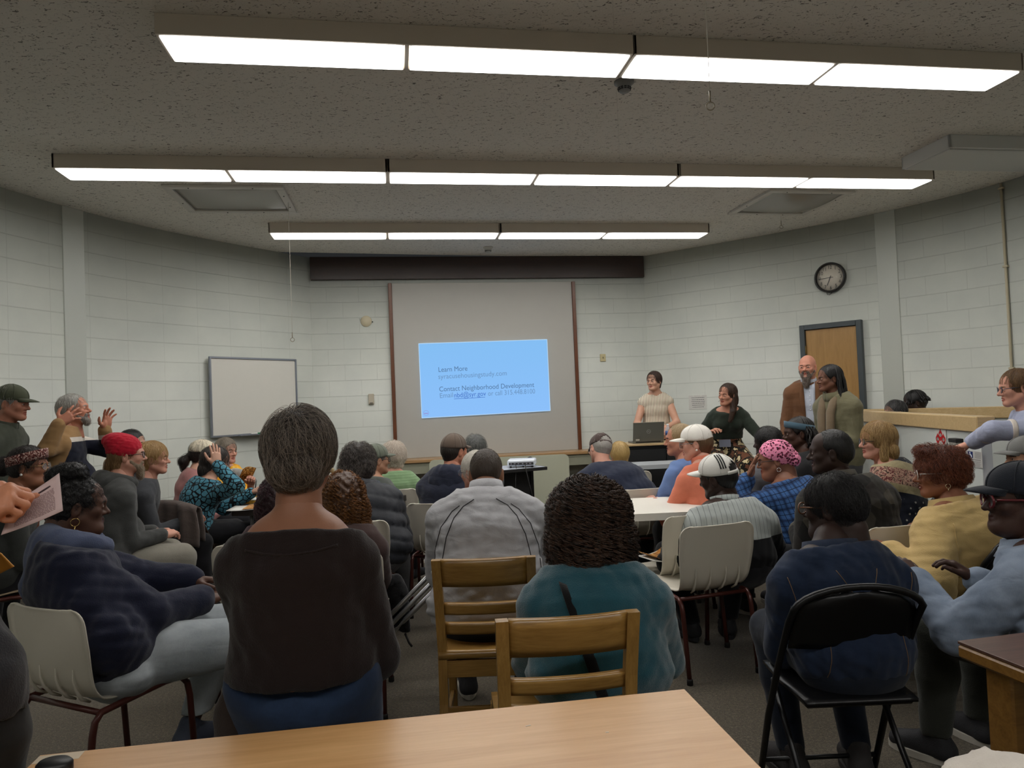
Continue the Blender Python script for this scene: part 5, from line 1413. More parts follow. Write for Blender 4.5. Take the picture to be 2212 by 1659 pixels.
def panel_sign(px0, py0, px1, py1, name, label, cat, mat):
    a_, b_ = on_panel(px0, py0), on_panel(px1, py1); c_ = (a_ + b_) / 2; w_ = np.linalg.norm((b_ - a_)[:2]); h_ = abs(a_[2] - b_[2]); ex_ = unit(np.array([b_[0] - a_[0], b_[1] - a_[1], 0]))
    r_ = empty(name, tuple(c_ + fn * .002), math.atan2(ex_[1], ex_[0])); tag(r_, label, cat); MB().box((0, 0, 0), (w_, .003, h_), 0, 0).build('sheet', mat, r_); return r_, w_, h_
r, w, h = panel_sign(2020, 914, 2046, 968, 'fire_sign', 'white notice with red flame emblem on the lift enclosure', 'sign', M_PAPER)
RED = plain((186, 20, 26), .5, name='sign_red')
def flame(cx, cz, s_):
    P = [(0, 1.0), (.16, .62), (.42, .25), (.5, -.1), (.36, -.5), (.1, -.9), (0, -1.0)]; P = P + [(-x_, z_) for x_, z_ in P[-2:0:-1]]
    m_ = MB(); V = [(cx + x_ * w * .40, -.0022, cz + z_ * s_) for x_, z_ in P]; m_.add(V, [tuple(range(len(V)))]); return m_
for (cx_, cz_, s_, dg) in ((0, .03, .30, '1'), (-.27, -.14, .26, '2'), (.27, -.14, .26, '3')):
    flame(cx_ * w, cz_ * h, s_ * h * .95).build('flame', RED, r)
    MB().lathe([(0, 0), (w * .11, 0)], (cx_ * w, -.0028, (cz_ - .02) * h), 16, RX, sy=h * .075 / (w * .11)).build('number_disc', plain((235, 232, 226), .5, name='disc_white'), r)
    text_obj('numeral', dg, h * .10, M_INK, r, frame_m((cx_ * w, -.0034, (cz_ - .02) * h - h * .035), (1, 0, 0), (0, 0, 1), (0, -1, 0)), 'CENTER')
text_obj('heading', 'IN CASE OF FIRE', w * .105, M_INK, r, frame_m((0, -.0024, h * .42), (1, 0, 0), (0, 0, 1), (0, -1, 0)), 'CENTER', 0, .95)
text_obj('heading', 'DO NOT USE LIFT', w * .105, M_INK, r, frame_m((0, -.0024, h * .36), (1, 0, 0), (0, 0, 1), (0, -1, 0)), 'CENTER', 0, .95)
r, w, h = panel_sign(2091, 972, 2124, 1012, 'wheelchair_sign', 'grey printed notice with blue wheelchair symbol on the lift enclosure', 'sign', plain((196, 194, 190), .6, name='grey_paper'))
MB().box((-w * .30, -.002, h * .24), (w * .34, .001, h * .40)).build('blue_square', plain((24, 44, 104), .5, name='sign_blue'), r)
M_SW = plain((230, 232, 236), .5, name='symbol_white'); m = MB(); a0 = (-w * .31, h * .20); s_ = w * .075
m.tube([(a0[0] + s_ * 1.2 * math.cos(t2), -.003, a0[1] - s_ * .4 + s_ * 1.2 * math.sin(t2)) for t2 in np.linspace(2.2, 6.0, 14)], s_ * .18, 5).tube([(a0[0] - s_ * .1, -.003, a0[1] + s_ * 1.6), (a0[0], -.003, a0[1] + s_ * .2), (a0[0] + s_ * 1.0, -.003, a0[1] + s_ * .2), (a0[0] + s_ * 1.5, -.003, a0[1] - s_ * 1.2)], s_ * .2, 5)
m.lathe([(0, 0), (s_ * .35, 0)], (a0[0] - s_ * .1, -.003, a0[1] + s_ * 2.1), 12, RX); m.build('wheelchair_symbol', M_SW, r)
m = MB()
for i in range(6): m.box((w * .22, -.002, h * (.42 - i * .065)), (w * .42, .0006, h * .02))
m.box((0, -.002, h * -.04), (w * .8, .0006, h * .03))
for i in range(7): m.box((-.0, -.002, h * (-.14 - i * .05)), (w * (.84 - .1 * (i % 3)), .0006, h * .012))
m.build('printed_lines', plain((110, 108, 106), .6, name='grey_ink'), r)
a_ = on_panel(2074, 1000); r = empty('lift_control_box', tuple(a_ + fn * .02), PAN); tag(r, 'tall grey control box mounted on the lift enclosure behind the red haired woman', 'control box')
MB().box((0, 0, -.02), (.12, .05, .36), 0, .008).build('box_body', plain((150, 148, 140), .5, name='box_grey'), r); MB().box((0, 0, .165), (.125, .055, .03), 0, .004).build('box_cap', M_RUB, r)

# ================================================================ cloth patterns
SK_DARK, SK_DEEP, SK_BROWN, SK_LIGHT, SK_TAN, SK_PINK = (74, 50, 40), (54, 37, 31), (128, 86, 64), (200, 156, 134), (178, 134, 108), (204, 150, 130)
def pat(name):
    t = NT(name); t.rough(.9); t.b.inputs['Specular IOR Level'].default_value = .2; t.b.inputs['Sheen Weight'].default_value = .1
    d = t.noise(t.coord('Object', scale=(1, 1, 2.2)), 7.0, 2, .5, .8); t.bump(d, .25, .02); return t
def m_bands():
    t = pat('banded_knit'); v = t.coord('Object'); x = sep(t, v); z = x[2]; ax = t.math('ABSOLUTE', x[0])
    inb = t.math('LESS_THAN', ax, .215)
    navy = t.math('MULTIPLY', inb, t.math('LESS_THAN', z, L2Z - .035)); wht = t.math('MULTIPLY', inb, t.math('LESS_THAN', z, L2Z))
    c = t.mix(wht, s2l((150, 118, 80)), s2l((206, 198, 188))); t.base(t.mix(navy, c, s2l((24, 27, 42)))); return t.m
def m_teal():
    t = pat('teal_leaf_print'); v = t.coord('Object'); vo = t.new('ShaderNodeTexVoronoi', feature='DISTANCE_TO_EDGE'); vo.inputs['Scale'].default_value = 24.0; t.link(v, vo.inputs['Vector'])
    n = t.noise(v, 40.0, 3); e = t.ramp(vo.outputs['Distance'], [(.07, (0, 0, 0, 1)), (.10, (1, 1, 1, 1))]); c = t.mix(n, s2l((54, 108, 130)), s2l((92, 150, 168)))
    t.base(t.mix(e, s2l((10, 14, 20)), c)); return t.m
def m_tie():
    t = pat('tie_dye'); v = t.coord('Object'); n = t.noise(v, 9.0, 4, .6, 1.5); t.base(t.ramp(n, [(.3, s2l((214, 130, 14))), (.5, s2l((236, 176, 40))), (.68, s2l((244, 214, 120)))])); return t.m
def lines(t, u, period, width):
    f = t.math('ABSOLUTE', t.math('SUBTRACT', t.math('FRACT', t.math('DIVIDE', u, period)), .5)); return t.math('GREATER_THAN', f, .5 - width)
def m_plaid():
    t = pat('blue_plaid'); v = t.coord('Object', rot=(0, .25, .3)); x = sep(t, v)
    c = t.mix(t.math('MULTIPLY', lines(t, x[0], .055, .16), .55), s2l((62, 98, 150)), s2l((24, 40, 74))); c = t.mix(t.math('MULTIPLY', lines(t, x[2], .06, .16), .55), c, s2l((24, 40, 74)))
    c = t.mix(lines(t, x[0], .0275, .05), c, s2l((18, 26, 46))); c = t.mix(lines(t, x[2], .03, .05), c, s2l((18, 26, 46))); t.base(c); return t.m
def m_leo():
    t = pat('pink_leopard'); v = t.coord('Object'); vo = t.new('ShaderNodeTexVoronoi'); vo.inputs['Scale'].default_value = 62.0; t.link(v, vo.inputs['Vector']); n = t.noise(v, 110.0, 2)
    d = t.math('ADD', vo.outputs['Distance'], t.math('MULTIPLY', n, .35))
    c = t.ramp(d, [(.30, s2l((226, 66, 120))), (.40, s2l((40, 14, 24))), (.58, s2l((60, 16, 34))), (.66, s2l((244, 150, 184)))], 'LINEAR'); t.base(c); return t.m
def m_stripe():
    t = pat('striped_blouse'); v = t.coord('Object'); x = sep(t, v); t.base(t.mix(lines(t, x[0], .019, .13), s2l((228, 216, 196)), s2l((104, 90, 76)))); return t.m
def m_floral():
    t = pat('floral_print'); v = t.coord('Object'); w = t.noise(v, 14.0, 2, .5); vo = t.new('ShaderNodeTexVoronoi', feature='SMOOTH_F1'); vo.inputs['Scale'].default_value = 15.0; vo.inputs['Smoothness'].default_value = .15
    mp = t.new('ShaderNodeVectorMath', operation='ADD'); t.link(v, mp.inputs[0]); n2 = t.new('ShaderNodeTexNoise'); n2.inputs['Scale'].default_value = 22.0; t.link(v, n2.inputs['Vector']); sc = t.new('ShaderNodeVectorMath', operation='SCALE'); sc.inputs['Scale'].default_value = .09; t.link(n2.outputs['Color'], sc.inputs[0]); t.link(sc.outputs[0], mp.inputs[1]); t.link(mp.outputs[0], vo.inputs['Vector'])
    c = t.ramp(vo.outputs['Distance'], [(.22, s2l((212, 196, 158))), (.36, s2l((190, 166, 116))), (.40, s2l((24, 22, 18))), (.60, s2l((30, 28, 22))), (.66, s2l((104, 66, 46)))], 'CONSTANT'); t.base(c); return t.m
def m_camo():
    t = pat('camo_cloth'); v = t.coord('Object'); vo = t.new('ShaderNodeTexVoronoi'); vo.inputs['Scale'].default_value = 13.0; t.link(v, vo.inputs['Vector']); x = t.new('ShaderNodeSeparateColor'); t.link(vo.outputs['Color'], x.inputs[0])
    t.base(t.ramp(x.outputs[0], [(.0, s2l((30, 29, 28))), (.35, s2l((54, 52, 48))), (.65, s2l((44, 40, 38))), (.85, s2l((72, 68, 60)))], 'CONSTANT')); return t.m
def m_denim(a, b, name):
    t = pat(name); v = t.coord('Object'); n = t.noise(v, 5.0, 4, .65); f = t.noise(t.coord('Object', scale=(1, 1, .15)), 500.0, 2, .6); c = t.ramp(n, [(.32, s2l(a)), (.68, s2l(b))]); t.base(t.mix(t.math('MULTIPLY', f, .4), c, s2l(tuple(min(255, int(q * 1.25)) for q in b)))); return t.m
def m_rib():
    t = pat('ribbed_knit'); v = t.coord('Object'); x = sep(t, v); l = lines(t, x[0], .026, .055); c = t.mix(t.math('MULTIPLY', l, .55), s2l((168, 174, 172)), s2l((60, 64, 66)))
    band = t.math('LESS_THAN', x[2], C5Z); t.base(t.mix(band, c, s2l((16, 17, 20)))); t.bump(l, .3, .006); return t.m
def m_tribal():
    t = pat('mixed_print'); v = t.coord('Object'); x = sep(t, v); vo = t.new('ShaderNodeTexVoronoi'); vo.inputs['Scale'].default_value = 34.0; t.link(v, vo.inputs['Vector']); dots = t.math('LESS_THAN', vo.outputs['Distance'], .22)
    navy = t.mix(dots, s2l((20, 24, 36)), s2l((150, 150, 142))); n = t.noise(v, 40.0, 3, .6, 1.0); red = t.ramp(n, [(.42, s2l((90, 40, 42))), (.5, s2l((186, 150, 130))), (.6, s2l((58, 40, 36)))])
    z = t.math('ADD', x[2], t.math('MULTIPLY', x[0], .3)); bei = t.mix(n, s2l((176, 164, 128)), s2l((130, 120, 92)))
    c = t.mix(t.math('LESS_THAN', z, C11Z), navy, bei); c = t.mix(t.math('LESS_THAN', z, C11Z - .06), c, red); c = t.mix(t.math('LESS_THAN', z, C11Z - .17), c, bei); c = t.mix(t.math('LESS_THAN', z, C11Z - .22), c, navy); t.base(c); return t.m
def m_rings():
    t = pat('ribbed_green'); v = t.coord('Object'); x = sep(t, v); l = lines(t, x[2], .022, .12); t.base(t.mix(t.math('MULTIPLY', l, .35), s2l((122, 150, 112)), s2l((70, 92, 64)))); return t.m
def m_scarf():
    t = pat('headband_print'); v = t.coord('Object'); n = t.noise(v, 110.0, 2, .6); t.base(t.ramp(n, [(.38, s2l((52, 22, 24))), (.5, s2l((120, 62, 56))), (.62, s2l((190, 170, 160)))])); return t.m
def hat_blob(p, prims, name, mat, wr=.004, cut=None, vox=.006, sub=None, k=.03):
    lo = np.min([q.lo for q in prims], axis=0) - .02; hi = np.max([q.hi for q in prims], axis=0) + .02; f = Field(lo, hi, vox)
    for q in prims: f.add(q, k)
    if cut: f.cut(*cut)
    for q in sub or []: f.sub(q, .01)
    x, y, z = f.grids(); f.F = f.F + wrinkle(x * 2.2, y * 2.2, z * 2.2, wr, 1); V, Q = f.mesh(); V = relax(V, Q, 1, .4); return p.hmesh(name, V, Q, mat)
def head_band(p, name, mat, z=.055, tilt=.35, r=1.06, w=.026, th=.004):
    m = MB(); G = []
    for dz in (-w, 0, w): G.append([(.078 * r * math.cos(a), -.014 + .098 * r * math.sin(a), z + dz + tilt * .09 * math.sin(a)) for a in np.linspace(0, 2 * PI, 33)])
    return p.hbuild(m.sheet(G, th), name, mat)
def head_tubes(p, paths, r, name, mat, parent=None, taper=.5):
    m = MB()
    for P in paths: m.tube(P, np.linspace(r, r * taper, len(P)), 6)
    return p.hbuild(m, name, mat, parent)
def locks(n, spread, z1, seed, r0=.088, back=(-2.9, .3), wob=.02, outw=.0):
    rg = random.Random(seed); out = []
    for i in range(n):
        a = back[0] + (back[1] - back[0]) * rg.random(); el = rg.random(); P = []; L = z1 * (.7 + .45 * rg.random())
        x0, y0 = math.cos(a), math.sin(a); ph = rg.random() * 6
        for k in np.linspace(0, 1, 10):
            up = .5 + .5 * el; ang = (1 - k / .45) if k < .45 else 0
            if k < .45:
                u = k / .45; th = (1 - up * .9) * PI / 2 * 0 + u * PI / 2 * .95 + (1 - u) * el * .6; rr = math.sin(th); P.append((x0 * r0 * rr, -.016 + y0 * (r0 + .018) * rr, .034 + (r0 + .012) * math.cos(th)))
            else:
                u = (k - .45) / .55; b = P[4] if len(P) > 4 else P[-1]; P.append((x0 * (r0 + spread * u) + wob * math.sin(ph + 5 * u), -.016 + y0 * (r0 + .018 + spread * u) + wob * math.cos(ph + 4 * u) * .6, .045 - u * L))
        out.append(P)
    return out

# ================================================================ the people
BLK = fabric((26, 26, 30), 'dark_trousers'); NAVYD = fabric((36, 40, 56), 'navy_trousers'); GREYT = fabric((70, 70, 72), 'grey_trousers')
M_JEAN = m_denim((24, 34, 54), (42, 58, 84), 'blue_jeans'); M_JEANL = m_denim((120, 128, 134), (160, 166, 170), 'faded_jeans')
TR = dict(name='trousers', mat=BLK); SH = dict()

# ---- left side
p = Person('L1', 'person in dark olive cap and shirt standing at the left edge by the wall', 30, 834, 4.9, -82, False, head=(0, -6, 0), lean=(0, .02), sw=.19, skin_rgb=(176, 120, 98), top=dict(name='shirt', mat=fabric((66, 70, 60), 'olive_shirt'), seed=1), bottom=dict(mat=BLK), shoes=SH, brow=(120, 116, 110))
p.hair('short', (120, 118, 114), (190, 188, 182), t=.010, n=900, length=.03, nape=-.05); p.cap((72, 76, 60), yaw=0, pitch=-4); p.ring(-.02, .03, .078, .072, 'collar', fabric((66, 70, 60), 'olive_shirt'))
L2Z = 1.335
p = Person('L2', 'person with grey beard in tan and navy banded sweater gesturing with both hands', 152, 853, 5.4, -68, False, head=(-8, 10, 0), lean=(0, .03), sw=.20, fat=1.2, skin_rgb=(190, 128, 104), nk=(.05, .12), belly=.04,
           R=dict(w=('p', 128, 914, 5.12), e=('p', 100, 972, 5.08), hand='spread', dir=(-.15, .75, .55), palm=(-.9, .1, -.1)), L=dict(w=('p', 226, 926, 5.5), e=('p', 234, 972, 5.6), hand='spread', dir=(.0, .25, 1), palm=(.6, .75, 0)),
           top=dict(name='sweater', mat=m_bands(), seed=2, hem=.12), bottom=dict(mat=BLK), shoes=SH, brow=(150, 146, 140))
L2Z_local = p
p.hair('short', (150, 148, 142), (206, 204, 198), t=.011, n=1100, length=.035, nape=-.055, cutc=.012); p.beard((120, 114, 108), (200, 196, 188), .02, 600, 1.05, .008)
RED = fabric((176, 24, 46), 'red_jersey', fold=.6)
p = Person('L3', 'person in red slouchy beanie and dark grey hoodie with grey beard, seated', 272, 946, 4.75, -48, head=(-14, 2, 0), lean=(-.02, .10), sw=.215, fat=1.25, skin_rgb=SK_PINK, belly=.05,
           top=dict(name='hoodie', mat=fabric((62, 63, 62), 'charcoal_fleece'), seed=3, hem=.16), bottom=dict(name='shorts', mat=fabric((128, 124, 114), 'grey_shorts'), cut=.32, ease=.03), shoes=SH)
p.hair('back', (116, 88, 58), (176, 142, 98), t=.006, nape=-.10, n=700, length=.16, extra=[cone((0, -.10, -.03), (-.03, -.13, -.15), .032, .028), cone((-.03, -.13, -.15), (-.05, -.12, -.21), .028, .015)], lift=.006)
hat_blob(p, [ell((0, -.016, .052), (.090, .108, .100)), ell((-.01, -.07, .115), (.066, .075, .052))], 'beanie', RED, .006, cut=((0, 0, .004), (0, -.25, -1)))
p.beard((130, 112, 92), (190, 176, 156), .03, 500, 1.1, .03); p.glasses((40, 36, 34)); p.hood(fabric((62, 63, 62), 'charcoal_fleece'), 1.15)
L3 = p
p = Person('L4', 'person with round glasses and patterned headband in dark hooded jacket, seated at the far left', 62, 967, 4.45, -58, head=(-18, 0, 0), lean=(0, .08), sw=.19, fat=1.15, sex='f', headk='h', skin_rgb=(150, 100, 76), top=dict(name='jacket', mat=fabric((52, 54, 52), 'dark_fleece'), seed=4), bottom=dict(mat=BLK), shoes=SH)
p.hair('bun', (26, 20, 20), (52, 40, 36), t=.016, n=1300, length=.06, nape=-.06, extra=[ell((0, -.135, .02), (.06, .055, .06))], curl=.004, curlf=180); head_band(p, 'headband', m_scarf(), z=.062, tilt=.30, r=1.20, w=.030); p.glasses((168, 140, 100), .024, .022, .0018, metal=.8); p.earring((220, 220, 220), 1, stud=True); p.hood(fabric((52, 54, 52), 'dark_fleece'), 1.1)
L4 = p
NAVYF = fabric((28, 31, 50), 'navy_fleece'); HEATH = fabric((74, 82, 106), 'heather_lining', var=.3)
p = Person('L5', 'large person in navy hoodie with dark updo and gold earrings, seated at the left front', 172, 1030, 2.95, -50, head=(-4, -4, 0), lean=(-.19, -.15), sw=.225, fat=1.28, sex='f', headk='h', skin_rgb=(86, 58, 46), vox=.011, armfat=1.35, slouch=.06, belly=.03,
           R=dict(w=(.04, .32, .68), pole=(.75, -.1, -.7)), L=dict(w=(-.05, .40, .72)), top=dict(name='hoodie', mat=NAVYF, seed=5, hem=.19, ease=.03, wr=.008), bottom=dict(name='jeans', mat=M_JEANL, cut=.05, ease=.018), shoes=dict(upper=(66, 72, 88), sole=(186, 178, 160)), knees={1: (.24, .50, .52), -1: (-.16, .50, .5)}, ankles={1: (.30, .42, .085), -1: (-.12, .30, .085)})
p.hair('up', (14, 12, 14), (34, 30, 32), t=.008, n=1800, length=.05, nape=-.062, extra=[ell((0.01, -.035, .140), (.058, .062, .045)), ell((-.03, -.01, .155), (.032, .034, .028)), ell((.045, -.03, .150), (.032, .034, .028)), ell((.0, -.085, .13), (.04, .034, .034))], lump=.006, lumpf=150, curl=.005, curlf=260, nstep=14)
p.hood(HEATH, 1.25, off=(.05, .06, .02)); p.earring((200, 170, 110), 1, .016, drop=.03); L5 = p
p = Person('L6', 'person with short black hair mostly hidden behind the red beanie', 285, 930, 6.0, -95, head=(10, 0, 0), sw=.17, skin_rgb=SK_LIGHT, top=dict(name='shirt', mat=fabric((60, 62, 70), 'grey_shirt')), bottom=dict(mat=BLK), shoes=SH, vox=.014)
p.hair('short', (18, 16, 16), t=.014, n=600, length=.04); p.glasses(); L6 = p
p = Person('L7', 'person with short blonde hair and dark jacket seated behind the red beanie', 330, 957, 5.35, -62, head=(-8, 0, 0), sex='f', sw=.17, skin_rgb=SK_PINK, top=dict(name='jacket', mat=fabric((60, 62, 66), 'slate_jacket')), bottom=dict(mat=BLK), shoes=SH, vox=.013)
p.hair('bob', (150, 116, 70), (214, 184, 130), t=.020, n=1400, length=.08, nape=-.075); L7 = p
TEAL = m_teal()
p = Person('L8', 'person in teal leaf print top resting head on one hand, seated at the dark table', 470, 966, 5.75, -40, head=(-28, -8, 6), lean=(.0, .14), sw=.165, sex='f', skin_rgb=SK_LIGHT, R=dict(w=('p', 468, 1004, 5.52), pole=(.9, .3, -.5), hand='flat', dir=(-.2, .05, 1), palm=(-1, .1, 0)), L=dict(w=('p', 545, 1064, 5.80), hand='pinch'),
           top=dict(name='blouse', mat=TEAL, seed=6), bottom=dict(mat=BLK), shoes=SH)
p.hair('bob', (44, 38, 36), (110, 104, 100), t=.016, n=1600, length=.16, nape=-.06, extra=[ell((0, -.075, -.06), (.078, .05, .075))]); p.glasses((70, 30, 30)); L8 = p
p = Person('L9', 'person in cream cap with dark ponytail and pink top behind the teal print top', 438, 952, 6.35, -58, head=(-10, 0, 0), sex='f', sw=.165, skin_rgb=SK_LIGHT, top=dict(name='top', mat=fabric((170, 120, 118), 'dusty_pink')), bottom=dict(mat=BLK), shoes=SH, vox=.013)
p.hair('pony', (30, 22, 20), t=.008, n=900, length=.08, nape=-.055, extra=[cone((0, -.11, .0), (-.01, -.16, -.05), .026, .045), cone((-.01, -.16, -.05), (-.01, -.165, -.12), .042, .015)], lift=.01, jitter=.4); p.cap((216, 206, 184), pitch=-4); L9 = p
p = Person('L10', 'person in yellow tie dye t-shirt seated across the dark table by the wall', 488, 948, 6.75, -128, head=(14, 0, 0), lean=(0, .04), sex='f', sw=.18, fat=1.1, skin_rgb=SK_PINK, R=dict(w=(.16, .32, .80), hand='grip'), L=dict(w=(-.10, .34, .80), hand='grip'), top=dict(name='t_shirt', mat=m_tie(), sleeve='elbow', sleeve_ease=.01), bottom=dict(mat=BLK), shoes=SH, vox=.013)
p.hair('bob', (110, 100, 88), (180, 168, 150), t=.016, n=1200, length=.10, nape=-.07); L10 = p

# ---- foreground standing person
p = Person('F1', 'person with short greying hair in dark brown top, leaning on the foreground table', 647, 893, 2.02, 4, False, head=(0, -3, 0), lean=(-.01, .03), sw=.152, fat=1.14, skin_rgb=(150, 104, 80), pz=.76, vox=.009, hs=1.02, slouch=.05, armfat=1.05, nk=(.05, .165),
           R=dict(w=(.06, .26, .84), pole=(.42, -.35, -.8)), L=dict(w=(.0, .27, .88), pole=(-.08, .0, -1)),
           top=dict(name='jersey_top', mat=fabric((32, 23, 22), 'brown_jersey', fold=.5), seed=0, hem=.0, ease=.016, neck=-.034, wr=.005), bottom=dict(name='jeans', mat=M_JEAN, ease=.010, waist=.05), shoes=SH, knees={1: (.11, .14, .40), -1: (-.11, .14, .40)}, ankles={1: (.12, .16, .085), -1: (-.12, .16, .085)})
p.hair('short', (44, 36, 32), (150, 138, 126), t=.013, n=5200, length=.10, nape=-.062, rough=.5, lift=.014, jitter=.32, part=1.2, cutc=.024, rad=.00042, nstep=13, fly=40, crown=(.02, -.07, .12), extra=[ell((0, -.085, -.02), (.06, .035, .05))])
p.earring((220, 200, 160), 1, stud=True); F1 = p
fd = Field((-.34, -.2, .28), (-.05, .25, .98), .011); fd.add(cone((-.145, .03, .90), (-.175, .04, .66), .05, .06), .03).add(cone((-.175, .04, .66), (-.19, .03, .36), .06, .08), .03); x_, y_, z_ = fd.grids(); fd.F = fd.F + .012 * np.sin(60 * y_ + 30 * x_) + 0 * z_; V_, Q_ = fd.mesh(); mesh_obj('hanging_cardigan', V_, Q_, fabric((58, 48, 42), 'taupe_cardigan'), p.root, True)
seam(p, p.top_obj, [[(-.115, F1.N[2] - .050), (-.06, F1.N[2] - .058), (0, F1.N[2] - .061), (.06, F1.N[2] - .058), (.115, F1.N[2] - .050)]], .0035, fabric((36, 27, 26), 'brown_jersey', fold=.5), 'neck_band')

# ---- centre block
p = Person('M1', 'person with long auburn curls seated behind the brown top', 742, 1030, 3.75, 6, head=(4, 0, 0), sex='f', sw=.165, skin_rgb=SK_BROWN, top=dict(name='sweater', mat=fabric((60, 44, 42), 'brown_knit')), bottom=dict(mat=BLK), shoes=SH)
p.hair('curls', (70, 42, 20), (150, 98, 46), t=.028, n=420, length=.18, nape=-.10, extra=[ell((0, -.05, -.05), (.125, .095, .13)), ell((0, -.06, -.14), (.13, .085, .10))], lump=.010, lumpf=110, curl=.008, curlf=300, nstep=40, rad=.0009, lift=.008, clump=4, jitter=.15, cutc=.03, ears=False); M1 = p
p = Person('M1b', 'person with dark maroon curls mostly hidden behind the neck of the brown top', 602, 1036, 4.05, 0, head=(0, 0, 0), sex='f', sw=.16, skin_rgb=SK_BROWN, top=dict(name='sweater', mat=fabric((62, 36, 42), 'maroon_knit')), bottom=dict(mat=BLK), shoes=SH)
p.hair('curls', (40, 20, 26), (86, 54, 62), t=.030, n=900, length=.10, nape=-.10, extra=[ell((0, -.04, -.04), (.12, .09, .12))], lump=.010, lumpf=120, curl=.007, curlf=240, nstep=20, rad=.001, cutc=.03, ears=False); M1b = p
PUFF = fabric((40, 42, 48), 'black_puffer', 120, .55, .1, .1, .2, .05)
p = Person('M2', 'person with bushy dark grey curls in black puffer jacket leaning forward', 778, 966, 4.85, 6, head=(-20, -14, 0), lean=(-.02, .22), sw=.215, fat=1.35, skin_rgb=SK_TAN, armfat=1.35, R=dict(w=(.20, .42, .66)), top=dict(name='puffer_jacket', mat=PUFF, ease=.03, quilt=.012, hem=.14, wr=.004), bottom=dict(mat=GREYT), shoes=dict(upper=(60, 52, 46), sole=(60, 54, 48)), knees={1: (.22, .46, .5), -1: (-.14, .42, .5)}, ankles={1: (.26, .44, .085), -1: (-.16, .42, .085)})
p.hair('curls', (44, 38, 36), (118, 108, 102), t=.030, n=1600, length=.10, nape=-.085, extra=[ell((.06, -.03, -.02), (.055, .07, .06)), ell((-.06, -.03, -.02), (.055, .07, .06)), ell((0, -.085, -.05), (.08, .05, .06))], lump=.008, lumpf=100, curl=.006, curlf=170, nstep=18, fly=60, rad=.0008, lift=.014, ears=False); M2 = p
p.hood(PUFF, 1.2)
p = Person('M3', 'person in grey green cap with glasses behind the puffer jacket', 812, 962, 5.75, -20, head=(-34, 0, 0), sw=.17, skin_rgb=SK_TAN, top=dict(name='shirt', mat=fabric((80, 84, 80), 'grey_green_shirt')), bottom=dict(mat=BLK), shoes=SH, vox=.014)
p.hair('short', (100, 96, 92), t=.008, n=500, length=.03); p.cap((104, 110, 98)); p.glasses(); M3 = p
p = Person('M4', 'person with fluffy white hair in green knitted sweater', 849, 959, 6.25, 4, head=(16, -6, 0), sex='f', sw=.185, fat=1.15, skin_rgb=SK_PINK, top=dict(name='sweater', mat=m_rings()), bottom=dict(mat=BLK), shoes=SH, vox=.012)
p.hair('short', (186, 172, 158), (236, 228, 216), t=.026, n=2200, length=.07, nape=-.07, curl=.004, curlf=120, lift=.012, jitter=.5, nstep=12); p.glasses(); M4 = p
NAVYH = fabric((42, 46, 62), 'navy_jersey', fold=.6)
p = Person('M5', 'person in brown cap and navy hooded top before the projection screen', 982, 940, 5.3, -14, head=(-26, -4, 0), sw=.20, fat=1.15, skin_rgb=(190, 130, 106), top=dict(name='hooded_top', mat=NAVYH, seed=7), bottom=dict(mat=BLK), shoes=SH)
p.hair('short', (40, 34, 30), (70, 60, 54), t=.006, n=700, length=.02, nape=-.06); p.cap((104, 90, 80)); p.hood(NAVYH, 1.1); M5 = p
p = Person('M6', 'person with grey curly hair seated beyond the brown cap', 1026, 943, 6.1, 0, head=(0, 0, 0), sw=.17, skin_rgb=SK_TAN, top=dict(name='shirt', mat=fabric((70, 74, 80), 'slate_shirt')), bottom=dict(mat=BLK), shoes=SH, vox=.014)
p.hair('short', (70, 72, 70), (160, 160, 156), t=.020, n=1100, length=.05, curl=.004, curlf=180, nstep=12, lift=.01); M6 = p
p = Person('M7', 'person with white hair and glasses hidden behind the grey track jacket', 1026, 977, 4.3, 12, head=(34, -4, 0), sw=.165, skin_rgb=SK_PINK, top=dict(name='shirt', mat=fabric((90, 94, 100), 'grey_shirt')), bottom=dict(mat=BLK), shoes=SH, vox=.013)
p.hair('short', (206, 200, 190), (240, 236, 228), t=.014, n=1200, length=.06); p.glasses((60, 70, 90)); M7 = p
TRACK = fabric((172, 172, 176), 'grey_track', 200, .6, .05, .1, .55)
p = Person('M8', 'person with close cropped hair in light grey track jacket on the farther wooden chair', 1049, 972, 3.48, 0, head=(0, -16, 0), lean=(.0, .18), sw=.205, fat=1.15, nk=(.085, .085), skin_rgb=(138, 94, 68), vox=.009, armfat=1.2, slouch=.07, R=dict(w=(.16, .46, .74)), L=dict(w=(-.16, .46, .72)), belly=.05,
           top=dict(name='track_jacket', mat=TRACK, seed=8, hem=.16, ease=.018, wr=.009, sleeve_ease=.006), bottom=dict(mat=BLK), shoes=SH)
p.hair('buzz', (54, 42, 32), (96, 78, 62), t=.0035, n=4000, length=.007, nape=-.035, cutc=.02, lift=.002, rad=.0004, nstep=4)
p.ring(-.012, .052, .088, .074, 'collar', TRACK, .007); PIPE = plain((22, 22, 26), .6, name='black_piping'); zN = p.N[2]
for q in (-1, 1): seam(p, p.top_obj, [[(q * .05, zN - .005), (q * .10, zN - .035), (q * .14, zN - .08), (q * .175, zN - .16), (q * .20, zN - .28), (q * .205, zN - .36)]], .0022, PIPE, 'piping'); seam(p, p.top_obj, [[(q * .115, zN - .03), (q * .15, zN - .055), (q * .20, zN - .12), (q * .232, zN - .22), (q * .238, zN - .33)]], .0020, PIPE, 'piping')
M8 = p
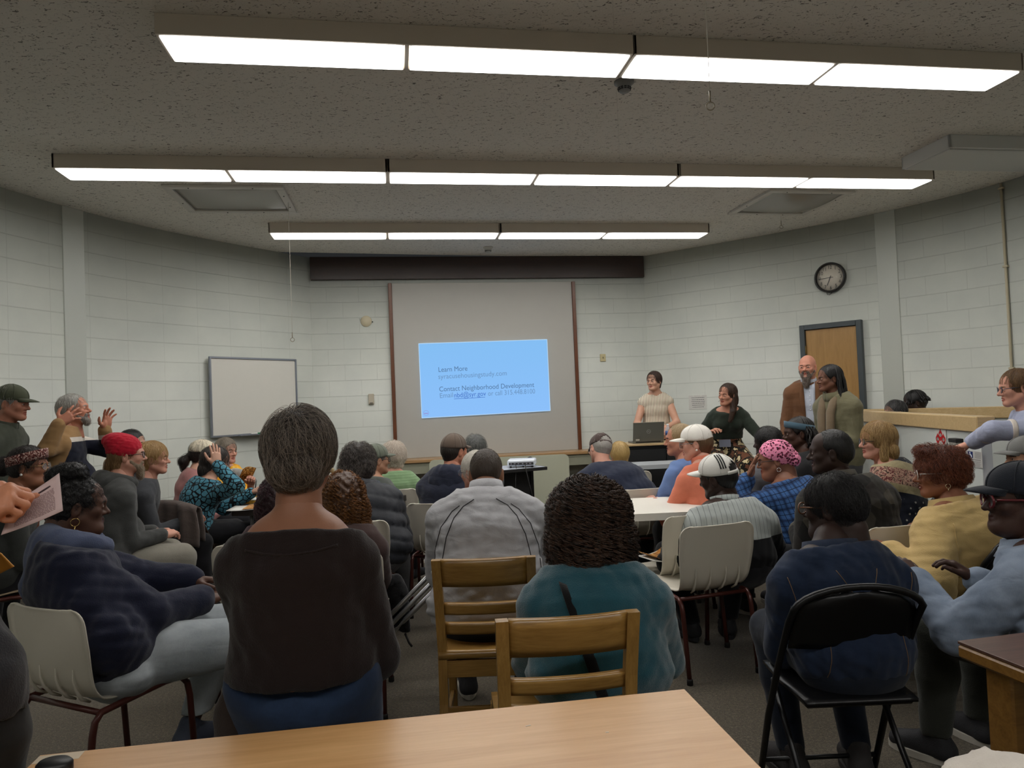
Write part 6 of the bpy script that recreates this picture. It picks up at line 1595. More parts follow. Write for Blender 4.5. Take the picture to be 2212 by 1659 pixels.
p = Person('C1', 'person with big dark curly hair in teal sweater on the nearer wooden chair', 1266, 1050, 2.56, 0, head=(2, -6, 0), lean=(.0, .10), hs=1.06, sw=.195, fat=1.08, sex='f', skin_rgb=(90, 62, 50), vox=.009, armfat=1.15, R=dict(w=(.20, .38, .66)), L=dict(w=(-.16, .40, .66)),
           top=dict(name='sweater', mat=fabric((28, 82, 96), 'teal_chenille', 420, .85, .2, .5, .4, .6), seed=9, hem=.14, ease=.018, wr=.005), bottom=dict(mat=BLK), shoes=SH)
p.hair('afro', (20, 14, 12), (84, 60, 46), t=.024, n=900, length=.17, toph=2.0, fly=160, nape=-.13, rough=.42, extra=[ell((0, -.03, .03), (.124, .118, .112)), ell((0, -.04, -.06), (.136, .108, .125))], lump=.010, lumpf=95, curl=.014, curlf=230, nstep=56, rad=.0011, lift=.010, clump=6, cutc=.03, ears=False, jitter=.3, seed=11)
C1 = p; BST = fabric((18, 18, 20), 'black_strap')
b = _bvh(p.top_obj); P_ = []
for t in np.linspace(0, 1, 14):
    x, z = -.105 + .135 * t, C1.N[2] - .01 - .46 * t; h = b.ray_cast(Vector((x, -1, z)), Vector((0, 1, 0)), 2)
    if h[0]: P_.append(np.array(h[0]) + np.array([0, -.003, 0]))
G = [[q + np.array([d, 0, -.01 * d / .02]) for d in (-.021, 0, .021)] for q in P_]; MB().sheet(G, .003).build('bag_strap', BST, p.root)

# ---- right block
NVT = fabric((38, 44, 62), 'navy_tee')
p = Person('C2', 'person in dark brown cap and navy t-shirt bending forward', 1296, 941, 5.85, 10, head=(14, -22, 14), lean=(-.14, .22), sw=.215, fat=1.3, skin_rgb=SK_PINK, slouch=.10, armfat=1.2, top=dict(name='t_shirt', mat=NVT, sleeve='elbow'), bottom=dict(mat=BLK), shoes=SH)
p.hair('short', (150, 146, 140), (206, 202, 196), t=.008, n=900, length=.03, nape=-.05); p.cap((76, 62, 58), hole=True); p.glasses(); C2 = p
p = Person('C3', 'person with straight blonde hair near the black cabinet', 1337, 956, 6.9, 0, head=(10, 0, 0), sex='f', sw=.16, skin_rgb=SK_PINK, top=dict(name='top', mat=fabric((70, 74, 84), 'slate_top')), bottom=dict(mat=BLK), shoes=SH, vox=.014)
p.hair('bob', (170, 140, 84), (226, 202, 146), t=.016, n=1200, length=.12, nape=-.09); C3 = p
p = Person('C4', 'person in light blue t-shirt seen in profile beside the coral top', 1468, 917, 5.35, 34, head=(42, 2, 0), lean=(0, .08), sw=.175, skin_rgb=(186, 130, 106), L=dict(w=(-.16, .40, .70)), top=dict(name='t_shirt', mat=fabric((104, 130, 180), 'blue_tee'), sleeve='elbow', sleeve_ease=.012), bottom=dict(mat=BLK), shoes=SH)
p.hair('short', (150, 126, 90), (200, 176, 134), t=.010, n=700, length=.04); C4 = p
CORAL = fabric((206, 118, 92), 'coral_fleece')
p = Person('C4b', 'person in white cap and coral turtleneck with pearl earring', 1499, 921, 4.95, 22, head=(46, -4, 0), lean=(.02, .12), sw=.18, sex='f', skin_rgb=SK_PINK, fat=1.1, armfat=1.1, L=dict(w=(-.20, .42, .70)), top=dict(name='turtleneck', mat=CORAL, seed=3), bottom=dict(mat=BLK), shoes=SH)
p.hair('short', (96, 74, 50), (150, 122, 86), t=.008, n=700, length=.03, nape=-.06); p.cap((232, 228, 220), brim=.085); p.ring(-.01, .055, .072, .064, 'turtle_collar', CORAL, .008); p.earring((240, 236, 230), 1, stud=True); p.earring((240, 236, 230), -1, stud=True); p.glasses((120, 120, 124), metal=.5); C4b = p
C5Z = .665
RIB = m_rib(); BLKK = fabric((20, 21, 24), 'black_knit')
p = Person('C5', 'person in white three striped cap and grey ribbed sweater on an ivory chair', 1540, 986, 4.14, 4, head=(42, -8, -6), hs=1.05, lean=(.02, .10), sw=.205, fat=1.05, skin_rgb=SK_DEEP, vox=.009, armfat=1.25, L=dict(w=(-.20, .32, .66), pole=(-.55, -.3, -.8)), R=dict(w=(.20, .32, .66), pole=(.5, -.3, -.8)),
           top=dict(name='ribbed_sweater', mat=RIB, seed=4, hem=.10, ease=.016), bottom=dict(mat=BLK, ease=.02), shoes=dict(upper=(26, 26, 30), sole=(36, 36, 40)), knees={1: (.16, .42, .5), -1: (-.24, .42, .5)}, ankles={1: (.08, .34, .085), -1: (-.16, .30, .10)})
p.hair('buzz', (14, 12, 12), t=.004, n=500, length=.006, nape=-.05); p.cap((226, 224, 218), hole=True, brim=.085, pitch=2)
c, r, R, o = p.capinfo; sm = MB()
for dx in (-.36, -.10, .16):
    G = []
    for ph in np.linspace(.30, 1.34, 12):
        row = []
        for w_ in (-.075, 0, .075):
            th = 1.5 * PI + (dx + w_) / max(.35, math.sin(ph)) * .50 - .80; row.append(R @ np.array([r[0] * 1.018 * math.sin(ph) * math.cos(th), r[1] * 1.018 * math.sin(ph) * math.sin(th), r[2] * 1.018 * math.cos(ph)]) + c)
        G.append(row)
    sm.sheet(G, .0015)
p.hbuild(sm, 'stripe', plain((24, 24, 26), .7, name='black_stripe'), o)
p.ring(-.012, .045, .080, .068, 'knit_collar', RIB, .008, flare=(.082, .018)); p.ring(-.004, .010, .087, .086, 'collar_band', BLKK, .006)
for q in (-1, 1): armband(p, q, .62, .86, .083, BLKK); armband(p, q, .52, .72, .066, BLKK, fore=True)
C5 = p
p = Person('C6', 'person in pink leopard print head wrap and blue plaid shirt with hand on cheek', 1668, 955, 4.6, 24, head=(46, -6, 0), lean=(-.02, .16), sw=.20, fat=1.15, sex='f', headk='h', skin_rgb=(140, 96, 76), slouch=.08, armfat=1.2, L=dict(w=('p', 1616, 1034, 4.50), pole=(-.6, -.2, -.8), hand='flat', dir=(.25, -.25, .9), palm=(.6, -.7, .2)), top=dict(name='plaid_shirt', mat=m_plaid(), ease=.02, seed=5), bottom=dict(mat=BLK), shoes=SH)
hat_blob(p, [ell((0, -.016, .046), (.090, .110, .096)), ell((0, -.115, .0), (.05, .04, .045))], 'head_wrap', m_leo(), .006, cut=((0, .06, .045), (0, .55, -.83))); p.glasses((30, 24, 24)); p.earring((210, 205, 200), -1, .012); C6 = p
p = Person('C7', 'person with short black hair in grey shirt behind the pink head wrap', 1656, 924, 5.65, 30, head=(16, 0, 0), sw=.20, fat=1.1, skin_rgb=SK_DEEP, top=dict(name='shirt', mat=fabric((84, 84, 88), 'grey_shirt')), bottom=dict(mat=BLK), shoes=SH, vox=.013)
p.hair('short', (14, 12, 12), (34, 28, 26), t=.016, n=1500, length=.03, nape=-.055, curl=.003, curlf=300, nstep=10, ears=True); C7 = p
p = Person('C8', 'person with shoulder length dreadlocks and blue headband in black shirt', 1722, 903, 5.5, 52, head=(30, 0, 0), lean=(0, .06), sw=.185, skin_rgb=SK_DARK, top=dict(name='shirt', mat=fabric((34, 34, 36), 'black_shirt')), bottom=dict(mat=BLK), shoes=SH, vox=.013)
hh = p.hair('locks', (20, 16, 15), (44, 36, 32), t=.012, n=300, length=.05, nape=-.06); head_tubes(p, locks(46, .035, .17, 5), .009, 'dreadlocks', hairmat((20, 16, 15), (52, 42, 36)), hh, .7); head_band(p, 'headband', fabric((78, 104, 120), 'blue_band'), z=.060, tilt=.25, r=1.14, w=.024); C8 = p
CAMO = m_camo()
p = Person('C9', 'person with close cut dark hair in black camouflage jacket, head turned left', 1792, 928, 3.9, 16, head=(48, 0, 0), lean=(0, .10), sw=.215, fat=1.12, skin_rgb=SK_DEEP, armfat=1.25, hs=1.04, top=dict(name='camouflage_jacket', mat=CAMO, ease=.026, seed=6, sleeve_ease=.01), bottom=dict(mat=BLK), shoes=SH, nose=1.2)
p.hair('short', (16, 14, 14), (30, 26, 25), t=.004, n=900, length=.008, nape=-.045, cutc=.004, lift=.002, nstep=4); p.ring(-.015, .05, .092, .078, 'collar', CAMO, .01); C9 = p
DEN = m_denim((16, 23, 38), (34, 46, 68), 'dark_denim'); STI = plain((120, 92, 60), .8, name='tan_stitch')
p = Person('C10', 'person in dark denim jacket and tortoiseshell glasses on the near black folding chair', 1790, 1026, 2.68, 1, head=(42, -4, 0), nk=(.055, .142, -.06), lean=(.0, .10), sw=.18, fat=1.02, skin_rgb=(56, 40, 35), vox=.009, sex='f', headk='h', armfat=1.15, hs=1.0, L=dict(w=(-.06, .34, .66), pole=(-.35, -.4, -.8)), R=dict(w=(.18, .36, .68), pole=(.3, -.4, -.8)),
           top=dict(name='denim_jacket', mat=DEN, seed=7, hem=.19, ease=.020, wr=.009, sleeve_ease=.006), bottom=dict(name='jeans', mat=m_denim((14, 18, 26), (26, 32, 44), 'inky_denim')), shoes=dict(upper=(34, 30, 30), sole=(50, 46, 44)), ankles={1: (.10, .20, .085), -1: (-.14, .22, .085)})
p.hair('short', (16, 15, 16), (50, 47, 48), t=.007, n=3800, length=.08, nape=-.055, lift=.010, jitter=.35, crown=(0, .02, .12), extra=[ell((0, -.075, .02), (.066, .045, .066))], cutc=.012); p.glasses((110, 70, 44), .028, .021, .003); p.ring(-.02, .03, .090, .080, 'collar', DEN, .008, flare=(.120, -.035))
zN = p.N[2]; seam(p, p.top_obj, [[(-.205, zN - .155), (-.16, zN - .172), (0, zN - .178), (.16, zN - .172), (.205, zN - .155)], [(-.205, zN - .165), (-.16, zN - .182), (0, zN - .188), (.16, zN - .182), (.205, zN - .165)], [(-.195, zN - .16), (-.215, zN - .06)], [(.195, zN - .16), (.215, zN - .06)], [(-.12, zN - .18), (-.135, zN - .45)], [(.12, zN - .18), (.135, zN - .45)], [(-.07, zN - .03), (0, zN - .16)], [(.07, zN - .03), (.0, zN - .16)]], .0012, STI, 'stitching'); C10 = p
seam(p, p.top_obj, [[(-.21, zN - .160), (0, zN - .183), (.21, zN - .160)]], .0045, DEN, 'yoke_seam')
C11Z = .97
p = Person('C11', 'person with shoulder length blonde hair and glasses in mixed print cardigan', 1893, 914, 4.7, 44, head=(40, 0, 0), lean=(.0, .08), sw=.175, fat=1.1, sex='f', skin_rgb=SK_PINK, top=dict(name='cardigan', mat=m_tribal(), ease=.018), bottom=dict(mat=BLK), shoes=SH)
p.hair('bob', (140, 108, 66), (208, 176, 122), t=.018, n=2200, length=.17, nape=-.06, extra=[ell((0, -.06, -.06), (.095, .06, .085)), cone((.07, -.01, .0), (.088, -.005, -.10), .024, .022), cone((-.07, -.01, .0), (-.088, -.005, -.10), .024, .022)], ears=False, nstep=14); p.glasses((36, 34, 40)); C11 = p
YEL = fabric((196, 168, 112), 'yellow_cotton', 260, .85, .06, .2, .6)
p = Person('C12', 'person with short auburn hair in pale yellow jacket on a black folding chair', 2026, 968, 3.4, 18, head=(50, -2, 0), lean=(-.02, .10), sw=.20, fat=1.05, sex='f', skin_rgb=(150, 100, 76), vox=.009, armfat=1.25, L=dict(w=('p', 1922, 1196, 3.3), hand='relaxed', pole=(-.5, -.5, -.6), palm=(0, 0, -1)), R=dict(w=(.16, .36, .68)),
           top=dict(name='jacket', mat=YEL, seed=8, ease=.024, hem=.17, wr=.007, sleeve_ease=.01), bottom=dict(name='trousers', mat=fabric((168, 150, 110), 'khaki')), shoes=SH)
p.hair('wavy', (78, 36, 22), (150, 84, 56), t=.014, n=2600, length=.07, nape=-.045, extra=[ell((0, .05, .110), (.06, .045, .028))], curl=.006, curlf=130, nstep=14, lift=.012, jitter=.4, cutc=.016, lump=.003, lumpf=80); p.glasses((206, 200, 196), .027, .022, .002, metal=.3); p.earring((200, 180, 150), -1, .010, drop=.015); p.ring(-.025, .03, .090, .078, 'collar', YEL, .008, flare=(.125, -.035)); C12 = p
zN = p.N[2]; seam(p, p.top_obj, [[(-.20, zN - .05), (-.225, zN - .16), (-.215, zN - .28)]], .003, YEL, 'armhole_seam')
LDEN = m_denim((92, 106, 126), (136, 148, 166), 'light_denim'); STL = plain((70, 70, 76), .8, name='dark_stitch')
p = Person('C13', 'person in navy cap and red framed glasses with light denim jacket at the right edge', 2196, 1004, 2.6, 26, head=(52, 0, 0), lean=(.0, .10), sw=.20, fat=1.12, sex='f', headk='h', skin_rgb=(72, 50, 42), vox=.009, armfat=1.25, hs=1.04, L=dict(w=(-.24, .42, .72), pole=(-.4, -.5, -.7), hand='relaxed', palm=(0, 0, -1)), R=dict(w=(.1, .4, .68)),
           top=dict(name='denim_jacket', mat=LDEN, seed=9, ease=.024, hem=.18, wr=.007), bottom=dict(name='trousers', mat=fabric((56, 58, 52), 'olive_trousers'), ease=.016), shoes=SH)
p.hair('buzz', (14, 12, 12), t=.006, n=600, length=.01, nape=-.05); p.cap((34, 38, 46), brim=.075, dome=1.0); p.glasses((96, 22, 28), .030, .022, .0042); p.ring(-.03, .02, .10, .088, 'collar', LDEN, .009, flare=(.135, -.035)); C13 = p
zN = p.N[2]; seam(p, p.top_obj, [[(-.225, zN - .10), (-.235, zN - .22), (-.20, zN - .34)], [(-.20, zN - .20), (0, zN - .215), (.2, zN - .20)]], .0018, STL, 'stitching')
p = Person('C14', 'person in grey cap partly out of frame at the right edge', 2214, 945, 4.15, 50, head=(32, 0, 0), sw=.18, skin_rgb=SK_TAN, top=dict(name='shirt', mat=fabric((40, 44, 56), 'dark_shirt')), bottom=dict(mat=BLK), shoes=SH, vox=.014)
p.hair('short', (90, 84, 80), t=.008, n=400, length=.02); p.cap((120, 120, 118)); C14 = p

# ---- standing at the front and right
p = Person('S1', 'person in striped sleeveless blouse standing behind the laptop', 1412, 803, 8.85, 172, False, head=(-34, 0, 0), lean=(0, .04), sw=.165, fat=1.05, sex='f', skin_rgb=(206, 158, 134), R=dict(w=('p', 1405, 930, 8.66), pole=(.8, -.4, -.4), hand='relaxed', dir=(-.3, .9, -.3)), L=dict(w=('p', 1436, 926, 8.62), pole=(-.8, -.4, -.4), hand='relaxed', dir=(.2, .8, -.5)), top=dict(name='striped_blouse', mat=m_stripe(), sleeve='none', hem=-.06, neck=.0, ease=.010), bottom=dict(mat=BLK), shoes=SH)
p.hair('bob', (48, 34, 28), (84, 62, 50), t=.012, n=1500, length=.12, nape=-.075, cutc=.024); S1 = p
p = Person('S2', 'person with long brown hair in dark green top and floral trousers perched on the table', 1572, 829, 7.6, 166, True, head=(-42, -2, -6), lean=(-.06, .20), pz=.87, sw=.165, sex='f', skin_rgb=(196, 140, 116), fat=1.05, bust=.02, R=dict(w=('p', 1534, 934, 7.6), pole=(.4, -.7, -.2), hand='relaxed', len=1.06), L=dict(w=('p', 1648, 950, 7.22), pole=(-.3, -.8, -.3), hand='relaxed', len=1.06),
           top=dict(name='knit_top', mat=fabric((42, 50, 42), 'dark_green_knit'), sleeve='elbow', hem=-.10, neck=-.01, vdrop=.25), bottom=dict(name='floral_trousers', mat=m_floral(), ease=.035, waist=.14), shoes=SH, knees={1: (.15, .40, .70), -1: (-.22, .38, .70)}, ankles={1: (.12, .42, .25), -1: (-.2, .40, .25)})
p.hair('long', (46, 34, 28), (92, 66, 48), t=.010, n=1800, length=.26, nape=-.07, extra=[cone((-.06, -.03, .0), (-.085, .01, -.16), .034, .030), cone((-.085, .01, -.16), (-.08, .05, -.26), .030, .016), cone((.06, -.05, .0), (.07, -.05, -.14), .030, .020), ell((0, -.08, -.05), (.07, .04, .09))], nstep=16); S2 = p
m = MB(); m.tube([p.hl((.056, .03, -.05)), p.hl((.05, .075, -.06)), p.hl((.035, .10, -.062))], .0022, 6); m.build('headset_microphone', M_RUB, p.root)
m = MB(); bz = p.pz + .06; m.tube([(-.06, .11, p.N[2] - .06), (-.03, .17, p.N[2] - .24), (0, .20, bz + .05), (.03, .17, p.N[2] - .24), (.06, .11, p.N[2] - .06)], .003, 5); ln = m.build('lanyard', M_RUB, p.root); MB().box((0, .215, bz), (.12, .006, .08), 0, .002).build('badge', plain((120, 124, 140), .4, name='badge_plastic'), ln)
BLZ = fabric((110, 76, 52), 'brown_tweed', 200, .9, .12, .3, .3)
p = Person('S3', 'bald person with long grey beard in brown blazer standing by the door', 1743, 767, 7.2, 158, False, head=(-16, 0, 0), lean=(0, .02), sw=.178, fat=1.05, skin_rgb=(204, 142, 120), hs=1.03, R=dict(w=(.24, .10, .92)), L=dict(w=(-.24, .10, .92)), top=dict(name='blazer', mat=BLZ, ease=.024, hem=.10, seed=5), bottom=dict(mat=NAVYD), shoes=SH, brow=(90, 70, 56))
p.beard((84, 70, 62), (176, 168, 158), .05, 600, 1.0, .055)
shp = []
bv = _bvh(p.top_obj); G = []
for t in np.linspace(0, 1, 10):
    z = p.N[2] + .0 - .42 * t; row = []
    for u in (-1, -.5, 0, .5, 1):
        x = u * (.055 - .012 * t); h = bv.ray_cast(Vector((x, 1, z)), Vector((0, -1, 0)), 2); row.append(np.array(h[0]) + np.array([0, .004, 0]) if h[0] else np.array([x, .11, z]))
    G.append(row)
SHT = fabric((190, 196, 210), 'pale_shirt'); MB().sheet(G, .003).build('shirt_front', SHT, p.root); p.ring(-.005, .045, .078, .070, 'shirt_collar', SHT, .004)
m = MB()
for i in range(6): q = G[1 + i][2]; m.lathe([(0, 0), (.006, 0), (.005, .003), (0, .004)], q + np.array([0, .003, 0]), 8, Matrix.Rotation(-PI / 2, 3, 'X'))
m.build('button', plain((236, 236, 236), .3, name='pearl_button'), p.root)
for q in (-1, 1):
    L_ = [np.array(G[i][0 if q < 0 else 4]) + np.array([q * .0, .004, 0]) for i in range(10)]; MB().sheet([L_, [a + np.array([q * (.045 * math.sin(PI * min(1, .15 + i / 10))), -.002, 0]) for i, a in enumerate(L_)]], .006).build('lapel', BLZ, p.top_obj)
S3 = p
OLV = fabric((112, 108, 84), 'olive_cotton')
p = Person('S4', 'person with long black braids in olive jacket standing in profile by the lift', 1790, 790, 6.45, 112, False, head=(-22, 0, 0), lean=(0, .03), sw=.18, fat=1.1, sex='f', skin_rgb=(122, 82, 64), R=dict(w='down'), L=dict(w=(-.10, .24, .95)), top=dict(name='jacket', mat=OLV, ease=.024, hem=.26, seed=6), bottom=dict(mat=GREYT), shoes=SH)
hh = p.hair('braids', (18, 16, 17), (40, 36, 36), t=.012, n=500, length=.08, nape=-.06, cutc=.018); head_tubes(p, locks(70, .045, .42, 9, back=(-3.0, .25), wob=.012), .0075, 'braids', hairmat((18, 16, 17), (46, 42, 42)), hh, .6); p.ring(-.03, .04, .10, .082, 'hood_collar', OLV, .012); p.earring((220, 220, 224), 1, stud=True)
m = MB(); m.tube([(.06, .05, p.N[2] + .03), (.06, .12, p.N[2] - .06), (.05, .155, p.N[2] - .16), (.045, .165, p.N[2] - .3), (.04, .16, p.N[2] - .55)], .045, 10, flat=.6); m.tube([(-.06, .05, p.N[2] + .03), (-.06, .12, p.N[2] - .06), (-.05, .155, p.N[2] - .16), (-.05, .165, p.N[2] - .3), (-.05, .16, p.N[2] - .5)], .045, 10, flat=.6); m.build('scarf', fabric((120, 104, 84), 'taupe_scarf'), p.root); S4 = p
BLU = fabric((166, 172, 196), 'pale_blue_cotton', 260, .85, .05, .2, .6)
p = Person('R1', 'person with glasses and brown ponytail in pale blue blouse standing beside the lift', 2192, 799, 4.6, 74, False, head=(-2, -4, 0), lean=(.02, .06), sw=.18, fat=1.15, sex='f', skin_rgb=(206, 150, 128), L=dict(w=('p', 2100, 956, 4.70), e=('p', 2146, 930, 4.48), dir=(.2, .95, -.35), hand='grip', palm=(0, 0, -1)), R=dict(w=(.24, .08, .80)), top=dict(name='blouse', mat=BLU, ease=.018, hem=.16, seed=7, wr=.007), bottom=dict(mat=NAVYD), shoes=SH, brow=(120, 90, 64))
p.hair('pony', (92, 66, 42), (150, 116, 78), t=.010, n=1800, length=.10, nape=-.05, extra=[ell((0, -.115, -.035), (.035, .03, .04)), cone((0, -.125, -.05), (.01, -.12, -.14), .032, .016)], cutc=.018); p.glasses((44, 46, 66), .026, .019, .0024)
WHB = fabric((216, 206, 196), 'white_trim'); armband(p, -1, .60, .70, .070, WHB, 'trim_band'); armband(p, -1, .30, .38, .058, WHB, 'trim_band', fore=True); R1 = p
mm = MB(); wv = p.W[-1] - (p.W[-1] - p.E[-1]) * .12; mm.tube([wv - unit(p.W[-1] - p.E[-1]) * .012, wv + unit(p.W[-1] - p.E[-1]) * .012], .033, 14); mm.build('wristwatch', plain((60, 66, 84), .3, .5, name='watch'), p.root)
p = Person('B1', 'person with dark silver streaked hair just showing over the lift rail', 1932, 866, 7.25, 70, head=(20, 0, 0), sex='f', sw=.165, skin_rgb=SK_TAN, pz=.66, top=dict(name='shirt', mat=fabric((70, 72, 78), 'grey_shirt')), legs=False, vox=.014)
p.hair('bob', (30, 28, 30), (120, 118, 118), t=.014, n=1200, length=.1, nape=-.07); B1 = p
p = Person('B2', 'person with short black twists just showing over the lift rail', 1968, 846, 7.38, 60, head=(10, -14, 0), sw=.18, skin_rgb=SK_DEEP, pz=.68, top=dict(name='shirt', mat=fabric((50, 52, 58), 'dark_shirt')), legs=False, vox=.014)
hh = p.hair('twists', (14, 12, 13), t=.012, n=300, length=.03, nape=-.05); head_tubes(p, locks(44, .02, .05, 21, back=(-3.1, 3.1), wob=.01), .008, 'twists', hairmat((14, 12, 13), (36, 32, 32)), hh, .7); B2 = p
# ---- person cut by the left edge, holding a sheet
p = Person('H1', 'person in black jeans cut off by the left edge, hands holding a printed sheet', -250, 690, 1.62, -12, False, head=(0, 0, 0), lean=(-.18, .02), sw=.19, fat=1.15, skin_rgb=(206, 140, 108), pz=.86, vox=.010, R=dict(w=('p', -72, 1122, 1.47), pole=(.5, -.5, -.8), hand='grip', dir=(.75, .35, .45), palm=(.25, .75, -.6), hscale=1.0), L=dict(w=('p', -62, 1080, 1.76), pole=(-.5, -.3, -.8), hand='pinch', dir=(.9, .1, .28), palm=(.1, -.3, -.9), hscale=1.0),
           top=dict(name='shirt', mat=fabric((40, 40, 44), 'dark_shirt'), sleeve='elbow', hem=.0), bottom=dict(name='black_jeans', mat=m_denim((17, 17, 18), (34, 33, 32), 'black_denim'), ease=.018), shoes=SH)
p.hair('short', (50, 40, 34), t=.012, n=300, length=.03); H1 = p

# ================================================================ chairs under the seated people
cq = at(128, 1400, 2.64); chair('shell', cq[0] + .075, cq[1] + .165, -25, 'ivory plastic chair under the large navy hoodie at the left front')
cq = at(1556, 1220, 3.68); chair('shell', cq[0] - .075, cq[1] + .23, 18, 'ivory plastic chair under the grey ribbed sweater')
chair_for(M1, 'shell', 'ivory plastic chair under the person with auburn curls'); chair_for(M2, 'shell', 'ivory plastic chair under the black puffer jacket')
chair_for(M4, 'shell', 'ivory plastic chair under the green knitted sweater'); chair_for(C2, 'shell', 'ivory plastic chair behind the bending navy t-shirt')
chair_for(C9, 'shell', 'ivory plastic chair under the camouflage jacket'); chair_for(C6, 'shell', 'ivory plastic chair under the blue plaid shirt')
q = at(1470, 1180, 4.28); chair('shell', q[0] - .08, 4.25, 28, 'empty ivory plastic chair at the white table left of the striped cap')
chair_for(L3, 'tan', 'tan plastic chair behind the dark grey hoodie', -.08); chair_for(L4, 'tan', 'tan plastic chair at the left edge under the dark hooded jacket', -.06)
chair_for(L8, 'brown', 'brown folding chair with a grey jacket over its back', -.06, rz=-14)
for k, l in ((C12, 'black folding chair behind the pale yellow jacket'), (C13, 'black folding chair under the light denim jacket beside the walnut table'), (C11, 'black folding chair under the mixed print cardigan')): chair_for(k, 'fold', l)
chair_for(C10, 'fold', 'black folding chair under the dark denim jacket', .0, dx=-.05)
chair_for(M8, 'wood', 'farther wooden slat back chair under the grey track jacket'); chair('wood', .105, 2.31, 6, 'nearer wooden slat back chair under the teal sweater')
for k, l in ((L6, 'mostly hidden ivory chair behind the red beanie'), (L7, 'mostly hidden ivory chair under the short blonde hair'), (L9, 'mostly hidden ivory chair under the cream cap'), (L10, 'mostly hidden ivory chair under the yellow tie dye shirt'), (M1b, 'mostly hidden ivory chair under the dark maroon curls'), (M3, 'mostly hidden ivory chair under the grey green cap'), (M5, 'mostly hidden ivory chair under the brown cap by the screen'), (M6, 'mostly hidden ivory chair under the grey curly hair'), (M7, 'mostly hidden ivory chair under the white haired person'), (C3, 'mostly hidden ivory chair under the straight blonde hair'), (C4, 'mostly hidden ivory chair under the light blue t-shirt'), (C4b, 'ivory chair with a white jacket under the coral turtleneck'), (C7, 'mostly hidden ivory chair under the grey shirt'), (C8, 'mostly hidden ivory chair under the dreadlocks'), (C14, 'mostly hidden ivory chair under the grey cap at the right')): chair_for(k, 'shell', l)
for k, l in ((B1, 'hidden stool under the silver streaked hair'), (B2, 'hidden stool under the black twists')):
    r = empty('stool', (k.o[0], k.o[1], 0)); tag(r, l, 'stool', 'stools behind the lift rail'); MB().lathe([(0, .53), (.17, .53), (.18, .55), (.17, .575), (0, .58)], (0, 0, k.pz - .66), 20).build('seat', M_BLACKM, r)
    for a in range(4): MB().tube([(.19 * math.cos(a * PI / 2 + .8), .19 * math.sin(a * PI / 2 + .8), 0), (.12 * math.cos(a * PI / 2 + .8), .12 * math.sin(a * PI / 2 + .8), .54)], .012, 8).build('leg', M_BLACKM, r)

# ================================================================ small things
def paper_sheet(name, corners, label, cat, mat, bend=.01, th=.0012, marks=None):
    "a thin bent sheet through four corner points (world)"
    a, b, c, d = [np.array(q, float) for q in corners]; o = (a + b + c + d) / 4; n = unit(np.cross(b - a, d - a)); G = []
    for v in np.linspace(0, 1, 9): G.append([(a * (1 - u) + b * u) * (1 - v) + (d * (1 - u) + c * u) * v + n * bend * math.sin(PI * u) - o for u in np.linspace(0, 1, 13)])
    r = empty(name, tuple(o)); tag(r, label, cat); MB().sheet(G, th).build('sheet', mat, r)
    def pt(u, v, off=-.0016): return (a * (1 - u) + b * u) * (1 - v) + (d * (1 - u) + c * u) * v + n * (bend * math.sin(PI * u) + off) - o
    return r, pt
PINKP = plain((204, 178, 176), .75, name='pale_pink_paper')
cor = [at(28, 1086, 1.52), at(128, 1022, 1.60), at(136, 1103, 1.54), at(2, 1156, 1.48)]
r, pt = paper_sheet('printed_sheet', cor, 'pale printed sheet held in the hands at the left edge', 'sheet of paper', PINKP, .008)
m = MB(); rg = random.Random(2)
for i in range(16):
    v = .30 + i * .038; u = .18 + rg.random() * .01
    while u < .86:
        l_ = .02 + .05 * rg.random(); m.tube([pt(u, v), pt(min(.88, u + l_), v)], .0006, 4, smooth=False); u += l_ + .012
m.build('printed_text', plain((150, 126, 126), .8, name='faint_ink'), r)
m = MB(); m.tube([pt(.30, .19), pt(.52, .19)], .0018, 4).tube([pt(.55, .19), pt(.80, .19)], .0018, 4).tube([pt(.24, .19), pt(.255, .19)], .0028, 4); m.build('printed_title', plain((70, 52, 56), .8, name='title_ink'), r)
# orange envelope at the left edge
cor = [at(-30, 1188, 1.75), at(2, 1196, 1.75), at(30, 1224, 1.75), at(-28, 1252, 1.75)]
r, pt = paper_sheet('manila_envelope', cor, 'orange manila envelope poking in at the left edge above the black jeans', 'envelope', plain((206, 140, 52), .7, name='manila'), .004, .004)
# sheets and a leaflet on the dark table
PICT = NT('autumn_picture'); v_ = PICT.coord('Object'); n_1 = PICT.noise(v_, 60.0, 3, .7); PICT.base(PICT.ramp(n_1, [(.36, s2l((70, 44, 20))), (.48, s2l((150, 100, 40))), (.56, s2l((206, 130, 40))), (.64, s2l((216, 190, 120)))])); PICT.rough(.5); M_PIC = PICT.m
TZ = .7435
def lying(px0, py0, w, d, rz, z, name, label, cat, mat, th=.002):
    p_ = at_z(px0, py0, z); r = empty(name, (p_[0], p_[1], z), math.radians(rz)); tag(r, label, cat)
    g = [[(u * w / 2, v * d / 2, th + .004 * u * u) for u in np.linspace(-1, 1, 7)] for v in (-1, 0, 1)]; MB().sheet(g, th).build('sheet', mat, r); return r
r = lying(528, 1098, .20, .27, 8, TZ, 'leaflet', 'open leaflet with autumn picture lying on the dark table', 'leaflet', M_PAPER)
MB().box((.055, 0, .010), (.09, .26, .001), 0, 0).build('autumn_photo', M_PIC, r)
lying(575, 1076, .22, .28, -14, TZ, 'paper_sheet', 'white sheet on the dark table beside the hands', 'sheet of paper', M_PAPER)
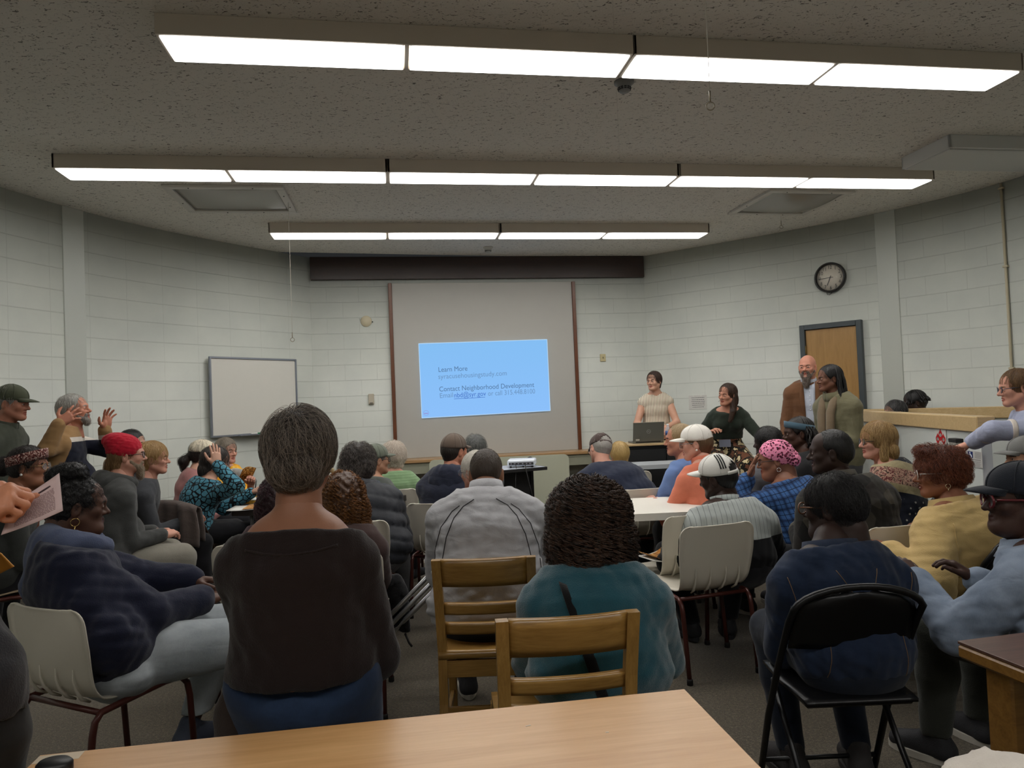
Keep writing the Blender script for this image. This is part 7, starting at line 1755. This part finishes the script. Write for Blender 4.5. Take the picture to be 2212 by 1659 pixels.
# brochure on the striped sweater's thigh
th_ = C5.o + C5.Rw @ (C5.knee[-1] * .55 + C5.hip[-1] * .45); q = at(1405, 1205, th_[1] - .02)
r = empty('brochure', (q[0] + .03, q[1], q[2]), math.radians(25)); tag(r, 'folded brochure with autumn trees on the lap beside the striped sweater', 'brochure')
g = [[(u * .13, v * .10, .03 * u * u - .002) for u in np.linspace(-1, 1, 9)] for v in (-1, 0, 1)]; MB().sheet(g, .004).build('sheet', M_PAPER, r)
g = [[(u * .085 + .02, v * .085, .03 * u * u + .002) for u in np.linspace(-1, 1, 9)] for v in (-1, 0, 1)]; MB().sheet(g, .002).build('autumn_photo', M_PIC, r)
# pen held at the dark table
a_, b_ = at(551, 1062, 5.84), at(554, 1034, 5.84); r = empty('pen', tuple(a_)); tag(r, 'dark pen held upright in the fingers at the dark table', 'pen')
MB().tube([(0, 0, 0), tuple((b_ - a_) * .85)], .005, 8).build('barrel', plain((40, 38, 40), .4, name='pen_black'), r); MB().tube([tuple((b_ - a_) * .85), tuple(b_ - a_)], .0042, 8).build('cap', plain((190, 190, 190), .3, .6, name='pen_tip'), r)
# magazine in the yellow shirt's hands
q = L10.o + L10.Rw @ np.array([.03, .36, .87]); r = empty('magazine', tuple(q), L10.rz); tag(r, 'small open magazine held by the yellow tie dye shirt', 'magazine')
Rt = Matrix.Rotation(math.radians(50), 3, 'X')
for sx in (-1, 1):
    g = [[Rt @ Vector((sx * u * .14, v * .10, .03 * math.sin(PI * u))) for u in np.linspace(0, 1, 7)] for v in (-1, 0, 1)]; MB().sheet(g, .002).build('page', M_PIC if sx < 0 else M_PAPER, r)
# canes and walker poles
def pole(name, label, a, b, r_, mat, grip=None, cat='cane'):
    a, b = np.array(a, float), np.array(b, float); e_ = empty(name, tuple(a)); tag(e_, label, cat); MB().tube([(0, 0, 0), tuple(b - a)], r_, 10).build('shaft', mat, e_)
    d_ = unit(b - a); MB().tube([(0, 0, 0), tuple(d_ * .04)], r_ * 1.5, 10).build('rubber_tip', M_RUB, e_)
    if grip is not None: MB().tube([tuple(b - a), tuple(b - a + np.array(grip) * .3 + d_ * .02), tuple(b - a + np.array(grip))], r_ * 1.3, 10).build('handle', M_RUB, e_)
    return e_
pole('walking_cane', 'pink walking cane slanting between the navy hoodie and the brown top', at_z(330, 1420, .012), at(560, 1172, 3.5), .011, plain((186, 104, 108), .4, name='pink_enamel'), (.1, .03, .02))
ALU = plain((186, 188, 190), .3, .85, name='polished_aluminium')
wk = empty('folded_walker', tuple(at_z(852, 1352, .0))); tag(wk, 'folded aluminium walker with three poles leaning beside the grey track jacket', 'walker')
w0 = np.array(wk.location)
for i, (pa, pb) in enumerate((((850, 1322), (938, 1232)), ((856, 1338), (944, 1248)), ((862, 1352), (950, 1264)))):
    A_, B_ = at(pa[0], pa[1], 3.72 + .03 * i), at(pb[0], pb[1], 3.62 + .03 * i); d_ = unit(B_ - A_); A_ = A_ + d_ * ((.012 - A_[2]) / d_[2]) if d_[2] > .2 else A_
    MB().tube([tuple(A_ - w0), tuple(B_ + d_ * .1 - w0)], .0125, 10).build('pole', ALU, wk); MB().tube([tuple(A_ - w0), tuple(A_ + d_ * .05 - w0)], .017, 10).build('rubber_tip', M_RUB, wk)
# black bag hanging on the chair of the auburn curls
q = at(852, 1260, 3.80); f = Field((-.12, -.1, -.30), (.14, .1, .12), .012); f.add(ell((0, 0, -.10), (.075, .045, .15)), .02); f.add(cone((.0, 0, .0), (.06, -.01, -.24), .03, .02), .04); x_, y_, z_ = f.grids(); f.F = f.F + wrinkle(x_ * 2, y_ * 2, z_ * 2, .012, 3)
r = empty('shoulder_bag', tuple(q)); tag(r, 'black cloth bag hanging at the side of the auburn curls chair', 'bag'); V, Q = f.mesh(); mesh_obj('bag_body', V, Q, fabric((24, 24, 26), 'black_bag'), r, True); MB().tube([(-.03, 0, .03), (-.05, .0, .16), (-.07, .01, .26)], .01, 6, flat=.4).build('strap', BST, r)
MB().tube([(.05, -.02, -.26), (.07, -.02, -.31), (.085, -.02, -.33)], .006, 6).build('strap_end', M_RUB, r)
# jackets over chair backs
def draped(ch_xy, rz, label, mat, w=.27, front=.30, backl=.34, z=.80, seed=1, y0=-.20):
    r = empty('draped_jacket', (ch_xy[0], ch_xy[1], 0), rz); tag(r, label, 'jacket'); rg = np.random.default_rng(seed); ph = rg.uniform(0, 6, 4); G = []
    for s_ in np.linspace(-front, backl, 24):
        row = []
        for u in np.linspace(-1, 1, 29):
            fall = abs(s_); fold = .016 * math.sin(7 * u + ph[0]) * min(1, fall / .15) + .010 * math.sin(15 * u + ph[1]); yy = y0 - .06 - (.022 + .04 * fall if s_ > 0 else -.03) - (fold if s_ > 0 else -fold * .3)
            t_e = 1 if abs(s_) > .03 else abs(s_) / .03; ylm = y0 - .06; yy = ylm + (yy - ylm) * t_e
            row.append((u * (w + .03 * min(1, fall / .2)) , yy, z + .012 - fall * (1 + .12 * math.sin(4 * u + ph[2])) - .05 * u * u))
        G.append(row)
    MB().sheet(G, .012).build('jacket_body', mat, r)
    MB().tube([(-w * .85, y0 - .10, z - .05), (-w * 1.0, y0 - .13, z - .22), (-w * .9, y0 - .14, z - .42), (-w * .82, y0 - .13, z - .52)], [.05, .055, .05, .045], 12, flat=.5).build('sleeve', mat, r); return r
def chair_loc(p, dy=-.06, rz=None): a = p.rz if rz is None else math.radians(rz); return p.o + Rz(a) @ np.array([0, dy, 0]), a
q, a = chair_loc(L8, -.06, -14); draped(q, a, 'brownish grey jacket draped over the folding chair of the teal print top', fabric((92, 82, 78), 'taupe_jacket', fold=.6), y0=-.15, z=.825)
q, a = chair_loc(C4b); draped(q, a, 'cream and dark green jacket draped over the chair of the coral turtleneck', fabric((196, 190, 178), 'cream_jacket', fold=.6), w=.24, seed=4, z=.80)
# white cloth at the lower right corner
q = at_z(2150, 1650, .86); q = at(2150, 1652, 1.25); f = Field((-.22, -.2, -.4), (.3, .2, .06), .014); f.add(ell((.02, 0, -.10), (.13, .12, .11)), .05); f.add(ell((.14, .02, -.16), (.12, .12, .14)), .05); f.add(cone((.05, 0, -.2), (.08, 0, -.38), .12, .13), .05); x_, y_, z_ = f.grids(); f.F = f.F + wrinkle(x_ * 1.6, y_ * 1.6, z_ * 1.6, .012, 2)
ST = empty('stool', (q[0] + .06, q[1], 0)); tag(ST, 'dark stool under the white cloth bag at the lower right corner', 'stool'); zs_ = q[2] - .40
MB().lathe([(0, zs_ - .04), (.17, zs_ - .04), (.18, zs_ - .02), (.17, zs_), (0, zs_)], (0, 0, 0), 20).build('seat', M_BLACKM, ST)
for a in range(4): MB().tube([(.19 * math.cos(a * PI / 2 + .8), .19 * math.sin(a * PI / 2 + .8), 0), (.12 * math.cos(a * PI / 2 + .8), .12 * math.sin(a * PI / 2 + .8), zs_ - .03)], .012, 8).build('leg', M_BLACKM, ST)
r = empty('cloth_bag', (q[0], q[1], q[2] - .0)); tag(r, 'white cloth bag showing its top edge at the lower right corner', 'bag'); V, Q = f.mesh(); mesh_obj('bag_body', V, Q, fabric((214, 206, 196), 'white_cloth', fold=.5), r, True)
